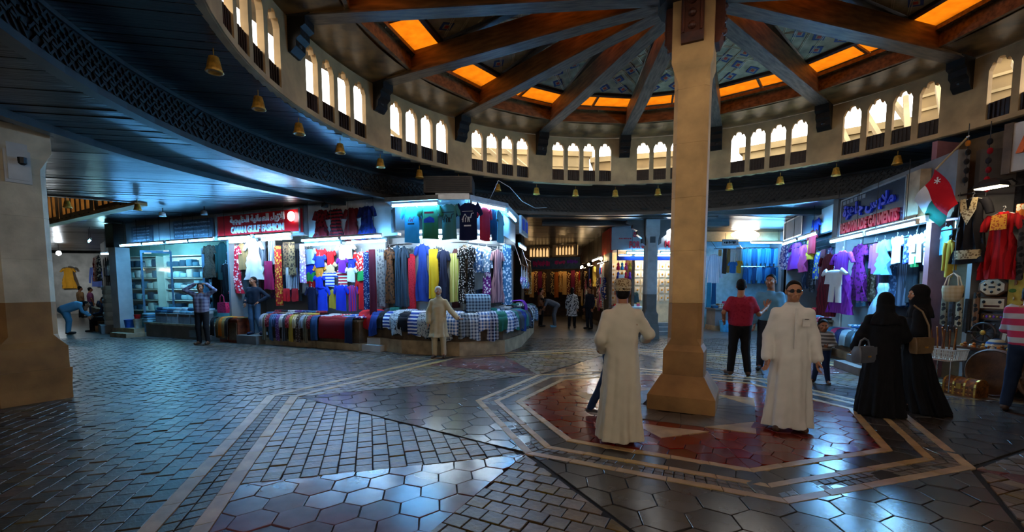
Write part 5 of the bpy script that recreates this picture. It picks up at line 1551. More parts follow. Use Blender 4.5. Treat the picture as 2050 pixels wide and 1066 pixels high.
tag(wire.build('hanging_cable', m_hanger), 'pale cable looping from the stall canopy to the ceiling', 'cable')
tube_light((-2.72, 10.33, 3.47), (-1.62, 10.06, 3.47), 'fluorescent tube along the left canopy edge', 80)
tube_light((-.90, 10.02, 3.47), (-.16, 10.85, 3.47), 'fluorescent tube along the right canopy edge', 80)
tube_light((-.10, 11.0, 3.44), (.10, 12.4, 3.44), 'fluorescent tube along the street side of the canopy', 80)
tube_light((-2.55, 11.30, 2.86), (-1.35, 10.92, 2.86), 'inner fluorescent tube over the stall dresses', 60, INNER_RGB)
tube_light((-1.0, 11.0, 2.86), (-.25, 11.75, 2.86), 'inner fluorescent tube behind the spotted dresses', 60, INNER_RGB)
tube_light((.20, 12.6, 2.80), (.42, 14.0, 2.80), 'inner fluorescent tube on the street side of the stall', 50, INNER_RGB)
# prints on the T-shirts
def print_on(label, items):
    o = GOBJ[label]
    for nm, m, mb in items: mb.build(nm, m, o)
m_prred = mat('red_print', (150, 30, 40), .8); m_prdk = mat('dark_print', (24, 36, 40), .8); m_prwh = mat('white_print', (220, 226, 236), .8); m_prbl = mat('blue_print', (30, 70, 190), .8)
def camel(sc, x, z, y=-.06):
    mb = MB(); P_ = lambda a, b: (x + a * sc, y, z + b * sc)
    for pts in ([(-.5, -.5), (-.45, .1), (-.2, .5), (.05, .1), (.3, .1), (.4, -.5)], [(.3, .1), (.55, .0), (.7, .55), (.95, .6)], [(-.45, -.0), (-.62, -.2)], [(-.15, -.5), (-.12, .05)], [(.15, -.5), (.2, .05)]):
        mb.tube([P_(*p) for p in pts], .07 * sc, 5)
    return mb
print_on('teal T-shirt with dark camel print under the stall canopy', [('camel_print', m_prdk, camel(.16, -.02, -.33)), ('print_line', m_prdk, MB().box(-.14, .14, -.062, -.055, -.20, -.185))])
print_on('navy T-shirt with white camel print under the stall canopy', [('camel_print', m_prwh, camel(.17, -.02, -.34)), ('print_line', m_prwh, MB().box(-.12, .12, -.062, -.055, -.20, -.19)), ('print_caption', m_prwh, MB().box(-.08, .08, -.062, -.055, -.52, -.49))])
print_on('light blue T-shirt with red and dark print under the stall canopy', [('print_band', m_prred, camel(.10, 0, -.33)), ('print_caption', m_prdk, MB().box(-.08, .08, -.062, -.055, -.44, -.41))])
print_on('green T-shirt with blue picture print under the stall canopy', [('print_picture', m_prbl, MB().add([(-.13, -.062, -.42), (.13, -.062, -.42), (.12, -.062, -.33), (.02, -.062, -.28), (-.12, -.062, -.34)], [(0, 1, 2, 3, 4)])), ('print_title', m_prred, MB().box(-.11, .11, -.064, -.058, -.22, -.18))])

# hanging purses at the street side
for i in range(6):
    f = F['HC']; o = fthing(f, 'beaded_purse', .35 + .42 * i, .18, 2.25 - .12 * (i % 2), '%s beaded purse hanging on the street side of the stall, %s from the corner' % (['lilac', 'pale blue', 'violet', 'turquoise', 'grey', 'blue'][i], nth(i + 1)), 'purse', 'purses hung on the street side')
    MB().ball((0, 0, -.42), .10, .05, .12).build('purse_body', cloth([(150, 110, 190), (130, 180, 210), (110, 60, 170), (60, 160, 180), (130, 140, 150), (60, 90, 170)][i], 'dots', (230, 230, 240)), o, smooth=True)
    MB().tube([(-.07, 0, -.34), (-.03, 0, -.1), (0, 0, 0), (.03, 0, -.1), (.07, 0, -.34)], .006, 5).build('strap', m_hanger, o)
bl = fthing(F['HC'], 'hanging_rail', 1.4, .18, 2.27, 'thin rail carrying the beaded purses', 'rail'); MB().tube([(-1.3, 0, 0), (1.3, 0, 0)], .012, 6).build('rail_tube', m_chrome, bl); MB().tube([(-1.2, 0, 0), (-1.2, .2, .6)], .008, 5).tube([(1.2, 0, 0), (1.2, .2, .6)], .008, 5).build('rail_hanger', m_chrome, bl)
sgn = sign_board(F['CC'], .35, 1.5, 2.98, 3.42, .30, m_shopwall, 'white lit board on the street side of the canopy')
MB().box(-.45, -.1, -.012, 0, -.12, .15).build('blue_picture', m_prbl, sgn, fix=False); MB().box(.1, .45, -.012, 0, -.12, .15).build('blue_picture', m_prbl, sgn, fix=False)

back_row('HA', -.13, .05, 2.5, 10, 2.72, 1.5, 'the corner stall front', 'back row of the corner stall', 1)
back_row('HB', -.13, .05, 1.4, 6, 2.70, 1.5, 'the corner stall side', 'back row of the corner stall', 2)
back_row('F1', -.80, 4.7, 7.2, 10, 2.85, 1.5, 'the fashion shop', 'back row of the fashion shop', 3)
# ---- dark bag shop on the lane
for i in range(14):
    c = i % 7; rw = i // 7
    o = fthing(FL, 'hanging_bag', 4.2 + .72 * c, .16, 2.75 - .85 * rw, '%s bag, %s from the far end in the %s row of the lane shop' % (['black', 'navy', 'grey', 'black', 'brown', 'navy', 'black'][c], nth(c + 1), ('upper', 'lower')[rw]), 'bag', 'bags in the lane shop')
    MB().rings([[(x * w, y * .07, z) for x, y in ((-1, -1), (1, -1), (1, 1), (-1, 1))] for w, z in ((.2, -.62), (.23, -.45), (.2, -.25))]).build('bag_body', cloth([(22, 22, 26), (24, 34, 60), (70, 72, 78), (30, 28, 28), (60, 44, 34), (30, 44, 80), (18, 18, 20)][c]), o)
    MB().tube([(-.12, 0, -.25), (-.08, 0, -.05), (0, 0, 0), (.08, 0, -.05), (.12, 0, -.25)], .01, 5).tube([(0, 0, 0), (0, .15, 0)], .006, 4).build('strap', m_black, o)
for i in range(9):
    folded('white_sack', .42, .40, .155, cloth([(206, 204, 196), (180, 178, 170)][i % 2]), 'white sack, %s from the bottom of the stack in the lane' % nth(i + 1), 'sack', 'sacks stacked in the lane', FL.P(8.75, .42, .30 + .156 * i), FL.rz + .1 * (i % 3))
pb = fthing(FL, 'sack_platform', 8.6, .4, 0, 'low grey block under the stacked white sacks', 'block'); MB().box(-.7, .5, -.35, .32, 0, .30).build('block_body', m_grey, pb, fix=False)
pb = fthing(FL, 'bag_table', 6.3, .45, 0, 'dark table under the hanging bags', 'table'); MB().box(-1.5, 1.5, -.38, .35, .0, .22).build('table_plinth', m_kerb, pb, fix=False); MB().box(-1.4, 1.4, -.3, .35, .22, .85).build('table_body', m_tabletop, pb, fix=False)
for i in range(9):
    folded('dark_parcel', .28, .3, .14 + .06 * (i % 3), cloth([(34, 34, 40), (60, 30, 30), (40, 54, 80)][i % 3]), '%s parcel on the bag table, %s from the far end' % (['black', 'maroon', 'blue'][i % 3], nth(i + 1)), 'parcel', 'parcels on the bag table', FL.P(5.05 + .3 * i, .45, .851), FL.rz)
tube_light(FL.P(7.2, .8, 3.35), FL.P(8.3, .8, 3.35), 'fluorescent tube over the lane bag shop', 70)
# far end of the lane: pale fronts, lamps and hung clothes
FLE = Facade((-33.5, 27.5), (-21.0, 29.5))
wall_obj('wall_lane_end', FLE, 0, FLE.len, -.2, 0, 0, 3.8, m_offwhite)
FLW = Facade((-33.0, 26.0), (-33.01, 12.0))
for i in range(6):
    o = hang(FLE, 1.2 + 1.55 * i, .25, 3.0 - .1 * (i % 2), ['dress', 'shirt', 'tee'][i % 3], .9, 1.3, cloth([(200, 60, 30), (230, 226, 220), (150, 40, 70), (214, 150, 40), (90, 110, 180), (220, 214, 206)][i]), '%s garment high at the end of the left lane' % ['orange', 'white', 'plum', 'amber', 'blue', 'ivory'][i], 'clothes at the lane end', 500 + i)
for i, (x, y, z) in enumerate(((-22.5, 22.5, 3.35), (-27.0, 26.2, 2.2), (-19.2, 22.3, 3.2))):
    bulb((x, y, z), ['bright bulb under the ceiling of the left lane', 'bright bulb low at the end of the left lane', 'small bulb near the lane bag shop'][i], 130, (.85, .95, 1.0), .10, Z_CEIL - z)
for i in range(4):
    hang(FL, .6 + .8 * i, .3, 3.1, ['dress', 'scarf', 'shirt', 'dress'][i], .62, 1.15, cloth([(196, 40, 34), (210, 140, 120), (206, 120, 40), (60, 54, 60)][i], 'floral', (230, 200, 180)), '%s garment hung along the lane, %s from the far end' % (['red', 'pink', 'orange', 'grey'][i], nth(i + 1)), 'clothes along the lane', 520 + i)
# ---- garment shop on the right
B3 = F['F3']
m_signnavy = mat('dark_blue_sign_face', (40, 50, 66), 0.25, 0.1, 3.0, spec=0.6)
m_signblue = mat('blue_raised_letter', (20, 50, 210), 0.4, 0.05, 3.0)
m_signred = mat('red_raised_letter', (180, 20, 34), 0.4, 0.05, 3.0)
m_pinkwall = mat('dusty_pink_panel', (150, 100, 104), 0.7, 0.15, 3.0)
wall_obj('wall_garment_back', B3, -.6, 3.2, -1.9, -1.8, 0, 3.8, m_shopwall)
wall_obj('wall_garment_side', B3, 3.10, 3.2, -1.8, -.5, 0, 3.8, m_grey)
wall_obj('wall_garment_end', B3, -.62, -.56, -1.8, -.3, 0, 3.8, m_shopwall)
wall_obj('wall_garment_upper', B3, -.6, 3.2, -.36, -.2, 2.78, 3.82, m_grey)
# box sign with blue script over red capitals
sb = fthing(B3, 'box_sign', .98, -.05, 3.22, 'dark box sign with blue Arabic script over READYMADE GARMENTS in red', 'sign')
MB().box(-1.25, 1.25, 0, .14, -.44, .46).build('sign_case', m_grey, sb, fix=False)
MB().box(-1.22, 1.22, -.02, 0, -.41, .43).build('sign_face', m_signnavy, sb, fix=False)
f_ = MB()
for a, b in (((-1.24, .44), (1.24, .44)), ((1.24, .44), (1.24, -.42)), ((1.24, -.42), (-1.24, -.42)), ((-1.24, -.42), (-1.24, .44))):
    f_.bar((a[0], -.02, a[1]), (b[0], -.02, b[1]), .03, .03, (0, 1, 0))
f_.build('sign_frame', m_alu, sb, fix=False)
text_mesh('latin_lettering', 'READYMADE GARMENTS', .3, m_signred, sb, (-.02, -.045, -.22), .02, 2.25, .24, .012)
text_mesh('arabic_lettering', arabic('ملابس جاهزة'), .4, m_signblue, sb, (-.05, -.045, .12), .02, 2.0, .34, .016)
scribble(sb, .0, 1.15, .36, .06, m_letter, 31)
gr = MB()
for i in range(6): gr.box(-1.15 + .17 * i, -1.02 + .17 * i, -.03, -.018, .32, .40)
gr.build('small_panels', m_letter_grey, sb, fix=False)
MB().box(1.25, 1.62, -.02, .14, -.44, .46).build('sign_end', m_kerb, sb, fix=False)
wall_obj('wall_pillar_strip', B3, -.62, -.32, -.3, .0, 2.78, 3.8, m_grey)
tube_light(B3.P(-.15, .20, 2.70), B3.P(1.35, .20, 2.70), 'fluorescent tube under the left half of the box sign', 135)
tube_light(B3.P(1.45, .20, 2.70), B3.P(3.05, .20, 2.70), 'fluorescent tube under the right half of the box sign', 135)
tube_light(B3.P(-.1, .02, 2.76), B3.P(1.4, .02, 2.76), 'inner fluorescent tube above the purple gowns', 60, (.5, .82, 1.0))
tube_light(B3.P(1.5, .02, 2.76), B3.P(2.95, .02, 2.76), 'inner fluorescent tube above the child clothes', 75, (.42, .80, 1.0))
rl = fthing(B3, 'clothes_rail', 1.3, -.48, 2.62, 'long rail under the box sign carrying the gowns', 'rail')
MB().tube([(-1.9, 0, 0), (1.8, 0, 0)], .014, 6).tube([(-1.5, 0, 0), (-1.5, 0, .2)], .01, 5).tube([(1.5, 0, 0), (1.5, 0, .2)], .01, 5).build('rail_tube', m_chrome, rl)
# stacked parcels at the back, low table of folded clothes, wrapped bundle
shelf_unit(B3, 1.25, 3.05, -1.3, -.85, .55, 1.95, 4, m_white, 'white shelves of wrapped clothes under the child tops', 9, 'the garment shop', 'parcels in the garment shop', 'wrapped_parcel', 'parcel', 'wrapped blue parcel', [m_plastic, cloth((110, 180, 214)), cloth((60, 140, 190)), cloth((150, 200, 220), 'floral', (90, 150, 60)), cloth((200, 210, 220), 'floral', (150, 60, 140))], per=5)
table(B3, -.35, 1.15, -1.0, .05, .62, 'low table of folded clothes at the garment shop')
r_ = random.Random(8)
for i in range(14):
    c, nn = [((40, 90, 150), 'blue'), ((60, 140, 180), 'sky blue'), ((180, 60, 110), 'pink'), ((40, 60, 80), 'slate'), ((190, 200, 206), 'white'), ((60, 110, 90), 'green')][(i * 5) % 6]
    folded('folded_garment', .32, .28, .05, cloth(c, ['plain', 'floral'][i % 2], (210, 220, 230)), '%s folded garment, %s in the %s row of the low table' % (nn, nth(i % 5 + 1), ('front', 'middle', 'back')[i // 5]), 'clothes', 'folded clothes on the low table', B3.P(-.15 + .28 * (i % 5), -.12 - .3 * (i // 5), .621 + .02 * (i % 2) + .07 * (i // 5)), B3.rz + r_.uniform(-.5, .5))
for i in range(6):
    c, nn = [((60, 130, 170), 'teal'), ((200, 70, 120), 'pink'), ((40, 60, 110), 'navy'), ((150, 180, 196), 'pale blue'), ((70, 90, 100), 'slate'), ((110, 160, 190), 'blue')][i]
    draped(B3, -.22 + .26 * i, .07, .64, .25, .4, .30, cloth(c), '%s garment over the edge of the low table, %s from the far end' % (nn, nth(i + 1)), 'clothes', 'clothes over the low table edge', 300 + i)
wb = fthing(B3, 'wrapped_bundle', 1.45, -.15, .0, 'tall pale blue bundle of clothes in clear wrapping', 'bundle')
MB().rings([[((w + .03 * math.sin(3 * t + z * 7)) * math.cos(t), (w * .7 + .03 * math.sin(4 * t + z * 5)) * math.sin(t), z) for t in [2 * PI * i / 18 for i in range(18)]] for w, z in ((.22, .45), (.30, .60), (.26, .85), (.30, 1.0), (.27, 1.2), (.20, 1.38), (.10, 1.52), (.12, 1.62), (.07, 1.72))]).build('wrapped_cloth', mat('pale_blue_wrapped_cloth', (150, 196, 220), .25, .15, 7.0, bump=.4, bscale=9), wb, smooth=True)
MB().box(-.34, .34, -.26, .26, 0, .45).build('stand_block', m_offwhite, wb, fix=False)
for i in range(2):
    stp = fthing(B3, 'shop_step', (-.5, 2.0)[i], .32, 0, ('grey stone step at the far corner of the garment shop', 'grey stone step before the garment shelves')[i], 'step')
    MB().box(-.5, .5, -.35, .2, 0, .14).build('tread', m_grey, stp, fix=False); MB().box(-.45, .45, -.15, .2, .14, .28).build('tread', m_grey, stp, fix=False)
gg = GOBJ['white child set with green trousers in the garment shop']
MB().box(-.09, -.02, -.02, .02, -.62, -.42).box(.02, .09, -.02, .02, -.62, -.42).build('green_trousers', cloth((30, 120, 60)), gg, fix=False)
MB().box(-.09, .09, -.065, -.055, -.34, -.16).build('bib_print', cloth((230, 200, 170), 'dots', (190, 70, 50)), gg, fix=False)
gg = GOBJ['white child romper with printed bib in the garment shop']
MB().box(-.09, .09, -.065, -.055, -.42, -.12).build('bib_print', cloth((226, 230, 236), 'stripe', (60, 80, 150)), gg, fix=False)

# ---- side shop further along and the far shop facing us
B4 = F['F4']; B5 = F['F5']
wall_obj('wall_side_back', B4, -.2, 3.7, -1.3, -1.2, 0, 3.8, m_shopwall)
wall_obj('wall_side_end', B4, -.3, -.2, -1.3, -.1, 0, 3.8, m_shopwall)
wall_obj('wall_side_upper', B4, -.2, 4.3, -.35, -.2, 3.15, 3.82, m_offwhite)
wall_obj('wall_side_corner', B4, 3.75, 4.25, -1.0, -.15, 0, 3.82, m_offwhite)
sb = sign_board(B4, .05, 1.9, 3.2, 3.78, .1, m_shopwall, 'white lit sign box over the side shop', m_alu, 'box_sign', .3)
rl = fthing(B4, 'clothes_rail', 1.9, -.12, 2.92, 'rail carrying the clothes of the side shop', 'rail'); MB().tube([(-1.9, 0, 0), (2.0, 0, 0)], .014, 6).tube([(-1.8, 0, 0), (-1.8, .1, .3)], .01, 5).tube([(1.9, 0, 0), (1.9, .1, .3)], .01, 5).build('rail_tube', m_chrome, rl)
tube_light(B4.P(.3, .2, 3.05), B4.P(1.8, .2, 3.05), 'first fluorescent tube of the side shop', 110)
tube_light(B4.P(2.0, .2, 3.05), B4.P(3.5, .2, 3.05), 'second fluorescent tube of the side shop', 110)
table(B4, .2, 3.9, -.95, .1, .8, 'long table of the side shop')
for i in range(12):
    c, nn = [((40, 100, 150), 'blue'), ((190, 60, 90), 'rose'), ((60, 150, 170), 'turquoise'), ((200, 204, 210), 'white'), ((40, 50, 90), 'navy'), ((120, 60, 140), 'violet')][(i * 5) % 6]
    draped(B4, .36 + .3 * i, .12, .82, .28, .4, .45, cloth(c, ['plain', 'floral'][i % 2], (220, 226, 230)), '%s garment over the side shop table, %s from the far end' % (nn, nth(i + 1)), 'clothes', 'clothes over the side shop table', 330 + i)
for i in range(9):
    c, nn = [((60, 150, 190), 'cyan'), ((200, 50, 60), 'red'), ((190, 200, 210), 'pale'), ((40, 80, 150), 'blue'), ((180, 150, 50), 'yellow')][(i * 3) % 5]
    folded('folded_garment', .34, .3, .12 + .05 * (i % 3), cloth(c), '%s folded pile on the side shop table, %s from the far end' % (nn, nth(i + 1)), 'clothes', 'folded piles on the side shop table', B4.P(.5 + .39 * i, -.62, .801), B4.rz)
wall_obj('wall_far_back', B5, -.1, 4.4, -1.0, -.9, 0, 3.82, mat('pale_blue_shop_wall', (130, 180, 200), .7, .08))
wall_obj('wall_far_side', B5, 4.3, 4.4, -.9, .0, 0, 3.82, m_shopwall)
wall_obj('wall_far_upper', B5, -.1, 4.4, -.4, -.2, 3.45, 3.82, m_cream)
rl = fthing(B5, 'clothes_rail', 3.6, -.28, 3.2, 'upper rail of blue shirts in the far shop', 'rail'); MB().tube([(-.9, 0, 0), (.8, 0, 0)], .014, 6).tube([(-.8, 0, 0), (-.8, .5, .0)], .01, 5).tube([(.8, 0, 0), (.8, .5, 0)], .01, 5).build('rail_tube', m_chrome, rl)
rl = fthing(B5, 'clothes_rail', 3.6, -.2, 2.46, 'lower rail of blue shirts in the far shop', 'rail'); MB().tube([(-.9, 0, 0), (.8, 0, 0)], .014, 6).tube([(-.8, 0, 0), (-.8, .6, .0)], .01, 5).tube([(.8, 0, 0), (.8, .6, 0)], .01, 5).build('rail_tube', m_chrome, rl)
rl = fthing(B5, 'clothes_rail', 2.1, .28, 3.12, 'rail of scarves beside the column in the far shop', 'rail'); MB().tube([(-.6, 0, 0), (.6, 0, 0)], .014, 6).tube([(-.5, 0, 0), (-.5, .5, .35)], .01, 5).tube([(.5, 0, 0), (.5, .5, .35)], .01, 5).build('rail_tube', m_chrome, rl)
gl = fthing(B5, 'globe_lamp', 2.75, .15, 3.66, 'large glowing oval lamp over the far shop', 'lamp')
MB().ball((0, 0, 0), .55, .16, .17, 16, 8).build('lamp_shade', glow('oval_lamp_glow', (1.0, .95, .85), 16), gl, smooth=True)
MB().box(-.05, .05, -.03, .2, .1, .17).build('lamp_mount', m_alu, gl, fix=False)
tube_light(B5.P(2.95, .2, 3.35), B5.P(4.25, .2, 3.35), 'fluorescent tube over the blue shirts of the far shop', 80)
sgn = sign_board(B5, 1.85, 2.45, 3.25, 3.48, .25, m_offwhite, 'small hanging sign with dark lettering in the far lane'); scribble(sgn, -.25, .2, 0, .1, m_prdk, 71)
MB().tube([(-.2, 0, .11), (-.2, 0, .35)], .008, 5).tube([(.2, 0, .11), (.2, 0, .35)], .008, 5).build('sign_hanger', m_black, sgn)
table(B5, 1.5, 4.2, -.3, .6, .85, 'counter of the far shop', m_grey)
for i in range(12):
    c, nn = [((40, 90, 130), 'blue'), ((70, 60, 60), 'dark'), ((150, 120, 80), 'tan'), ((60, 130, 160), 'teal'), ((190, 70, 110), 'pink')][(i * 2) % 5]
    folded('folded_garment', .22, .28, .10 + .08 * (i % 3), cloth(c, ['plain', 'check'][i % 2], (190, 200, 206)), '%s folded pile on the far shop counter, %s from the left' % (nn, nth(i + 1)), 'clothes', 'folded piles on the far counter', B5.P(1.62 + .22 * i, .25, .851), 0)
bx_ = fthing(B5, 'blue_tub', 1.75, .95, 0, 'light blue plastic tub at the foot of the far counter', 'tub'); MB().lathe([(.18, 0), (.22, .4), (.235, .41), (.2, .41), (.17, .04), (0, .04)], n=14).build('tub_body', mat('light_blue_plastic', (70, 160, 210), .4), bx_, smooth=.8)

# ---- jewellery shop with warm light
BG = F['FG']
m_goldwall = mat('cream_display_card', (226, 204, 160), 0.6, 0.1, 4.0)
wall_obj('wall_gold_back', BG, 0, 2.75, -1.3, -1.2, 0, 3.0, m_goldwall)
wall_obj('wall_gold_upper', BG, .12, 2.75, -1.2, -.05, 2.98, 3.82, m_offwhite)
wall_obj('wall_gold_side', BG, 0, .10, -1.2, -.3, 0, 3.0, m_tabletop)
rw = wall_obj('wall_red_panel', F['FW'], F['FW'].len - 1.7, F['FW'].len + .02, -.06, .02, 2.9, 3.78, mat('red_lacquer_panel', (170, 20, 24), .4, .15, 3.0))
sb = sign_board(BG, .0, 2.72, 2.98, 3.78, .02, m_shopwall, 'white sign with red lettering over the jewellery shop')
text_mesh('latin_lettering', 'FOR SALE', .3, m_signred, sb, (-.30, -.012, -.22), .012, .86, .26, .012)
text_mesh('latin_lettering', 'MAR', .3, m_signred, sb, (.78, -.012, -.20), .012, .5, .24, .012)
text_mesh('arabic_lettering', arabic('محل للبيع') if all(c in ARF or c == ' ' for c in 'محل للبيع') else arabic('محل'), .3, m_signred, sb, (-.25, -.012, .17), .012, .7, .24, .012)
scribble(sb, -1.1, -.65, .0, .05, m_signred, 61)
sp = MB(); sp.ball((.72, -.12, .18), .16, .08, .14); sp.build('sign_glow_ball', glow('white_sign_lamp_glow', (.95, .97, 1.0), 40), sb, smooth=True)
tube_light(BG.P(.5, .15, 2.86), BG.P(1.55, .15, 2.86), 'fluorescent tube under FOR SALE', 60)
tube_light(BG.P(1.7, .15, 2.86), BG.P(2.7, .15, 2.86), 'fluorescent tube under the end of the jewellery sign', 60)
tube_light(BG.P(.4, -.6, 2.8), BG.P(1.5, -.6, 2.8), 'first warm tube inside the jewellery shop', 60, (1.0, .72, .38))
tube_light(BG.P(1.6, -.6, 2.8), BG.P(2.6, -.6, 2.8), 'second warm tube inside the jewellery shop', 60, (1.0, .72, .38))
aw = fthing(BG, 'blue_awning_strip', 1.45, .02, 2.66, 'narrow blue valance below the jewellery shop tubes', 'valance'); MB().box(-1.25, 1.25, -.03, .03, -.05, .10).build('valance_cloth', cloth((50, 60, 130)), aw, fix=False)
MB().box(-1.25, -1.22, 0, .03, .10, .33).box(1.22, 1.25, 0, .03, .10, .33).build('valance_strap', m_black, aw, fix=False)
ccard = MB(); ccard.box(-.085, .085, -.01, .01, -.11, .11); ccm = ccard.mesh('jewellery_card', mat('ivory_card', (236, 226, 200), .5, .06, 6.0))
cpm = MB().lathe([(0, -.05), (.03, -.03), (.035, 0), (.02, .03), (0, .04)], n=8).mesh('gold_pendant', m_gold)
for i in range(50):
    c, rwn = i % 10, i // 10
    o = new_obj('jewellery_card', ccm); BG.xform(o, .34 + .235 * c, -1.16, 2.45 - .30 * rwn)
    tag(o, 'ivory jewellery card, %s from the left in row %s from the top' % (nth(c + 1), ['one', 'two', 'three', 'four', 'five'][rwn]), 'card', 'jewellery cards on the shop wall')
    p = new_obj('gold_pendant', cpm, o, (0, -.03, .0))
TAS = [(206, 30, 60), (60, 150, 190), (206, 60, 110), (220, 170, 40), (40, 50, 130), (214, 120, 30), (190, 20, 40), (110, 40, 120), (220, 80, 100), (196, 30, 30), (226, 150, 50), (200, 24, 30)]
TNM = ['red', 'cyan', 'rose', 'yellow', 'indigo', 'orange', 'scarlet', 'plum', 'coral', 'crimson', 'amber', 'ruby']
for i in range(12):
    c, rwn = i % 4, i // 4
    o = fthing(BG, 'wool_tassel', .28 + .14 * c, -.10, 2.55 - .34 * rwn, '%s wool tassel at the left door post of the jewellery shop' % TNM[i], 'tassel', 'tassels at the jewellery shop')
    MB().lathe([(.0, 0), (.03, -.02), (.05, -.08), (.03, -.12), (.06, -.18), (.065, -.28), (0, -.28)], n=10).build('tassel_wool', cloth(TAS[i]), o, smooth=True)
    MB().tube([(0, 0, 0), (0, 0, .06)], .008, 4).build('tassel_cord', m_black, o)
table(BG, .15, 1.2, -.8, -.05, .95, 'glass topped counter of the jewellery shop', m_white)
for i in range(8):
    o = fthing(BG, 'trinket_box', .25 + .12 * i, -.35, .951, '%s trinket box on the jewellery counter, %s from the left' % (['red', 'pink', 'white', 'blue', 'red', 'gold', 'white', 'rose'][i], nth(i + 1)), 'box', 'trinket boxes on the jewellery counter')
    MB().box(-.05, .05, -.06, .06, 0, .08 + .03 * (i % 3)).build('box_body', cloth([(190, 30, 40), (220, 110, 150), (220, 220, 220), (60, 90, 170), (170, 20, 30), (206, 160, 60), (226, 226, 220), (206, 80, 110)][i]), o, fix=False)
    MB().box(-.055, .055, -.065, .065, .08 + .03 * (i % 3), .10 + .03 * (i % 3)).build('box_lid', m_gold, o, fix=False)
stp = fthing(BG, 'shop_step', 1.9, .45, 0, 'stone steps up to the jewellery shop', 'step')
for i in range(3): MB().box(-.8, .8, -.45 + .28 * i, .45, .13 * i, .13 * (i + 1)).build('tread', m_grey, stp, fix=False)
rk = fthing(BG, 'dress_rack_sign', .35, .12, 1.1, 'tall white price board at the left post of the jewellery shop', 'board'); MB().box(-.10, .10, -.02, .02, .2, 1.0).build('board_face', m_white, rk, fix=False); MB().box(-.02, .02, .0, .04, -1.1, 0).build('board_post', m_alu, rk, fix=False)
for i in range(7): scribble(rk, -.07, .07, .92 - .1 * i, .04, m_letter_grey, 80 + i)

# ---- lane running away in the middle
BE = F['FE']; BW = F['FW']
wall_obj('wall_lane_far', BE, -1.5, 4.0, -2.1, -2.0, 0, 3.8, mat('deep_brown_wall', (66, 44, 30), .7, .2))
wall_obj('wall_lane_far_upper', BE, -1.5, 4.0, -.3, -.1, 3.45, 3.82, m_dark)
sb = fthing(BE, 'slanted_sign', 1.55, 2.3, 2.86, 'long dark blue sign with pink lettering across the far lane', 'sign')
sb.rotation_euler = (0, 0, BE.rz - .45)
MB().box(-1.3, 1.3, 0, .08, -.28, .28).build('board', mat('slate_blue_board', (60, 80, 100), .5), sb, fix=False)
m_pinkletter = mat('pink_raised_letter', (206, 40, 110), .4); m_vioglow = mat('violet_raised_letter', (120, 40, 190), .4)
scribble(sb, -1.2, -.25, .0, .32, m_pinkletter, 91); scribble(sb, .0, .55, .04, .22, m_pinkletter, 92); scribble(sb, .65, 1.2, .06, .22, m_vioglow, 93)
MB().tube([(-1.1, .04, .28), (-1.1, .04, .96)], .012, 5).tube([(1.1, .04, .28), (1.1, .04, .96)], .012, 5).build('sign_hanger', m_black, sb)
for i in range(16):
    c, nn = [((150, 80, 30), 'orange brown'), ((90, 30, 30), 'dark red'), ((60, 50, 44), 'umber'), ((170, 120, 60), 'tan'), ((110, 30, 60), 'wine'), ((40, 40, 44), 'black'), ((190, 150, 90), 'sand'), ((120, 70, 40), 'rust')][(i * 3) % 8]
    hang(BE, .05 + .23 * i, -.28 - .04 * (i % 2), 2.6 - .05 * (i % 3), ['scarf', 'dress'][i % 2], .26, 1.2 + .1 * (i % 3), cloth(c, ['plain', 'floral'][i % 2], (200, 170, 110)), '%s shawl in the shop closing the far lane, %s from the left' % (nn, nth(i + 1)), 'shawls at the end of the far lane', 600 + i, False)
rl = fthing(BE, 'clothes_rail', 1.7, -.3, 2.58, 'rail of shawls closing the far lane', 'rail'); MB().tube([(-2, 0, 0), (2, 0, 0)], .014, 6).tube([(-1.9, 0, 0), (-1.9, 0, .9)], .01, 5).tube([(1.9, 0, 0), (1.9, 0, .9)], .01, 5).build('rail_tube', m_chrome, rl)
for i, (s, z) in enumerate(((.4, 2.8), (2.2, 2.85), (3.2, 2.75))):
    bulb(BE.P(s, .1, z), '%s warm bulb in the shop closing the far lane' % ['left', 'middle', 'right'][i], 60, (1.0, .66, .30), .06, 3.45 - z)
# goods along the right side of that lane
wall_obj('wall_lane_right', BW, -.5, 8.6, -.9, -.8, 0, 3.8, mat('brown_lane_wall', (96, 66, 44), .7, .2))
wall_obj('wall_lane_right_upper', BW, -.5, 7.0, -.3, -.15, 2.95, 3.82, m_dark)
pb_ = fthing(BW, 'picture_board', 6.2, -.2, 1.9, 'white lit board of small blue goods beside the far lane', 'board'); MB().box(-.8, .8, 0, .06, -.75, .75).build('board_back', m_white, pb_, fix=False)
for i in range(18):
    MB().box(-.65 + .24 * (i % 6) - .08, -.65 + .24 * (i % 6) + .08, -.04, 0, .45 - .42 * (i // 6) - .14, .45 - .42 * (i // 6) + .14).build('pinned_card', cloth([(40, 70, 150), (30, 40, 70), (200, 60, 40), (120, 140, 180), (60, 40, 60)][i % 5]), pb_, fix=False)
tube_light(BW.P(5.3, .1, 2.8), BW.P(6.9, .1, 2.8), 'fluorescent tube over the board of blue goods', 50, (.9, .95, 1.0))
for i in range(14):
    c, nn = [((200, 40, 50), 'red'), ((220, 170, 60), 'gold'), ((200, 60, 130), 'pink'), ((40, 50, 110), 'navy'), ((180, 120, 60), 'tan'), ((60, 30, 30), 'brown'), ((220, 220, 210), 'white')][(i * 4) % 7]
    hang(BW, .4 + .58 * i, .02 + .05 * (i % 2), 2.55 - .5 * (i % 3), ['scarf', 'dress', 'scarf', 'shirt'][i % 4], .4, .85, cloth(c, ['plain', 'floral', 'pin'][i % 3], (230, 200, 160)), '%s piece hung along the right of the far lane, %s from its end' % (nn, nth(i + 1)), 'goods hung along the far lane', 640 + i, False)
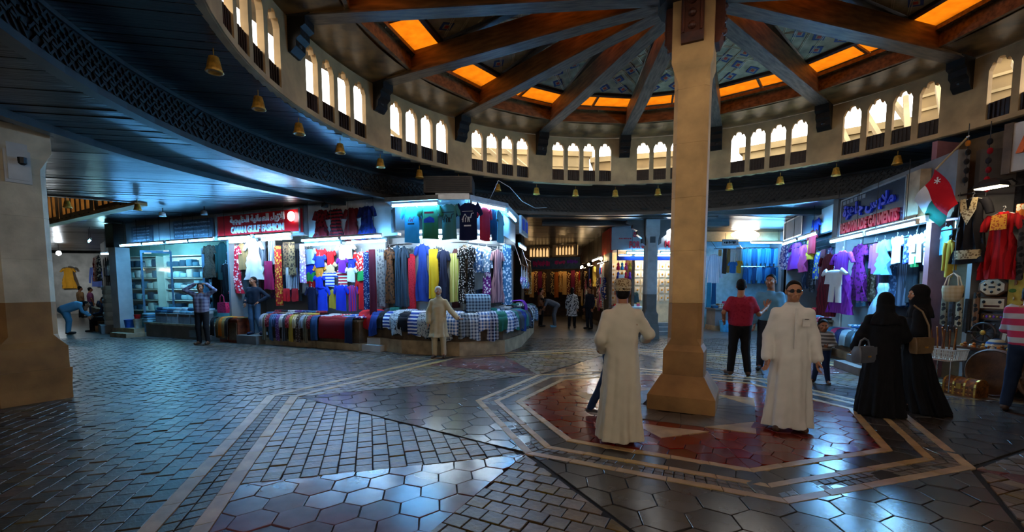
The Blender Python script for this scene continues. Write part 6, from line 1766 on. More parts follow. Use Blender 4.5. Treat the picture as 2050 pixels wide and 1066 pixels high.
rl = fthing(BW, 'clothes_rail', 4.2, .03, 2.62, 'long rail along the right of the far lane', 'rail'); MB().tube([(-4, 0, 0), (4, 0, 0)], .014, 6).tube([(-3.9, 0, 0), (-3.9, .2, .4)], .01, 5).tube([(2.6, 0, 0), (2.6, .2, .4)], .01, 5).build('rail_tube', m_chrome, rl)
table(BW, 1.0, 8.2, -.7, -.02, .8, 'long goods table along the right of the far lane')
for i in range(16):
    c, nn = [((200, 60, 60), 'red'), ((220, 190, 90), 'yellow'), ((80, 40, 90), 'violet'), ((60, 110, 150), 'blue'), ((210, 110, 150), 'pink')][(i * 3) % 5]
    folded('goods_box', .3, .3, .16 + .10 * (i % 3), cloth(c, ['plain', 'dots', 'stripe'][i % 3], (230, 220, 200)), '%s box on the long goods table, %s from the far end' % (nn, nth(i + 1)), 'box', 'boxes on the long goods table', BW.P(1.25 + .44 * i, -.35, .801), BW.rz)
for i, (s, d, z) in enumerate(((2.0, .1, 2.7), (4.2, .1, 2.7), (7.6, .15, 2.75))):
    bulb(BW.P(s, d, z), '%s warm bulb on the right of the far lane' % ['far', 'middle', 'near'][i], 60, (1.0, .70, .36), .06, Z_CEIL - z)
# left side of the lane beyond the stall
BL2 = Facade((.75, 16.7), (.55, 25.0))
wall_obj('wall_lane_left', BL2, 0, 8.3, -.4, -.3, 0, 3.8, mat('brown_lane_wall', (96, 66, 44)))
for i in range(8):
    c, nn = [((170, 130, 70), 'tan'), ((200, 110, 40), 'orange'), ((60, 90, 130), 'blue'), ((90, 40, 40), 'maroon')][i % 4]
    hang(BL2, .5 + .95 * i, -.05, 2.6, ['scarf', 'dress'][i % 2], .5, 1.2, cloth(c, 'floral', (220, 190, 140)), '%s cloth hung along the left of the far lane, %s from the stall' % (nn, nth(i + 1)), 'cloths along the left of the far lane', 680 + i, False)
rl = fthing(BL2, 'clothes_rail', 4.0, -.05, 2.62, 'rail along the left of the far lane', 'rail'); MB().tube([(-3.8, 0, 0), (3.6, 0, 0)], .014, 6).tube([(-3.6, 0, 0), (-3.6, .27, .2)], .01, 5).tube([(3.5, 0, 0), (3.5, .27, .2)], .01, 5).build('rail_tube', m_chrome, rl)
# small lantern of arched slots over the far lane, and bells and garlands
ln = empty('wall_lane_lantern', (0, 0, 0)); tag(ln, 'row of small lit arches above the far lane', kind='structure')
for j, (a, b, z0) in enumerate((((.9, 23.6), (1.9, 23.4), 3.16), ((2.05, 23.0), (3.2, 22.3), 3.2))):
    f = Facade(a, b); mb = MB()
    bay_mesh(mb, lambda s, d, z: f.P(f.len / 2 + s, -d, z), f.len, 6, .12, .17, z0, z0 + .6, z0 + .08, z0 + .36, .06)
    mb.build('arcade_bay', m_cream, ln)
    pn = MB(); pn.box(0, f.len, -.01, .01, z0 + .05, z0 + .55); o = pn.build('arch_glow_sheet', glow('amber_slot_glow', (1.0, .62, .25), .9), ln, fix=False); f.xform(o, 0, -.1, 0)  # glowing sheet added so the small arches look lit from behind
    hg_ = MB(); hg_.tube([f.P(.1, -.03, z0 + .6), f.P(.1, -.03, 3.82)], .01, 5); hg_.tube([f.P(f.len - .1, -.03, z0 + .6), f.P(f.len - .1, -.03, 3.82)], .01, 5); hg_.build('arcade_hanger', m_black, ln)

# goods on the end walls of the garment shop and the side shop
BX = Facade(B3.P(-.50, -1.75, 0)[:2], B3.P(-.50, -.45, 0)[:2]) if False else Facade(B3.P(-.54, -.5, 0)[:2], B3.P(-.54, -1.75, 0)[:2])
for i in range(8):
    c, nn = [((120, 190, 220), 'pale blue'), ((150, 60, 160), 'violet'), ((220, 226, 230), 'white'), ((60, 120, 190), 'blue')][i % 4]
    hang(BX, .14 + .30 * (i % 4), .06, 2.55 - .75 * (i // 4), ['tee', 'dress'][i % 2], .30, .62, cloth(c, ['plain', 'floral'][i // 4], (230, 230, 236)), '%s garment on the end wall of the garment shop, %s row %s' % (nn, ('upper', 'lower')[i // 4], ['one', 'two', 'three', 'four'][i % 4]), 'clothes on the end wall', 760 + i)
# ---- warm fill tubes added behind the viewpoint, on an invented shop row
BS = Facade((7.0, -4.6), (-7.0, -4.6))
wall_obj('wall_added_shops', BS, 0, 14, -.3, -.1, 0, 3.8, m_offwhite)
WARM = (1.0, .90, .76)
for i in range(5):
    tube_light(BS.P(1.0 + 2.7 * i, .3, 3.1), BS.P(2.5 + 2.7 * i, .3, 3.1), 'warm fill tube added behind the viewpoint, %s from the east' % nth(i + 1), 72, WARM)
    sgn = sign_board(BS, .8 + 2.7 * i, 2.7 + 2.7 * i, 3.2, 3.7, .05, [m_redboard, m_board_dark, m_shopwall][i % 3], '%s board over the added shop row behind the viewpoint, %s from the east' % (['red', 'dark', 'pale'][i % 3], nth(i + 1)))

back_row('F3', -.75, -.4, 1.3, 6, 2.55, 1.25, 'the garment shop', 'back row of the garment shop', 4)
back_row('F4', -.5, .1, 3.5, 10, 2.8, 1.2, 'the side shop', 'back row of the side shop', 5)
# ------------------------------------------------------------------ people
class Field:
    """distance field of smoothly joined tapered limbs, turned into one skin by surface nets"""
    def __init__(self, res): self.res = res; self.ops = []
    def cap(self, a, b, ra, rb=None, k=.03, sub=False):
        self.ops.append(('cap', np.array(a, float), np.array(b, float), ra, ra if rb is None else rb, k, sub)); return self
    def ell(self, c, r, R=None, k=.02, sub=False):
        self.ops.append(('ell', np.array(c, float), np.array(r, float), R, k, sub)); return self
    def loft(self, st, k=.03, folds=None):
        self.ops.append(('loft', st, k, folds)); return self
    def plane(self, p, n):
        self.ops.append(('plane', np.array(p, float), np.array(n, float))); return self
    def mesh(self, wrinkle=0.0):
        lo, hi = np.full(3, 9.0), np.full(3, -9.0)
        for o in self.ops:
            if o[0] == 'cap' and not o[6]:
                for p, r in ((o[1], o[3]), (o[2], o[4])): lo = np.minimum(lo, p - r); hi = np.maximum(hi, p + r)
            elif o[0] == 'ell' and not o[5]:
                r = o[2].max() if o[3] is not None else o[2]; lo = np.minimum(lo, o[1] - r); hi = np.maximum(hi, o[1] + r)
            elif o[0] == 'loft':
                for z, cx, cy, rx, ry in o[1]:
                    lo = np.minimum(lo, (cx - rx * 1.15, cy - ry * 1.15, z)); hi = np.maximum(hi, (cx + rx * 1.15, cy + ry * 1.15, z))
        h = self.res; lo -= 4 * h; hi += 4 * h
        n = np.ceil((hi - lo) / h).astype(int) + 1
        ax = [lo[i] + h * np.arange(n[i]) for i in range(3)]
        D = np.full(n, .3, np.float32)
        def sl(l, u):
            i0 = np.clip(np.floor((l - lo) / h).astype(int), 0, n - 1); i1 = np.clip(np.ceil((u - lo) / h).astype(int) + 1, 1, n)
            return tuple(slice(i0[i], max(i1[i], i0[i] + 1)) for i in range(3))
        for o in self.ops:
            if o[0] == 'cap':
                _, a, b, ra, rb, k, sub = o
                m = max(ra, rb) + k + 3 * h
                s = sl(np.minimum(a, b) - m, np.maximum(a, b) + m)
                X, Y, Z = np.meshgrid(ax[0][s[0]], ax[1][s[1]], ax[2][s[2]], indexing='ij', sparse=True)
                d = b - a; L = max(float(d @ d), 1e-9)
                t = np.clip(((X - a[0]) * d[0] + (Y - a[1]) * d[1] + (Z - a[2]) * d[2]) / L, 0, 1)
                v = np.sqrt((X - a[0] - t * d[0]) ** 2 + (Y - a[1] - t * d[1]) ** 2 + (Z - a[2] - t * d[2]) ** 2) - (ra + (rb - ra) * t)
            elif o[0] == 'ell':
                _, c, r, R, k, sub = o
                m = r.max() + k + 3 * h
                s = sl(c - m, c + m)
                X, Y, Z = np.meshgrid(ax[0][s[0]], ax[1][s[1]], ax[2][s[2]], indexing='ij')
                q = [X - c[0], Y - c[1], Z - c[2]]
                if R is not None: q = [R[0][i] * q[0] + R[1][i] * q[1] + R[2][i] * q[2] for i in range(3)]
                e = np.sqrt((q[0] / r[0]) ** 2 + (q[1] / r[1]) ** 2 + (q[2] / r[2]) ** 2)
                v = (e - 1) * r.min()
            elif o[0] == 'loft':
                _, st, k, folds = o; sub = False
                st = sorted(st); zs = [p[0] for p in st]
                mr = max(max(p[3], p[4]) for p in st) * 1.2
                s = sl(np.array([min(p[1] for p in st) - mr, min(p[2] for p in st) - mr, zs[0] - 3 * h]), np.array([max(p[1] for p in st) + mr, max(p[2] for p in st) + mr, zs[-1] + 3 * h]))
                X, Y, Z = np.meshgrid(ax[0][s[0]], ax[1][s[1]], ax[2][s[2]], indexing='ij')
                z1 = ax[2][s[2]]
                cx, cy, rx, ry = [np.interp(z1, zs, [p[i] for p in st])[None, None, :] for i in (1, 2, 3, 4)]
                dx, dy = (X - cx) / rx, (Y - cy) / ry
                e = np.sqrt(dx * dx + dy * dy)
                if folds:
                    nf, amp, z_hi, ph = folds
                    th = np.arctan2(dy, dx)
                    g = np.clip((z_hi - Z) / max(z_hi - zs[0], .01), 0, 1)
                    e = e - amp * g * (np.sin(nf * th + ph + 1.5 * Z) + .5 * np.sin((2 * nf - 1) * th + 2.1 * ph - 2 * Z))
                v = (e - 1) * np.minimum(rx, ry)
                v = np.maximum(v, np.maximum(Z - zs[-1], zs[0] - Z))
            else:
                _, p, nn = o
                X, Y, Z = np.meshgrid(*ax, indexing='ij', sparse=True)
                v = (X - p[0]) * nn[0] + (Y - p[1]) * nn[1] + (Z - p[2]) * nn[2]
                D = np.maximum(D, v).astype(np.float32); continue
            cur = D[s]
            if sub:
                w = -v; hh = np.clip(.5 - .5 * (cur - w) / k, 0, 1)
                D[s] = cur + (w - cur) * hh + k * hh * (1 - hh)
            else:
                hh = np.clip(.5 + .5 * (cur - v) / k, 0, 1)
                D[s] = cur + (v - cur) * hh - k * hh * (1 - hh)
        if wrinkle:
            X, Y, Z = np.meshgrid(*ax, indexing='ij', sparse=True)
            D = D + wrinkle * (np.sin(31 * Z + 9 * X + 5 * np.sin(7 * Y)) * np.sin(17 * X + 11 * Y + 8 * Z) + .6 * np.sin(53 * Z - 23 * X + 19 * Y)).astype(np.float32)
        D[0] = D[-1] = .3; D[:, 0] = D[:, -1] = .3; D[:, :, 0] = D[:, :, -1] = .3
        return nets(D, lo, h)

def nets(D, lo, h):
    S = D < 0
    c = [(i, j, k) for i in (0, 1) for j in (0, 1) for k in (0, 1)]
    n = np.array(D.shape) - 1
    part = lambda A, o: A[o[0]:o[0] + n[0], o[1]:o[1] + n[1], o[2]:o[2] + n[2]]
    cnt = sum(part(S, o).astype(np.int8) for o in c)
    cell = (cnt > 0) & (cnt < 8)
    idx = np.argwhere(cell)
    ID = np.full(n, -1, np.int64); ID[cell] = np.arange(len(idx))
    acc = np.zeros((len(idx), 3)); num = np.zeros(len(idx))
    for a in c:
        for ax_ in range(3):
            if a[ax_]: continue
            b = list(a); b[ax_] = 1; b = tuple(b)
            da = part(D, a)[cell]; db = part(D, b)[cell]
            m = (da < 0) != (db < 0)
            t = da[m] / (da[m] - db[m])
            p = np.tile(np.array(a, float), (m.sum(), 1)); p[:, ax_] += t
            acc[m] += p; num[m] += 1
    V = lo + h * (idx + acc / num[:, None])
    F_ = []
    for ax_ in range(3):
        u, v = [(1, 2), (2, 0), (0, 1)][ax_]
        A = [slice(None)] * 3; B = [slice(None)] * 3
        A[ax_] = slice(0, -1); B[ax_] = slice(1, None)
        s0 = S[tuple(A)]; s1 = S[tuple(B)]
        for flip in (False, True):
            e = np.argwhere((s0 & ~s1) if not flip else (~s0 & s1))
            e = e[(e[:, u] > 0) & (e[:, v] > 0) & (e[:, u] < n[u]) & (e[:, v] < n[v])]
            if not len(e): continue
            def cid(du, dv):
                q = e.copy(); q[:, u] -= du; q[:, v] -= dv
                return ID[q[:, 0], q[:, 1], q[:, 2]]
            quad = np.stack([cid(0, 0), cid(1, 0), cid(1, 1), cid(0, 1)], 1)
            if flip: quad = quad[:, ::-1]
            F_.append(quad)
    return V, np.concatenate(F_)

def join_np(parts):
    vs, fs, n = [], [], 0
    for v, f in parts:
        vs.append(v); fs.append(f + n); n += len(v)
    return np.concatenate(vs), np.concatenate(fs)

def np_obj(name, vf, m, parent, smooth=True):
    v, f = vf
    me = bpy.data.meshes.new(name)
    me.vertices.add(len(v)); me.vertices.foreach_set('co', np.ascontiguousarray(v, np.float32).ravel())
    me.loops.add(len(f) * 4); me.loops.foreach_set('vertex_index', np.ascontiguousarray(f, np.int32).ravel())
    me.polygons.add(len(f)); me.polygons.foreach_set('loop_start', np.arange(len(f), dtype=np.int32) * 4)
    me.update(calc_edges=True)
    me.polygons.foreach_set('use_smooth', [smooth] * len(f))
    me.materials.append(m)
    return new_obj(name, me, parent)

m_skin = mat('brown_skin', (150, 96, 66), 0.5, 0.1, 6.0)
m_skin_fair = mat('light_brown_skin', (176, 124, 92), 0.5, 0.1, 6.0)
m_hair = mat('black_hair', (18, 15, 14), 0.7, 0.3, 30.0, spec=0.15)
m_hair_white = mat('white_hair', (206, 202, 196), 0.7, 0.15, 30.0)
m_eye = mat('eye_white', (210, 204, 196), 0.3, 0.02)
m_iris = mat('dark_iris', (20, 12, 8), 0.2, 0.02)
m_lip = mat('lip_skin', (130, 70, 56), 0.5, 0.05)
m_shoe = mat('black_leather_shoe', (24, 22, 22), 0.4, 0.2)
m_sandal = mat('brown_leather', (74, 48, 30), 0.5, 0.2)

def rotz(a): return np.array([[math.cos(a), -math.sin(a), 0], [math.sin(a), math.cos(a), 0], [0, 0, 1]])
def rotx(a): return np.array([[1, 0, 0], [0, math.cos(a), -math.sin(a)], [0, math.sin(a), math.cos(a)]])

def head_field(res, c, R, s):
    F_ = Field(res); T = lambda x, y, z: np.array(c) + R @ (np.array((x, y, z)) * s)
    e = lambda p, r, k=.02, sub=False: F_.ell(T(*p), np.array(r) * s, R, k * s, sub)
    e((0, .012, .030), (.076, .095, .090)); e((0, -.022, -.034), (.062, .072, .086), .03)
    e((0, -.042, -.086), (.042, .044, .034), .03)
    for sx in (-1, 1):
        e((sx * .031, -.101, .003), (.017, .013, .011), .012, True)
        e((sx * .040, -.066, -.030), (.026, .026, .026), .02)
        e((sx * .079, .010, -.010), (.010, .020, .032), .008)
    F_.cap(T(-.032, -.086, .020), T(.032, -.086, .020), .010 * s, .010 * s, .015 * s)
    F_.cap(T(0, -.090, .004), T(0, -.113, -.038), .010 * s, .014 * s, .012 * s)
    for sx in (-1, 1): F_.ell(T(sx * .012, -.102, -.044), np.array((.010, .010, .009)) * s, R, .01 * s)
    F_.cap(T(-.020, -.093, -.064), T(.020, -.093, -.064), .0075 * s, .0075 * s, .006 * s)
    F_.cap(T(-.017, -.092, -.075), T(.017, -.092, -.075), .0085 * s, .0085 * s, .006 * s)
    F_.cap(T(0, .020, -.06), T(0, .038, -.19), .054 * s, .062 * s, .03 * s)
    return F_

def hand_field(res, w, d, thumb, curl, s):
    """palm and five bent fingers; d fingers' direction, thumb direction out of the palm's side"""
    w = np.array(w, float); d = np.array(d, float); d /= np.linalg.norm(d)
    t = np.array(thumb, float); t -= d * (t @ d); t /= np.linalg.norm(t)
    n = np.cross(t, d)
    if n @ np.array((0, 0, 1)) > 0.5: pass
    F_ = Field(res)
    P = lambda x, y, z: w + (t * x + n * y + d * z) * s
    for x in (-.026, -.009, .009, .026):
        F_.cap(P(x * .6, 0, .005), P(x, 0, .085), .014 * s, .0125 * s, .012 * s)
    F_.cap(P(0, 0, -.06), P(0, 0, .02), .026 * s, .024 * s, .02 * s)
    for i, (x, ln) in enumerate(((-.032, .060), (-.011, .075), (.011, .080), (.032, .070))):
        p = np.array((x, 0, .088)); a = curl * (1 + .12 * (3 - i))
        ang = a * .4; rad = .0095
        for q in (.44, .32, .24):
            p2 = p + ln * 1.05 * q * np.array((.06 * np.sign(x), math.sin(ang), math.cos(ang)))
            F_.cap(P(*p), P(*p2), rad * s, (rad - .0008) * s, .004 * s); p = p2; ang += a * .55; rad -= .0008
    p = np.array((.030, .006, .022)); 
    for q, (dx, dy, dz) in ((.040, (.72, .25, .65)), (.032, (.45, .45, .77)), (.024, (.2, .5, .84))):
        p2 = p + q * np.array((dx, dy * (1 if curl >= 0 else -1), dz)); F_.cap(P(*p), P(*p2), .012 * s, .010 * s, .008 * s); p = p2
    return F_

def std():
    J = {'pel': (0, 0, .97), 'chest': (0, .01, 1.27), 'head': (0, -.012, 1.632)}
    for n, sx in (('L', 1), ('R', -1)):
        J.update({'hip' + n: (sx * .09, 0, .92), 'knee' + n: (sx * .105, -.015, .50), 'ank' + n: (sx * .115, .03, .085), 'toe' + n: (sx * .145, -.135, .03),
                  'sh' + n: (sx * .160, .01, 1.375), 'el' + n: (sx * .225, .035, 1.115), 'wr' + n: (sx * .235, -.05, .875), 'hd' + n: (sx * -.03, -.12, -1), 'th' + n: (sx * -.25, -1, 0)})
    return J

def person(label, loc, rz, H, outfit, pose=None, colours=None, head=(0, 0), skin=None, hair='short', near=1.0, extra=None, build=1.0, headscale=1.0, group=None):
    """one standing, bent or seated figure; outfit: robe, abaya, kurta, shirt (long sleeves), tee"""
    col = dict(top=cloth((200, 190, 170)), legs=cloth((30, 30, 36)), shoe=m_shoe)
    if colours: col.update(colours)
    skin = skin or m_skin
    root = empty('person', loc, rz); tag(root, label, 'person', group)
    J = std()
    if pose: J.update(pose)
    s = H / 1.75
    J = {k: (np.array(v, float) * s if not k.startswith(('hd', 'th')) else np.array(v, float)) for k, v in J.items()}
    hs = s * headscale
    R = rotz(head[0]) @ rotx(head[1])
    bw = build
    X = np.array((1.0, 0, 0))
    up = J['chest'] - J['pel']; up /= np.linalg.norm(up)
    rb, rc, rh, rd = .016 / near, .013 / near, .0062 / near, .0048 / near
    # --- the body: head, neck, trunk, arms, legs, feet
    B = Field(max(rb, .012))
    for sx in (-1, 1): B.cap(J['pel'] + X * sx * .06 * s * bw, J['chest'] + X * sx * .075 * s * bw, .095 * s * bw, .10 * s * bw, .05)
    B.cap(J['shL'], J['shR'], .055 * s, .055 * s, .05)
    nk = J['chest'] + up * .17 * s
    B.cap(nk, J['head'] + R @ np.array((0, .03, -.08)) * hs, .058 * s, .052 * hs, .04)
    for n in 'LR':
        B.cap(J['sh' + n], J['el' + n], .048 * s, .038 * s, .03).cap(J['el' + n], J['wr' + n], .037 * s, .027 * s, .02)
        B.cap(J['hip' + n], J['knee' + n], .075 * s * bw, .052 * s, .04).cap(J['knee' + n], J['ank' + n], .05 * s, .034 * s, .02)
        B.cap(J['ank' + n], J['toe' + n], .036 * s, .028 * s, .02)
    parts = [B.mesh()]
    parts.append(head_field(rh, J['head'], R, hs).mesh())
    for n in 'LR':
        parts.append(hand_field(rd, J['wr' + n] + .0 * J['hd' + n], J['hd' + n], J['th' + n], .55 if n == 'L' else -.55, s).mesh())
    np_obj('body', join_np(parts), skin, root)
    HT = lambda x, y, z: np.array(J['head']) + R @ (np.array((x, y, z)) * hs)
    if near >= .7:
        ey = MB(); ir = MB()
        for sx in (-1, 1):
            ey.ball(HT(sx * .031, -.081, .003), .0135 * hs); ir.ball(HT(sx * .031, -.091, .003), .0062 * hs, n=8, m=5)
        ey.build('eye', m_eye, root, smooth=True); ir.build('iris', m_iris, root, smooth=True)
        lp_ = MB(); lp_.tube([HT(-.019, -.0985, -.068), HT(0, -.1025, -.0685), HT(.019, -.0985, -.068)], .0042 * hs, 6); lp_.build('lips', m_lip, root, smooth=True)
        if hair != 'hijab':
            br_ = MB()
            for sx in (-1, 1): br_.tube([HT(sx * .012, -.098, .020), HT(sx * .030, -.099, .026), HT(sx * .048, -.085, .020)], [.004 * hs, .0045 * hs, .002 * hs], 5)
            br_.build('eyebrows', m_hair_white if hair == 'white' else m_hair, root)
    # --- hair
    if hair in ('short', 'white', 'cap', 'long', 'stubble'):
        Hf = Field(rh)
        g = .086 if hair != 'long' else .092
        Hf.ell(HT(0, .016, .034), np.array((g - .004, .101, .095)) * hs, R, .01)
        if hair == 'long': Hf.cap(HT(0, .06, 0), HT(0, .08, -.2), .075 * hs, .06 * hs, .04)
        else: Hf.ell(HT(0, .050, -.030), np.array((.068, .055, .060)) * hs, R, .02)
        Hf.plane(HT(0, -.048, .062), R @ np.array((0, -.80, -.60)))      # hairline
        Hf.plane(HT(0, .0, -.105 if hair != 'long' else -.3), R @ np.array((0, 0, -1.0)))
        np_obj('hair', Hf.mesh(.0015), m_hair_white if hair == 'white' else m_hair, root)
        if hair in ('white', 'stubble'):
            Bf = Field(rh)
            Bf.ell(HT(0, -.030, -.080), np.array((.060, .066, .050)) * hs if hair == 'white' else np.array((.0525, .0585, .044)) * hs, R, .01)
            Bf.ell(HT(0, -.10, -.066), np.array((.024, .03, .016)) * hs, R, .008, True)
            Bf.plane(HT(0, 0, -.048), R @ np.array((0, -.1, .99)))
            np_obj('beard', Bf.mesh(.001), m_hair_white if hair == 'white' else mat('dark_stubble', (70, 48, 38), .7), root)
    # --- clothes
    C = Field(rc)
    def sleeve(f, n, full, r0=.068, r1=.055):
        a, e_, w_ = J['sh' + n], J['el' + n], J['wr' + n]
        if full:
            f.cap(a, e_, r0 * s, r1 * s * 1.05, .05).cap(e_, e_ + (w_ - e_) * .97, r1 * s * 1.05, r1 * s, .02)
        else:
            f.cap(a, a + (e_ - a) * .68, r0 * s, r0 * s * .92, .05)
    def trunk(f, g, bottom):
        for sx in (-1, 1):
            f.cap(J['pel'] + X * sx * .066 * s * bw, J['chest'] + X * sx * .085 * s * bw, (.112 + g) * s * bw, (.112 + g) * s * bw, .05)
        f.cap(J['shL'] - up * .01, J['shR'] - up * .01, .058 * s, .058 * s, .06)
        f.cap(J['chest'] + up * .05 * s, nk + up * .0 * s, .10 * s, .062 * s, .05)
        f.plane(J['pel'] + up * bottom * s, -up)
    if outfit in ('robe', 'abaya', 'kurta'):
        hem = {'robe': .05, 'abaya': .008, 'kurta': .52}[outfit] * s
        pz, cz = J['pel'], J['chest']
        fl = {'robe': 1.0, 'abaya': 1.05, 'kurta': .92}[outfit]
        dx, dy = (J['ankL'] + J['ankR'])[:2] / 2 if outfit != 'kurta' else (0, 0)
        ex = extra.get('hem', (0, 0)) if extra else (0, 0)
        st = [(hem, dx + ex[0], dy + ex[1], .255 * s * fl * bw, .215 * s * fl * bw), (.35 * s + hem * .5, dx * .7 + ex[0] * .45, dy * .7 + ex[1] * .4, .225 * s * fl * bw, .185 * s * fl * bw), (.80 * s, 0, .01 * s, .198 * s * bw, .158 * s * bw), (1.05 * s, 0, .01 * s, .180 * s * bw, .138 * s * bw), (1.25 * s, 0, .01 * s, .182 * s * bw, .135 * s * bw), (1.36 * s, 0, .012 * s, .150 * s, .108 * s), (1.41 * s, 0, .015 * s, .115 * s, .092 * s), (1.46 * s, 0, .02 * s, .076 * s, .074 * s), (1.495 * s, 0, .015 * s, .066 * s, .068 * s)]
        C.loft(st, .03, (7 if outfit != 'abaya' else 9, .11 if outfit != 'abaya' else .11, 1.22 * s, loc[0] * 3))
        for n in 'LR': sleeve(C, n, True, .062, .062 if outfit != 'abaya' else .076)
        C.cap(J['shL'], J['shR'], .052 * s, .052 * s, .05)
        C.cap(np.array((.06 * s, .02 * s, 1.43 * s)), np.array((-.06 * s, .02 * s, 1.43 * s)), .042 * s, .042 * s, .05)
        top = np_obj({'robe': 'robe', 'abaya': 'abaya', 'kurta': 'tunic'}[outfit], C.mesh(.0026), col['top'], root)
        if outfit in ('robe', 'kurta'):
            cl = MB(); cl.lathe([(.067 * s, 0), (.069 * s, .03 * s), (.064 * s, .03 * s), (.062 * s, 0)], (0, .012 * s, 1.475 * s), 20, False, False); cl.build('collar', col['top'], top, smooth=.8)
    else:
        full = outfit == 'shirt'
        trunk(C, .012, -.10)
        for n in 'LR': sleeve(C, n, full, .066, .05)
        np_obj('shirt', C.mesh(.0018), col['top'], root)
    if outfit not in ('robe', 'abaya'):
        L = Field(rc)
        short = bool(extra and extra.get('shorts'))
        for sx in (-1, 1): L.cap(J['pel'] + X * sx * .06 * s, J['pel'] + X * sx * .06 * s - up * .05 * s, .112 * s * bw, .11 * s * bw, .04)
        for n in 'LR':
            L.cap(J['hip' + n], J['knee' + n], .098 * s * bw, .074 * s, .04)
            if not short: L.cap(J['knee' + n], J['ank' + n] + (J['knee' + n] - J['ank' + n]) * .03, .074 * s, .060 * s, .03)
        np_obj('trousers', L.mesh(.0018), col['legs'], root)
    # --- shoes
    for n in 'LR':
        S_ = Field(max(.007, rh)); S_.cap(J['ank' + n] + np.array((0, .02, -.035)) * s, J['toe' + n] + np.array((0, 0, .012)) * s, .043 * s, .040 * s, .02)
        S_.cap(J['ank' + n] + np.array((0, .01, -.02)) * s, J['ank' + n] + np.array((0, .01, .02)) * s, .044 * s, .040 * s, .02)
        S_.plane(np.array((0, 0, min(J['ank' + n][2] - .08 * s, J['toe' + n][2] - .028 * s))), np.array((0, 0, -1.0)))
        np_obj('shoe', S_.mesh(), col['shoe'], root)
    if hair == 'hijab':
        Hj = Field(rc)
        Hj.ell(HT(0, .018, .026), np.array((.094, .116, .110)) * hs, R, .02)
        Hj.ell(HT(0, .0, -.06), np.array((.088, .105, .10)) * hs, R, .05)
        Hj.loft([(1.30 * s, 0, .02 * s, .20 * s, .145 * s), (1.40 * s, 0, .02 * s, .175 * s, .13 * s), (1.48 * s, 0, .02 * s, .105 * s, .105 * s), (1.55 * s, 0, .015 * s, .088 * s, .095 * s)], .06, (8, .05, 1.5, .5))
        Hj.ell(HT(0, -.098, -.018), np.array((.050, .050, .068)) * hs, R, .012, True)
        np_obj('headscarf', Hj.mesh(.0012), col['top'], root)
    root['s'] = s
    return root, J, HT, s

robe_w = cloth((230, 226, 216)); robe_c = cloth((222, 212, 188))
# man seen from behind in a pale robe and embroidered cap
r1, J, HT, s = person('man seen from behind in a long pale robe and embroidered cap beside the pillar', (1.15, 4.68, 0), PI + .10, 1.70, 'robe',
    {'elL': (.25, .05, 1.13), 'wrL': (.17, -.15, .99), 'hdL': (-.7, -.7, .1), 'thL': (0, 0, 1), 'elR': (-.30, -.0, 1.17), 'wrR': (-.35, -.20, 1.10), 'hdR': (.1, -1, .1), 'thR': (0, 0, 1), 'toeR': (-.16, -.12, .03)},
    dict(top=robe_c, shoe=m_sandal), (-.15, 0), hair='cap', near=1.3, extra={'hem': (.02, .03)}, build=.96)
kc = MB()
for a in (0,):
    prof = [(.092, -.035), (.096, .0), (.097, .045), (.092, .075), (.078, .092), (.04, .101), (.0, .103)]
    rs = []
    for r_0, z in prof:
        rs.append([HT(r_0 * .93 * math.cos(t), .012 + r_0 * 1.12 * math.sin(t), .040 + z) for t in [2 * PI * i / 24 for i in range(24)]])
    kc.rings(rs, False, False)
m_kumma = cloth((190, 168, 130), 'floral', (110, 84, 54), 4.0)
kc.build('embroidered_cap', m_kumma, r1, smooth=True)
kb = MB(); kb.tube([HT(.0905 * math.cos(t), .012 + .109 * math.sin(t), .045) for t in [2 * PI * i / 24 for i in range(25)]], .0045, 5); kb.build('cap_band', cloth((214, 200, 170)), r1)

# man facing us with sunglasses
r2, J, HT, s = person('man in a long white robe and dark sunglasses facing the camera', (3.16, 5.05, 0), -.30, 1.70, 'robe',
    {'elL': (.228, .02, 1.11), 'wrL': (.255, -.05, .86), 'hdL': (.0, -.15, -1), 'thL': (-.3, -1, 0), 'elR': (-.228, .03, 1.11), 'wrR': (-.255, -.04, .86), 'hdR': (.0, -.15, -1), 'thR': (.3, -1, 0)},
    dict(top=robe_w, shoe=m_sandal), (-.12, .04), m_skin_fair, 'stubble', 1.3, build=1.0)
gl = MB()
for sx in (-1, 1):
    gl.rings([[HT(sx * .033 + (.027 + o) * math.cos(t), -.104 + .010 * abs(math.cos(t)) * 1 + dy, .003 + (.018 + o) * math.sin(t)) for t in [2 * PI * i / 14 for i in range(14)]] for o, dy in ((0, -.004), (0, .003))])
    gl.tube([HT(sx * .058, -.096, .008), HT(sx * .078, -.05, .010), HT(sx * .082, .008, .004)], .0025, 5)
gl.tube([HT(-.010, -.106, .008), HT(0, -.110, .010), HT(.010, -.106, .008)], .003, 5)
gl.build('sunglasses', mat('black_glass', (10, 10, 12), .12, .05, spec=.7), r2, smooth=.6)
pk_ = MB(); pk_.box(.06, .13, -.160, -.150, 1.20, 1.285); pk_.build('chest_pocket', robe_w, r2, fix=False)
pn = MB(); pn.box(.075, .115, -.165, -.160, 1.277, 1.283); pn.build('pen', m_black, r2, fix=False)
pl_ = MB(); pl_.box(-.012, .012, -.163, -.148, .95, 1.40); pl_.build('button_placket', robe_w, r2, fix=False)

# figure hidden behind the first man, one leg showing
person('person in blue jeans and trainers mostly hidden behind the man in the cap', (1.27, 5.72, 0), 1.2, 1.36, 'shirt',
    {'kneeR': (-.12, -.02, .50), 'ankR': (-.10, .12, .085), 'toeR': (-.12, -.02, .03), 'kneeL': (-.02, .12, .50), 'ankL': (-.20, .30, .10), 'toeL': (-.20, .16, .03)},
    dict(top=cloth((40, 60, 90)), legs=cloth((30, 48, 80)), shoe=cloth((70, 70, 74), 'stripe', (220, 220, 220))), near=.8)
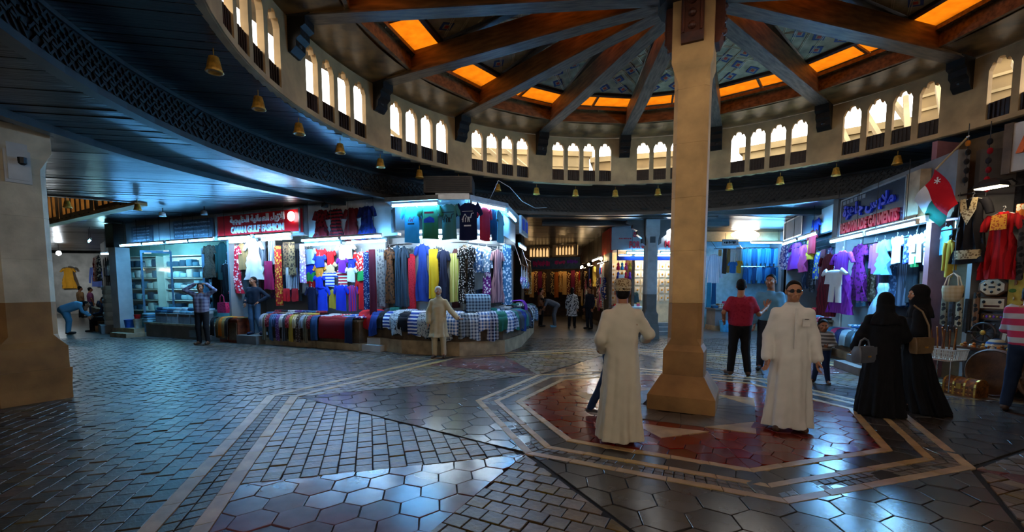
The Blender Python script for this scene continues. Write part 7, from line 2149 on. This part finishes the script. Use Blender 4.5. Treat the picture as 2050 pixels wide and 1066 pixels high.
# man in a red polo shirt, back to us
person('man in a dark red polo shirt and black trousers seen from behind', (4.21, 8.26, 0), PI - .30, 1.78, 'tee',
    {'elL': (.29, .06, 1.15), 'wrL': (.25, -.12, .98), 'hdL': (-.3, -1, -.3), 'elR': (-.30, .0, 1.12), 'wrR': (-.46, -.20, 1.24), 'hdR': (-.3, -.5, .8), 'thR': (.9, 0, .3), 'ankL': (.14, .03, .085), 'ankR': (-.15, .03, .085), 'toeL': (.19, -.12, .03), 'toeR': (-.20, -.12, .03)},
    dict(top=cloth((150, 34, 58), 'dots', (130, 24, 46)), legs=cloth((22, 22, 26)), shoe=m_sandal), (-.3, 0), build=1.04)
person('moustached man in a light blue shirt behind the man in sunglasses', (5.02, 8.75, 0), -.5, 1.88, 'shirt', None, dict(top=cloth((90, 140, 170)), legs=cloth((40, 44, 54))), (-.3, 0), near=.8)
# child in a striped jumper
person('small boy in a grey striped jumper and blue jeans', (5.26, 7.55, 0), -.75, 1.08, 'shirt',
    {'elL': (.27, .0, 1.12), 'wrL': (.15, -.20, 1.05), 'hdL': (-.6, -.7, .2), 'thL': (0, 0, 1), 'elR': (-.25, .02, 1.10), 'wrR': (-.14, -.22, 1.08), 'hdR': (.6, -.7, .2), 'thR': (0, 0, 1), 'head': (0, -.02, 1.60), 'ankL': (.16, .03, .085), 'ankR': (-.17, .02, .085), 'toeL': (.22, -.12, .03), 'toeR': (-.24, -.11, .03)},
    dict(top=cloth((96, 98, 100), 'stripe', (170, 172, 172), 1.4), legs=cloth((34, 50, 84)), shoe=m_sandal), (.3, .1), headscale=1.38, build=1.1, near=1.1)
# two women in black
ab = cloth((12, 12, 15))
w1, J, HT, s = person('shorter woman in black abaya and headscarf holding a grey handbag', (4.72, 5.67, 0), 2.55, 1.56, 'abaya',
    {'elL': (.25, .0, 1.12), 'wrL': (.30, -.13, .93), 'hdL': (.2, -.5, -.9), 'thL': (-1, 0, 0), 'elR': (-.23, -.02, 1.13), 'wrR': (-.14, -.20, 1.05)}, dict(top=ab), (-.3, .0), m_skin_fair, 'hijab', 1.1, build=1.04)
w2, J, HT, s = person('taller woman in black abaya in profile with a tan shoulder bag', (5.36, 5.92, 0), -2.25, 1.66, 'abaya',
    {'elL': (.25, .0, 1.10), 'wrL': (.14, -.20, .98), 'elR': (-.25, .0, 1.10), 'wrR': (-.13, -.18, 1.0)}, dict(top=ab), (.45, .05), m_skin_fair, 'hijab', 1.1, extra={'hem': (.10, .14)}, build=1.0)
def bag(name, loc, rz, w, d, h, m, label, flap=True, strap=None):
    o = empty(name, loc, rz); tag(o, label, 'handbag')
    MB().rings([[(x * w * k, y * d * k2, z) for x, y in ((-.9, -1), (.9, -1), (1, -.7), (1, .7), (.9, 1), (-.9, 1), (-1, .7), (-1, -.7))] for k, k2, z in ((.94, .8, 0), (1, 1, .04), (1, 1, h * .7), (.92, .6, h))]).build('bag_body', m, o, smooth=.7)
    if flap: MB().rings([[(-w * .93, y, z) for y, z in ((-d * 1.08, h * .98), (-d * 1.14, h * .5))], [(0, y, z) for y, z in ((-d * 1.08, h * .98), (-d * 1.16, h * .36))], [(w * .93, y, z) for y, z in ((-d * 1.08, h * .98), (-d * 1.14, h * .5))]], False, False, False).build('flap', m, o); MB().box(-.025, .025, -d * 1.25, -d * 1.15, h * .36, h * .46).build('clasp', m_gold, o, fix=False)
    if strap: MB().tube(strap, .011, 6).build('strap', m, o)
    return o
m_greybag = mat('grey_leather', (92, 96, 104), .4, .12); m_tanbag = mat('tan_leather', (120, 96, 66), .45, .15)
bag('grey_handbag', (4.36, 5.52, .70), .35, .15, .06, .20, m_greybag, 'structured grey leather handbag in the hand of the shorter woman', True, [(-.1, 0, .19), (-.07, 0, .27), (0, 0, .30), (.07, 0, .27), (.1, 0, .19)])
bag('tan_shoulder_bag', (5.16, 5.62, .80), .25, .15, .05, .20, m_tanbag, 'tan leather shoulder bag of the taller woman', True, [(.13, 0, .19), (.13, .02, .35), (.10, .08, .52), (.06, .16, .60)])

# person at the right edge
person('person in pink and grey striped top and jeans stepping at the right edge', (6.62, 5.72, 0), 2.0, 1.66, 'shirt',
    {'hipR': (-.09, 0, .92), 'kneeL': (.14, -.06, .51), 'ankL': (.16, .02, .085), 'toeL': (.2, -.14, .03), 'kneeR': (-.20, .18, .50), 'ankR': (-.30, .36, .10), 'toeR': (-.34, .21, .03), 'chest': (.03, -.06, 1.27), 'head': (.06, -.16, 1.61), 'shL': (.2, -.05, 1.41), 'shR': (-.15, -.05, 1.41), 'elR': (-.24, -.04, 1.13), 'wrR': (-.16, -.26, 1.02), 'elL': (.26, -.08, 1.13), 'wrL': (.2, -.3, 1.05)},
    dict(top=cloth((190, 56, 92), 'stripe', (170, 172, 176), .55), legs=cloth((28, 40, 62)), shoe=m_sandal), near=1.0)
# old man at the stall
o1, J, HT, s = person('old bearded man in a cream tunic and trousers before the stall', (-1.69, 10.32, 0), -.05, 1.66, 'kurta',
    {'elL': (.30, -.02, 1.16), 'wrL': (.47, -.10, 1.0), 'hdL': (.8, -.2, -.3), 'thL': (0, -1, .2), 'elR': (-.25, .02, 1.12), 'wrR': (-.24, -.06, .88)},
    dict(top=cloth((206, 188, 150)), legs=cloth((200, 182, 146)), shoe=m_sandal), (.25, .08), m_skin_fair, 'white', .9)
# man with both hands on his head
person('bearded man with both hands on his head before the glass fronted shop', (-8.89, 12.85, 0), .12, 1.76, 'shirt',
    {'elL': (.40, -.04, 1.55), 'wrL': (.16, .02, 1.72), 'hdL': (-1, .2, .3), 'thL': (0, -1, 0), 'elR': (-.40, -.04, 1.55), 'wrR': (-.16, .02, 1.72), 'hdR': (1, .2, .3), 'thR': (0, -1, 0), 'shL': (.175, .0, 1.42), 'shR': (-.175, .0, 1.42)},
    dict(top=cloth((150, 150, 170), 'check', (90, 84, 110), .8), legs=cloth((30, 30, 34)), shoe=m_sandal), (.25, .05), hair='stubble', near=.85)
person('man in a dark shirt and jeans with a hand on his hip on the platform', A1.P(5.62, -.25, .25), -.1, 1.70, 'shirt',
    {'elL': (.42, .06, 1.16), 'wrL': (.20, -.06, 1.0), 'hdL': (-.6, -.5, -.4), 'thL': (0, -1, -.2), 'elR': (-.27, .04, 1.12), 'wrR': (-.20, -.12, .98), 'ankL': (.17, .03, .085), 'toeL': (.24, -.1, .03)},
    dict(top=cloth((24, 32, 46)), legs=cloth((70, 100, 130)), shoe=cloth((30, 40, 70))), (-.35, 0), near=.85)
# people in the lanes
BENT = {'pel': (0, .08, .93), 'chest': (0, -.24, 1.06), 'head': (0, -.52, 1.10), 'shL': (.17, -.34, 1.10), 'shR': (-.17, -.34, 1.10), 'elL': (.22, -.42, .84), 'wrL': (.16, -.58, .68), 'elR': (-.22, -.42, .84), 'wrR': (-.16, -.58, .68), 'hipL': (.09, .08, .90), 'hipR': (-.09, .08, .90)}
person('stooping man in pale blue clothes with his back turned in the left lane', (-15.6, 15.75, 0), 2.2, 1.66, 'shirt', BENT, dict(top=cloth((96, 150, 176)), legs=cloth((90, 144, 170))), near=.75, build=1.3)
SIT = {'pel': (0, .06, .52), 'chest': (0, .02, .83), 'head': (0, -.06, 1.20), 'shL': (.18, .0, .97), 'shR': (-.18, .0, .97), 'elL': (.24, -.08, .72), 'wrL': (.14, -.32, .66), 'elR': (-.24, -.08, .72), 'wrR': (-.14, -.32, .66), 'hipL': (.09, .04, .50), 'hipR': (-.09, .04, .50), 'kneeL': (.13, -.40, .50), 'kneeR': (-.13, -.40, .50), 'ankL': (.13, -.42, .085), 'ankR': (-.13, -.42, .085), 'toeL': (.14, -.58, .03), 'toeR': (-.14, -.58, .03)}
person('man in dark clothes sitting on a stool by the lane bag shop', (-15.15, 16.75, 0), -1.2, 1.72, 'shirt', SIT, dict(top=cloth((34, 46, 62)), legs=cloth((30, 32, 40))), near=.7)
sl_ = empty('wooden_stool', (-15.15, 16.80, 0), -1.2); tag(sl_, 'small wooden stool under the seated man in the lane', 'stool')
MB().box(-.2, .2, -.16, .2, .36, .40).build('seat', m_tabletop, sl_, fix=False)
for x in (-.17, .17):
    for y in (-.13, .17): MB().box(x - .02, x + .02, y - .02, y + .02, 0, .36).build('leg', m_tabletop, sl_, fix=False)
person('walker in a blue and white striped shirt at the end of the left lane', (-24.6, 23.8, 0), 2.9, 1.74, 'tee', None, dict(top=cloth((120, 150, 190), 'pin', (230, 234, 240), .6), legs=cloth((34, 40, 54))), near=.65)
person('walker in a plum top at the end of the left lane', (-22.4, 23.9, 0), 2.6, 1.66, 'tee', None, dict(top=cloth((130, 70, 110)), legs=cloth((40, 60, 90))), near=.65)
person('walker in a tan top at the end of the left lane', (-23.6, 24.6, 0), 2.8, 1.72, 'tee', None, dict(top=cloth((170, 130, 90)), legs=cloth((50, 50, 54))), near=.65)
person('man in grey bending over goods in the far lane', (1.75, 18.6, 0), -PI / 2, 1.74, 'tee', BENT, dict(top=cloth((84, 90, 102)), legs=cloth((90, 96, 106)), shoe=cloth((120, 180, 214))), near=.7)
person('woman in a black and white tunic and leggings in the far lane', (2.44, 18.25, 0), PI - .2, 1.64, 'kurta', None, dict(top=cloth((190, 190, 190), 'floral', (50, 50, 56)), legs=cloth((18, 18, 22))), (0, 0), m_skin_fair, 'long', .7)
person('person in dark clothes leaning by the goods of the far lane', (3.05, 17.7, 0), -1.0, 1.68, 'shirt', None, dict(top=cloth((26, 28, 40)), legs=cloth((24, 26, 36))), near=.7)
person('woman in a tan top and black trousers beside the street side of the stall', (1.22, 18.9, 0), 1.8, 1.62, 'tee', None, dict(top=cloth((150, 110, 80)), legs=cloth((20, 18, 22))), near=.7)
person('shopkeeper in a teal shirt inside the jewellery shop', BG.P(1.02, -.95, .0), -.2, 1.78, 'shirt', None, dict(top=cloth((30, 60, 70)), legs=cloth((40, 40, 44))), near=.7)
# ------------------------------------------------------------------ curio shop at the right
B6 = F['F6']
m_stonewall = mat('brown_stone_wall', (112, 88, 62), 0.85, 0.25, 4.0, bump=0.4, bscale=12)
m_oldwood = mat('old_brown_wood', (92, 60, 34), 0.5, 0.3, 5.0, bump=0.3)
m_brass = mat('yellow_brass', (200, 150, 70), 0.3, 0.1, metal=0.9)
m_ivory = mat('ivory_dial', (216, 200, 170), 0.5, 0.08)
m_net = mat('dark_net_curtain', (34, 34, 40), 0.8, 0.3, 30.0)
wall_obj('wall_curio', B6, -.2, 4.5, -1.03, -.9, 0, 4.15, m_stonewall)
wall_obj('wall_curio_side', B6, -.25, -.17, -.9, -.42, 0, 4.15, m_pinkwall)
pnk = fthing(B6, 'wall_hanging', .08, -.38, 2.75, 'dusty pink cloth panel behind the flag', 'panel'); MB().box(-.24, .24, -.02, .02, 0, 1.05).build('panel_cloth', m_pinkwall, pnk, fix=False); MB().box(-.26, .26, -.03, .03, 1.03, 1.08).build('panel_rail', m_oldwood, pnk, fix=False)
# flag on a slanting pole: red, white, green with a small white emblem
fgp = B6.P(.15, -.02, 3.62)
fl_ = empty('national_flag', fgp, B6.rz); tag(fl_, 'red white and green flag with small white emblem hanging on a slanting pole', 'flag')
MB().tube([(-.02, -.02, -.05), (.36, .02, .34)], .013, 6).build('pole', mat('pale_pole', (190, 160, 110), .5), fl_)
MB().ball((.37, .02, .35), .022).build('finial', m_chrome, fl_, smooth=True)
def flag_pt(u, v):
    # hoist along the pole's foot, cloth hanging down to the left in soft folds
    x = -.02 - .30 * u + .10 * v + .035 * math.sin(5 * v + 2 * u); z = -.05 - .50 * u * .9 - .62 * v + .12 * u * v; y = -.05 + .05 * math.sin(6 * u + 3 * v)
    return (x + .30 * v, y, z)
for nm, m, u0, u1, v0, v1 in (('red_field', cloth((190, 20, 36)), 0, .52, 0, 1.0), ('white_band', cloth((214, 214, 216)), .52, 1.0, 0, .5), ('green_band', cloth((20, 90, 70)), .52, 1.0, .5, 1.0)):
    mb = MB(); n = 8
    g = [[flag_pt(u0 + (u1 - u0) * i / n, v0 + (v1 - v0) * j / n) for j in range(n + 1)] for i in range(n + 1)]
    for dy in (0, .004):
        for i in range(n):
            for j in range(n):
                mb.add([(p[0], p[1] + dy, p[2]) for p in (g[i][j], g[i + 1][j], g[i + 1][j + 1], g[i][j + 1])], [(0, 1, 2, 3)])
    mb.build(nm, m, fl_, smooth=True, fix=False)
ep = flag_pt(.22, .16)
em = MB()
for a in (.5, 2.6, 1.55): em.bar((ep[0] - .05 * math.cos(a), ep[1] - .012, ep[2] - .05 * math.sin(a)), (ep[0] + .05 * math.cos(a), ep[1] - .012, ep[2] + .05 * math.sin(a)), .012, .012, (0, 1, 0))
em.ball((ep[0], ep[1] - .012, ep[2] + .05), .016, .008, .016, 8, 5); em.build('emblem', m_white, fl_, fix=False)
# trims of the two dresses
gg = GOBJ['black dress with cream lace yoke and hem beside the flag']
lace = cloth((190, 168, 126), 'floral', (110, 90, 60), 2.0)
wv = [g for g in GARMENTS if g[8].startswith('black dress with cream')][0]; W_, H_ = wv[5], wv[6]
MB().add([(-.26 * W_, -.075, -.02), (-.10 * W_, -.08, -.02), (0, -.085, -.22 * H_), (.10 * W_, -.08, -.02), (.26 * W_, -.075, -.02), (.24 * W_, -.085, -.20 * H_), (0, -.095, -.42 * H_), (-.24 * W_, -.085, -.20 * H_)], [(0, 1, 2, 7), (7, 2, 6), (2, 3, 4, 5), (2, 5, 6)]).build('lace_yoke', lace, gg)
MB().rings([[((.44 + .0 * k) * W_ * (1.0 + .02 * k) * math.cos(t), -.01 + .085 * math.sin(t), -H_ * z) for t in [2 * PI * i / 24 for i in range(24)]] for k, z in ((0, .80), (1, .94))], False, False).build('lace_hem', lace, gg, smooth=True)
gg = GOBJ['red gown with gold embroidered bib on the curio shop wall']
wv = [g for g in GARMENTS if g[8].startswith('red gown with gold')][0]; W_, H_ = wv[5], wv[6]
MB().add([(-.20 * W_, -.085, -.05), (.20 * W_, -.085, -.05), (.22 * W_, -.095, -.27 * H_), (-.22 * W_, -.095, -.27 * H_), (-.20 * W_, -.070, -.05), (.20 * W_, -.070, -.05), (.22 * W_, -.08, -.27 * H_), (-.22 * W_, -.08, -.27 * H_)], [(0, 1, 2, 3), (4, 7, 6, 5), (0, 4, 5, 1), (3, 2, 6, 7)]).build('gold_bib', cloth((206, 140, 40), 'floral', (150, 60, 20), 2.5), gg)
rl = fthing(B6, 'dress_rail', .8, -.12, 3.10, 'dark rail under the curio shop eaves carrying the dresses', 'rail'); MB().tube([(-.85, 0, 0), (1.2, 0, 0)], .014, 6).tube([(-.4, 0, 0), (-.4, .5, .25)], .01, 5).tube([(.9, 0, 0), (.9, .5, .25)], .01, 5).build('rail_tube', m_black, rl)
nt_ = fthing(B6, 'dark_curtain', .66, -.8, 2.5, 'dark pleated curtain in the curio shop window', 'curtain')
MB().rings([[(x, -.02 + .02 * math.sin(60 * x), z) for x in np.linspace(-.28, .28, 40)] for z in (0, 1.1)], False, False, False).build('curtain_cloth', m_net, nt_, smooth=True)
MB().tube([(-.3, 0, 1.1), (.3, 0, 1.1)], .014, 6).build('curtain_rod', m_oldwood, nt_)
# sign at the edge of the frame
sb = fthing(B6, 'curio_sign', 1.62, -.05, 3.30, 'grey sign with big orange letter and blue lettering at the right edge', 'sign')
MB().box(-.55, .8, 0, .10, 0, .68).build('board', m_offwhite, sb, fix=False)
text_mesh('orange_lettering', 'A', .4, mat('orange_raised_letter', (226, 100, 20), .4), sb, (-.34, -.02, .42), .02, .30, .36, .02)
text_mesh('blue_lettering', 'H', .2, m_signblue, sb, (-.28, -.02, .10), .02, .13, .12, .012)
MB().box(-.65, -.55, -.02, .12, -.02, .70).build('sign_end', m_tabletop, sb, fix=False)
# flood lamp with a warm glow
fd = fthing(B6, 'flood_lamp', .95, .10, 3.10, 'dark flood lamp on an arm above the red gown', 'lamp')
MB().rings([[(x * w, y * d, z) for x, y in ((-1, -1), (1, -1), (1, 1), (-1, 1))] for w, d, z in ((.17, .11, 0), (.15, .09, .06), (.07, .05, .12))]).build('lamp_housing', m_black, fd)
MB().box(-.15, .15, -.09, .09, -.012, -.002).build('lamp_glass', glow('flood_glow', (1.0, .80, .5), 26), fd, fix=False)
MB().tube([(0, .06, .08), (0, .40, .14), (0, .50, .10)], .014, 6).build('lamp_arm', m_black, fd)
# strings of pompoms
for j, (s, z0, cols, lb) in enumerate(((.78, 3.92, [(30, 30, 34), (150, 20, 30), (40, 40, 46), (130, 16, 26), (170, 24, 34), (140, 20, 28)], 'string of red and black pompoms hanging above the black dress'), (.50, 3.98, [(190, 110, 30), (30, 26, 24), (34, 30, 30), (28, 26, 26), (30, 28, 28)], 'string of dark pompoms with an orange top beside the flag'))):
    o = fthing(B6, 'pompom_string', s, -.08, z0, lb, 'garland')
    MB().tube([(0, 0, .2), (0, 0, -.15 * len(cols))], .006, 5).build('cord', m_black, o)
    for i, c in enumerate(cols): MB().ball((.01 * (i % 2), 0, -.10 - .14 * i), .036, .036, .05).build('pompom', cloth(c), o, smooth=True)
# display: board of fridge magnets, instruments, frames
bd = fthing(B6, 'magnet_board', 1.40, -.36, 1.02, 'yellow board crowded with small souvenir magnets', 'board')
MB().box(-.42, .42, 0, .03, 0, .82).build('board_back', mat('yellow_board', (190, 160, 60), .7), bd, fix=False)
MB().box(-.3, -.26, .02, .06, -.6, .1).box(.26, .3, .02, .06, -.6, .1).build('board_leg', m_oldwood, bd, fix=False)
r_ = random.Random(3)
mags = [cloth(c) for c in ((150, 90, 50), (60, 110, 160), (200, 190, 160), (160, 50, 40), (80, 120, 60), (110, 80, 60))]
for i in range(42):
    mg = MB(); mg.lathe([(.045, 0), (.045, .012), (.03, .018), (0, .018)], n=8)
    o = mg.build('magnet', mags[r_.randrange(6)], bd, (-.36 + .12 * (i % 7) + r_.uniform(-.015, .015), -.001, .07 + .125 * (i // 7) + r_.uniform(-.015, .015)))
    o.rotation_euler = (PI / 2, 0, r_.uniform(0, 3)); o.scale = (r_.uniform(.7, 1.2), r_.uniform(.6, 1.0), 1)
cl = fthing(B6, 'octagonal_instrument', .80, -.36, 1.635, 'octagonal wooden wall instrument with small round dials', 'instrument')
def octo(r, y): return [(r * 1.28 * math.cos(PI / 8 + k * PI / 4), y, r * math.sin(PI / 8 + k * PI / 4)) for k in range(8)]
MB().rings([octo(.15, .04), octo(.15, -.01), octo(.135, -.02)]).build('case', m_oldwood, cl)
MB().rings([octo(.125, -.018), octo(.125, -.026)]).build('face', m_ivory, cl)
for k in range(6):
    a = PI / 6 + k * PI / 3
    MB().ball((.10 * math.cos(a), -.03, .075 * math.sin(a)), .022, .008, .022).build('dial', m_black, cl, smooth=True)
MB().box(-.04, .04, -.034, -.026, -.015, .015).build('name_plate', m_black, cl, fix=False)
cl = fthing(B6, 'rectangular_instrument', .81, -.36, 1.28, 'rectangular wooden instrument panel under the octagonal one', 'instrument')
MB().box(-.17, .17, -.01, .04, 0, .20).build('case', m_oldwood, cl, fix=False); MB().box(-.145, .145, -.02, -.01, .025, .175).build('face', m_ivory, cl, fix=False)
for x in (-.1, .1): MB().ball((x, -.024, .125), .024, .008, .024).build('dial', m_black, cl, smooth=True)
MB().box(-.10, .10, -.026, -.02, .045, .075).build('scale_strip', m_carved_red, cl, fix=False)
cl = fthing(B6, 'painted_plaque', .82, -.36, 1.13, 'small carved plaque with purple and gold patches', 'plaque'); MB().box(-.14, .14, -.01, .02, 0, .09).build('plaque_body', m_oldwood, cl, fix=False)
for i in range(6): MB().ball((-.11 + .044 * i, -.012, .045), .014, .006, .02, 6, 4).build('plaque_stud', [m_brass, m_vioglow][i % 2], cl)
sh_ = fthing(B6, 'display_rack', .84, -.42, .70, 'dark wooden rack holding the instruments', 'rack'); MB().box(-.24, .24, 0, .05, 0, 1.12).build('rack_back', m_dark, sh_, fix=False)
for z in (.41, .56): MB().box(-.24, .24, -.06, 0, z, z + .02).build('rack_shelf', m_dark, sh_, fix=False)
wh = fthing(B6, 'ship_wheel', .82, -.20, .93, 'dark ship wheel with brass hub on the curio table', 'wheel')
MB().tube([(.15 * math.cos(t), 0, .15 * math.sin(t)) for t in [2 * PI * i / 20 for i in range(21)]], .018, 6).build('wheel_rim', m_dark, wh)
MB().ball((0, -.01, 0), .04, .025, .04).build('wheel_hub', m_brass, wh, smooth=True)
for k in range(8):
    a = k * PI / 4; MB().tube([(.03 * math.cos(a), 0, .03 * math.sin(a)), (.15 * math.cos(a), 0, .15 * math.sin(a)), (.20 * math.cos(a), 0, .20 * math.sin(a))], [.01, .01, .013], 6).build('wheel_spoke', m_dark, wh)
tb = fthing(B6, 'curio_table', 1.25, -.32, 0, 'long curio table with a dark front', 'table')
MB().box(-.75, 1.3, -.28, .30, .66, .70).build('table_top', m_oldwood, tb, fix=False); MB().box(-.7, 1.25, -.02, .28, 0, .66).build('table_front', m_dark, tb, fix=False)
pf = fthing(B6, 'framed_picture', 1.10, -.26, .70, 'wooden picture frame with a pale mat on the curio table', 'picture'); pf.rotation_euler = (-.18, 0, B6.rz)
MB().box(-.13, .13, 0, .02, 0, .30).build('frame', m_oldwood, pf, fix=False); MB().box(-.10, .10, -.006, 0, .03, .27).build('mat_board', m_ivory, pf, fix=False); MB().box(-.05, .05, -.010, -.006, .08, .22).build('picture', mat('brown_print', (110, 80, 60), .6), pf, fix=False)
dp = fthing(B6, 'painted_dome', .98, -.22, .70, 'painted dome shaped souvenir with blue and gold bands', 'souvenir')
MB().lathe([(.13, 0), (.135, .03), (.12, .03), (.115, .08), (.08, .13), (.03, .155), (0, .16)], n=16).build('dome', cloth((200, 190, 160), 'stripe', (50, 90, 150), 1.2), dp, smooth=.7)
for i in range(26):
    c = [(196, 150, 80), (160, 90, 40), (210, 200, 180), (200, 110, 40), (120, 80, 50)][i % 5]; nn = ['gilt', 'brown', 'ivory', 'amber', 'umber'][i % 5]
    o = fthing(B6, 'small_trinket', .62 + .058 * i, -.12 + .05 * (i % 2), .70, '%s trinket at the front of the curio table, %s from the basket' % (nn, nth(i + 1)), 'trinket', 'trinkets on the curio table')
    MB().lathe([(.028, 0), (.03, .02), (.012, .035), (.024, .055), (.01, .075), (0, .08)] if i % 2 else [(.03, 0), (.038, .02), (.03, .04), (0, .045)], n=8).build('trinket_body', cloth(c), o, smooth=.8)
# big wooden disc and cartwheel under the table
dk = fthing(B6, 'wooden_disc', 1.12, .02, 0, 'large round wooden disc leaning under the curio table', 'disc')
MB().rings([[(.36 * k * math.cos(t), y, .36 + .36 * k * math.sin(t)) for t in [2 * PI * i / 28 for i in range(28)]] for k, y in ((1, .03), (1, -.01), (.94, -.03), (.90, -.015), (.2, -.015))]).build('disc_board', m_oldwood, dk, smooth=.6)
cw = fthing(B6, 'cart_wheel', 1.75, .05, 0, 'spoked wooden cartwheel at the right edge', 'wheel')
MB().tube([(.33 * math.cos(t), 0, .36 + .33 * math.sin(t)) for t in [2 * PI * i / 28 for i in range(29)]], .03, 8).build('wheel_rim', m_oldwood, cw)
MB().lathe([(.06, -.06), (.07, 0), (.06, .06)], (0, 0, 0), 12).build('wheel_hub', m_oldwood, cw, (0, 0, .36)).rotation_euler = (PI / 2, 0, 0)
for k in range(10):
    a = k * PI / 5; MB().bar((.05 * math.cos(a), 0, .36 + .05 * math.sin(a)), (.32 * math.cos(a), 0, .36 + .32 * math.sin(a)), .03, .03, (0, 1, 0)).build('wheel_spoke', m_oldwood, cw, fix=False)
# treasure chest
ch = fthing(B6, 'treasure_chest', .93, .26, 0, 'small brass studded treasure chest on the floor', 'chest')
m_chest = mat('studded_chest_wood', (130, 80, 36), .45, .4, 26.0, bump=.6, bscale=50)
MB().box(-.22, .22, -.12, .12, 0, .15).build('chest_body', m_chest, ch, fix=False)
MB().rings([[(x, -.12 * math.cos(t), .155 + .11 * math.sin(t)) for t in [PI * i / 10 for i in range(11)]] for x in (-.22, .22)]).build('chest_lid', m_chest, ch)
for x in (-.20, -.07, .07, .20):
    bs = MB(); bs.box(x - .012, x + .012, -.126, -.12, .0, .15)
    pts = [(x, -.124 * math.cos(t), .155 + .114 * math.sin(t)) for t in [PI * i / 8 for i in range(9)]]
    for p, q in zip(pts, pts[1:]): bs.bar(p, q, .024, .006)
    bs.build('brass_band', m_brass, ch, fix=False)
st_ = MB()
for i in range(9):
    for j in range(2): st_.ball((-.2 + .05 * i, -.124, .04 + .07 * j), .010, .006, .010, 6, 4)
st_.build('brass_stud', m_brass, ch)
MB().box(-.03, .03, -.132, -.12, .10, .18).build('lock_plate', m_brass, ch, fix=False)
# basket of sticks on a wire stand
bk = fthing(B6, 'plastic_basket', .62, .24, .50, 'white slotted plastic basket on a chrome stand', 'basket')
m_bask = mat('white_basket_plastic', (206, 204, 196), .4, .06)
MB().box(-.20, .20, -.13, .13, 0, .012).build('basket_floor', m_bask, bk, fix=False)
MB().bar((-.22, -.15, .165), (.22, -.15, .165), .02, .02).bar((-.22, .15, .165), (.22, .15, .165), .02, .02).bar((-.22, -.15, .165), (-.22, .15, .165), .02, .02).bar((.22, -.15, .165), (.22, .15, .165), .02, .02).build('basket_rim', m_bask, bk, fix=False)
bw_ = MB()
for i in range(15):
    x = -.20 + .4 * i / 14
    for y in (-1, 1): bw_.bar((x, y * .13, .01), (x * 1.07, y * .148, .16), .014, .008)
for i in range(9):
    y = -.13 + .26 * i / 8
    for x in (-1, 1): bw_.bar((x * .20, y, .01), (x * .218, y * 1.12, .16), .008, .014)
for z in (.055, .11):
    k = z / .16
    for y in (-1, 1): bw_.bar((-.2 - .018 * k, y * (.13 + .018 * k), z), (.2 + .018 * k, y * (.13 + .018 * k), z), .008, .012)
tag(bw_.build('basket_slats', m_bask, bk, fix=False), kind='stuff')
sd = fthing(B6, 'wire_stand', .62, .24, 0, 'chrome wire stand under the plastic basket', 'stand')
for x in (-.17, .17):
    MB().tube([(x, -.12, .49), (x * 1.08, -.14, .01), (x * 1.08, .14, .01), (x, .12, .49)], .009, 6).build('stand_leg', m_chrome, sd)
MB().tube([(-.17, -.12, .485), (.17, -.12, .485), (.17, .12, .485), (-.17, .12, .485), (-.17, -.12, .485)], .009, 6).build('stand_frame', m_chrome, sd)
for i in range(9):
    o = fthing(B6, 'walking_stick', .48 + .034 * i, .26 - .03 * (i % 3), .515, '%s walking stick in the plastic basket, %s from the left' % (['brown', 'amber', 'dark'][i % 3], nth(i + 1)), 'stick', 'walking sticks in the basket')
    MB().tube([(0, 0, 0), (-.05 + .02 * (i % 4), .02, .28 + .03 * (i % 3)), (-.08 + .03 * (i % 4), .03, .42 + .03 * (i % 3)), (-.05 + .03 * (i % 4), -.02, .45 + .03 * (i % 3))], [.010, .012, .013, .012], 6).build('stick_shaft', mat('stick_wood_%d' % (i % 3), [(130, 70, 30), (170, 100, 40), (70, 40, 24)][i % 3], .4, .25, 12), o, smooth=True)
sb_ = fthing(B6, 'straw_bag', .50, .0, 1.40, 'cream woven straw bag hanging beside the octagonal instrument', 'bag')
MB().rings([[(w * .85 * math.cos(t), d * math.sin(t), z) for t in [2 * PI * i / 16 for i in range(16)]] for w, d, z in ((.10, .05, 0), (.15, .07, .06), (.175, .08, .20), (.165, .075, .26))], True, False).build('bag_body', cloth((206, 186, 150), 'check', (180, 156, 116), 1.2), sb_, smooth=True)
for y in (-.04, .04): MB().tube([(-.10, y, .25), (-.07, y * .5, .40), (0, 0, .46), (.07, y * .5, .40), (.10, y, .25)], .009, 6).build('bag_handle', m_ivory, sb_)
MB().tube([(0, 0, .46), (0, .0, 1.72)], .005, 4).build('cord', m_black, sb_)
for i in range(5):
    hang(B6, .20 + .11 * i, -.30, 1.55 - .1 * (i % 2), 'scarf', .10, .55, cloth([(120, 110, 90), (60, 60, 66), (170, 150, 120), (50, 44, 40), (130, 90, 60)][i], 'floral', (40, 36, 34)), '%s woven strap hanging behind the straw bag, %s from the left' % (['olive', 'grey', 'sand', 'black', 'brown'][i], nth(i + 1)), 'woven straps', 720 + i, False)
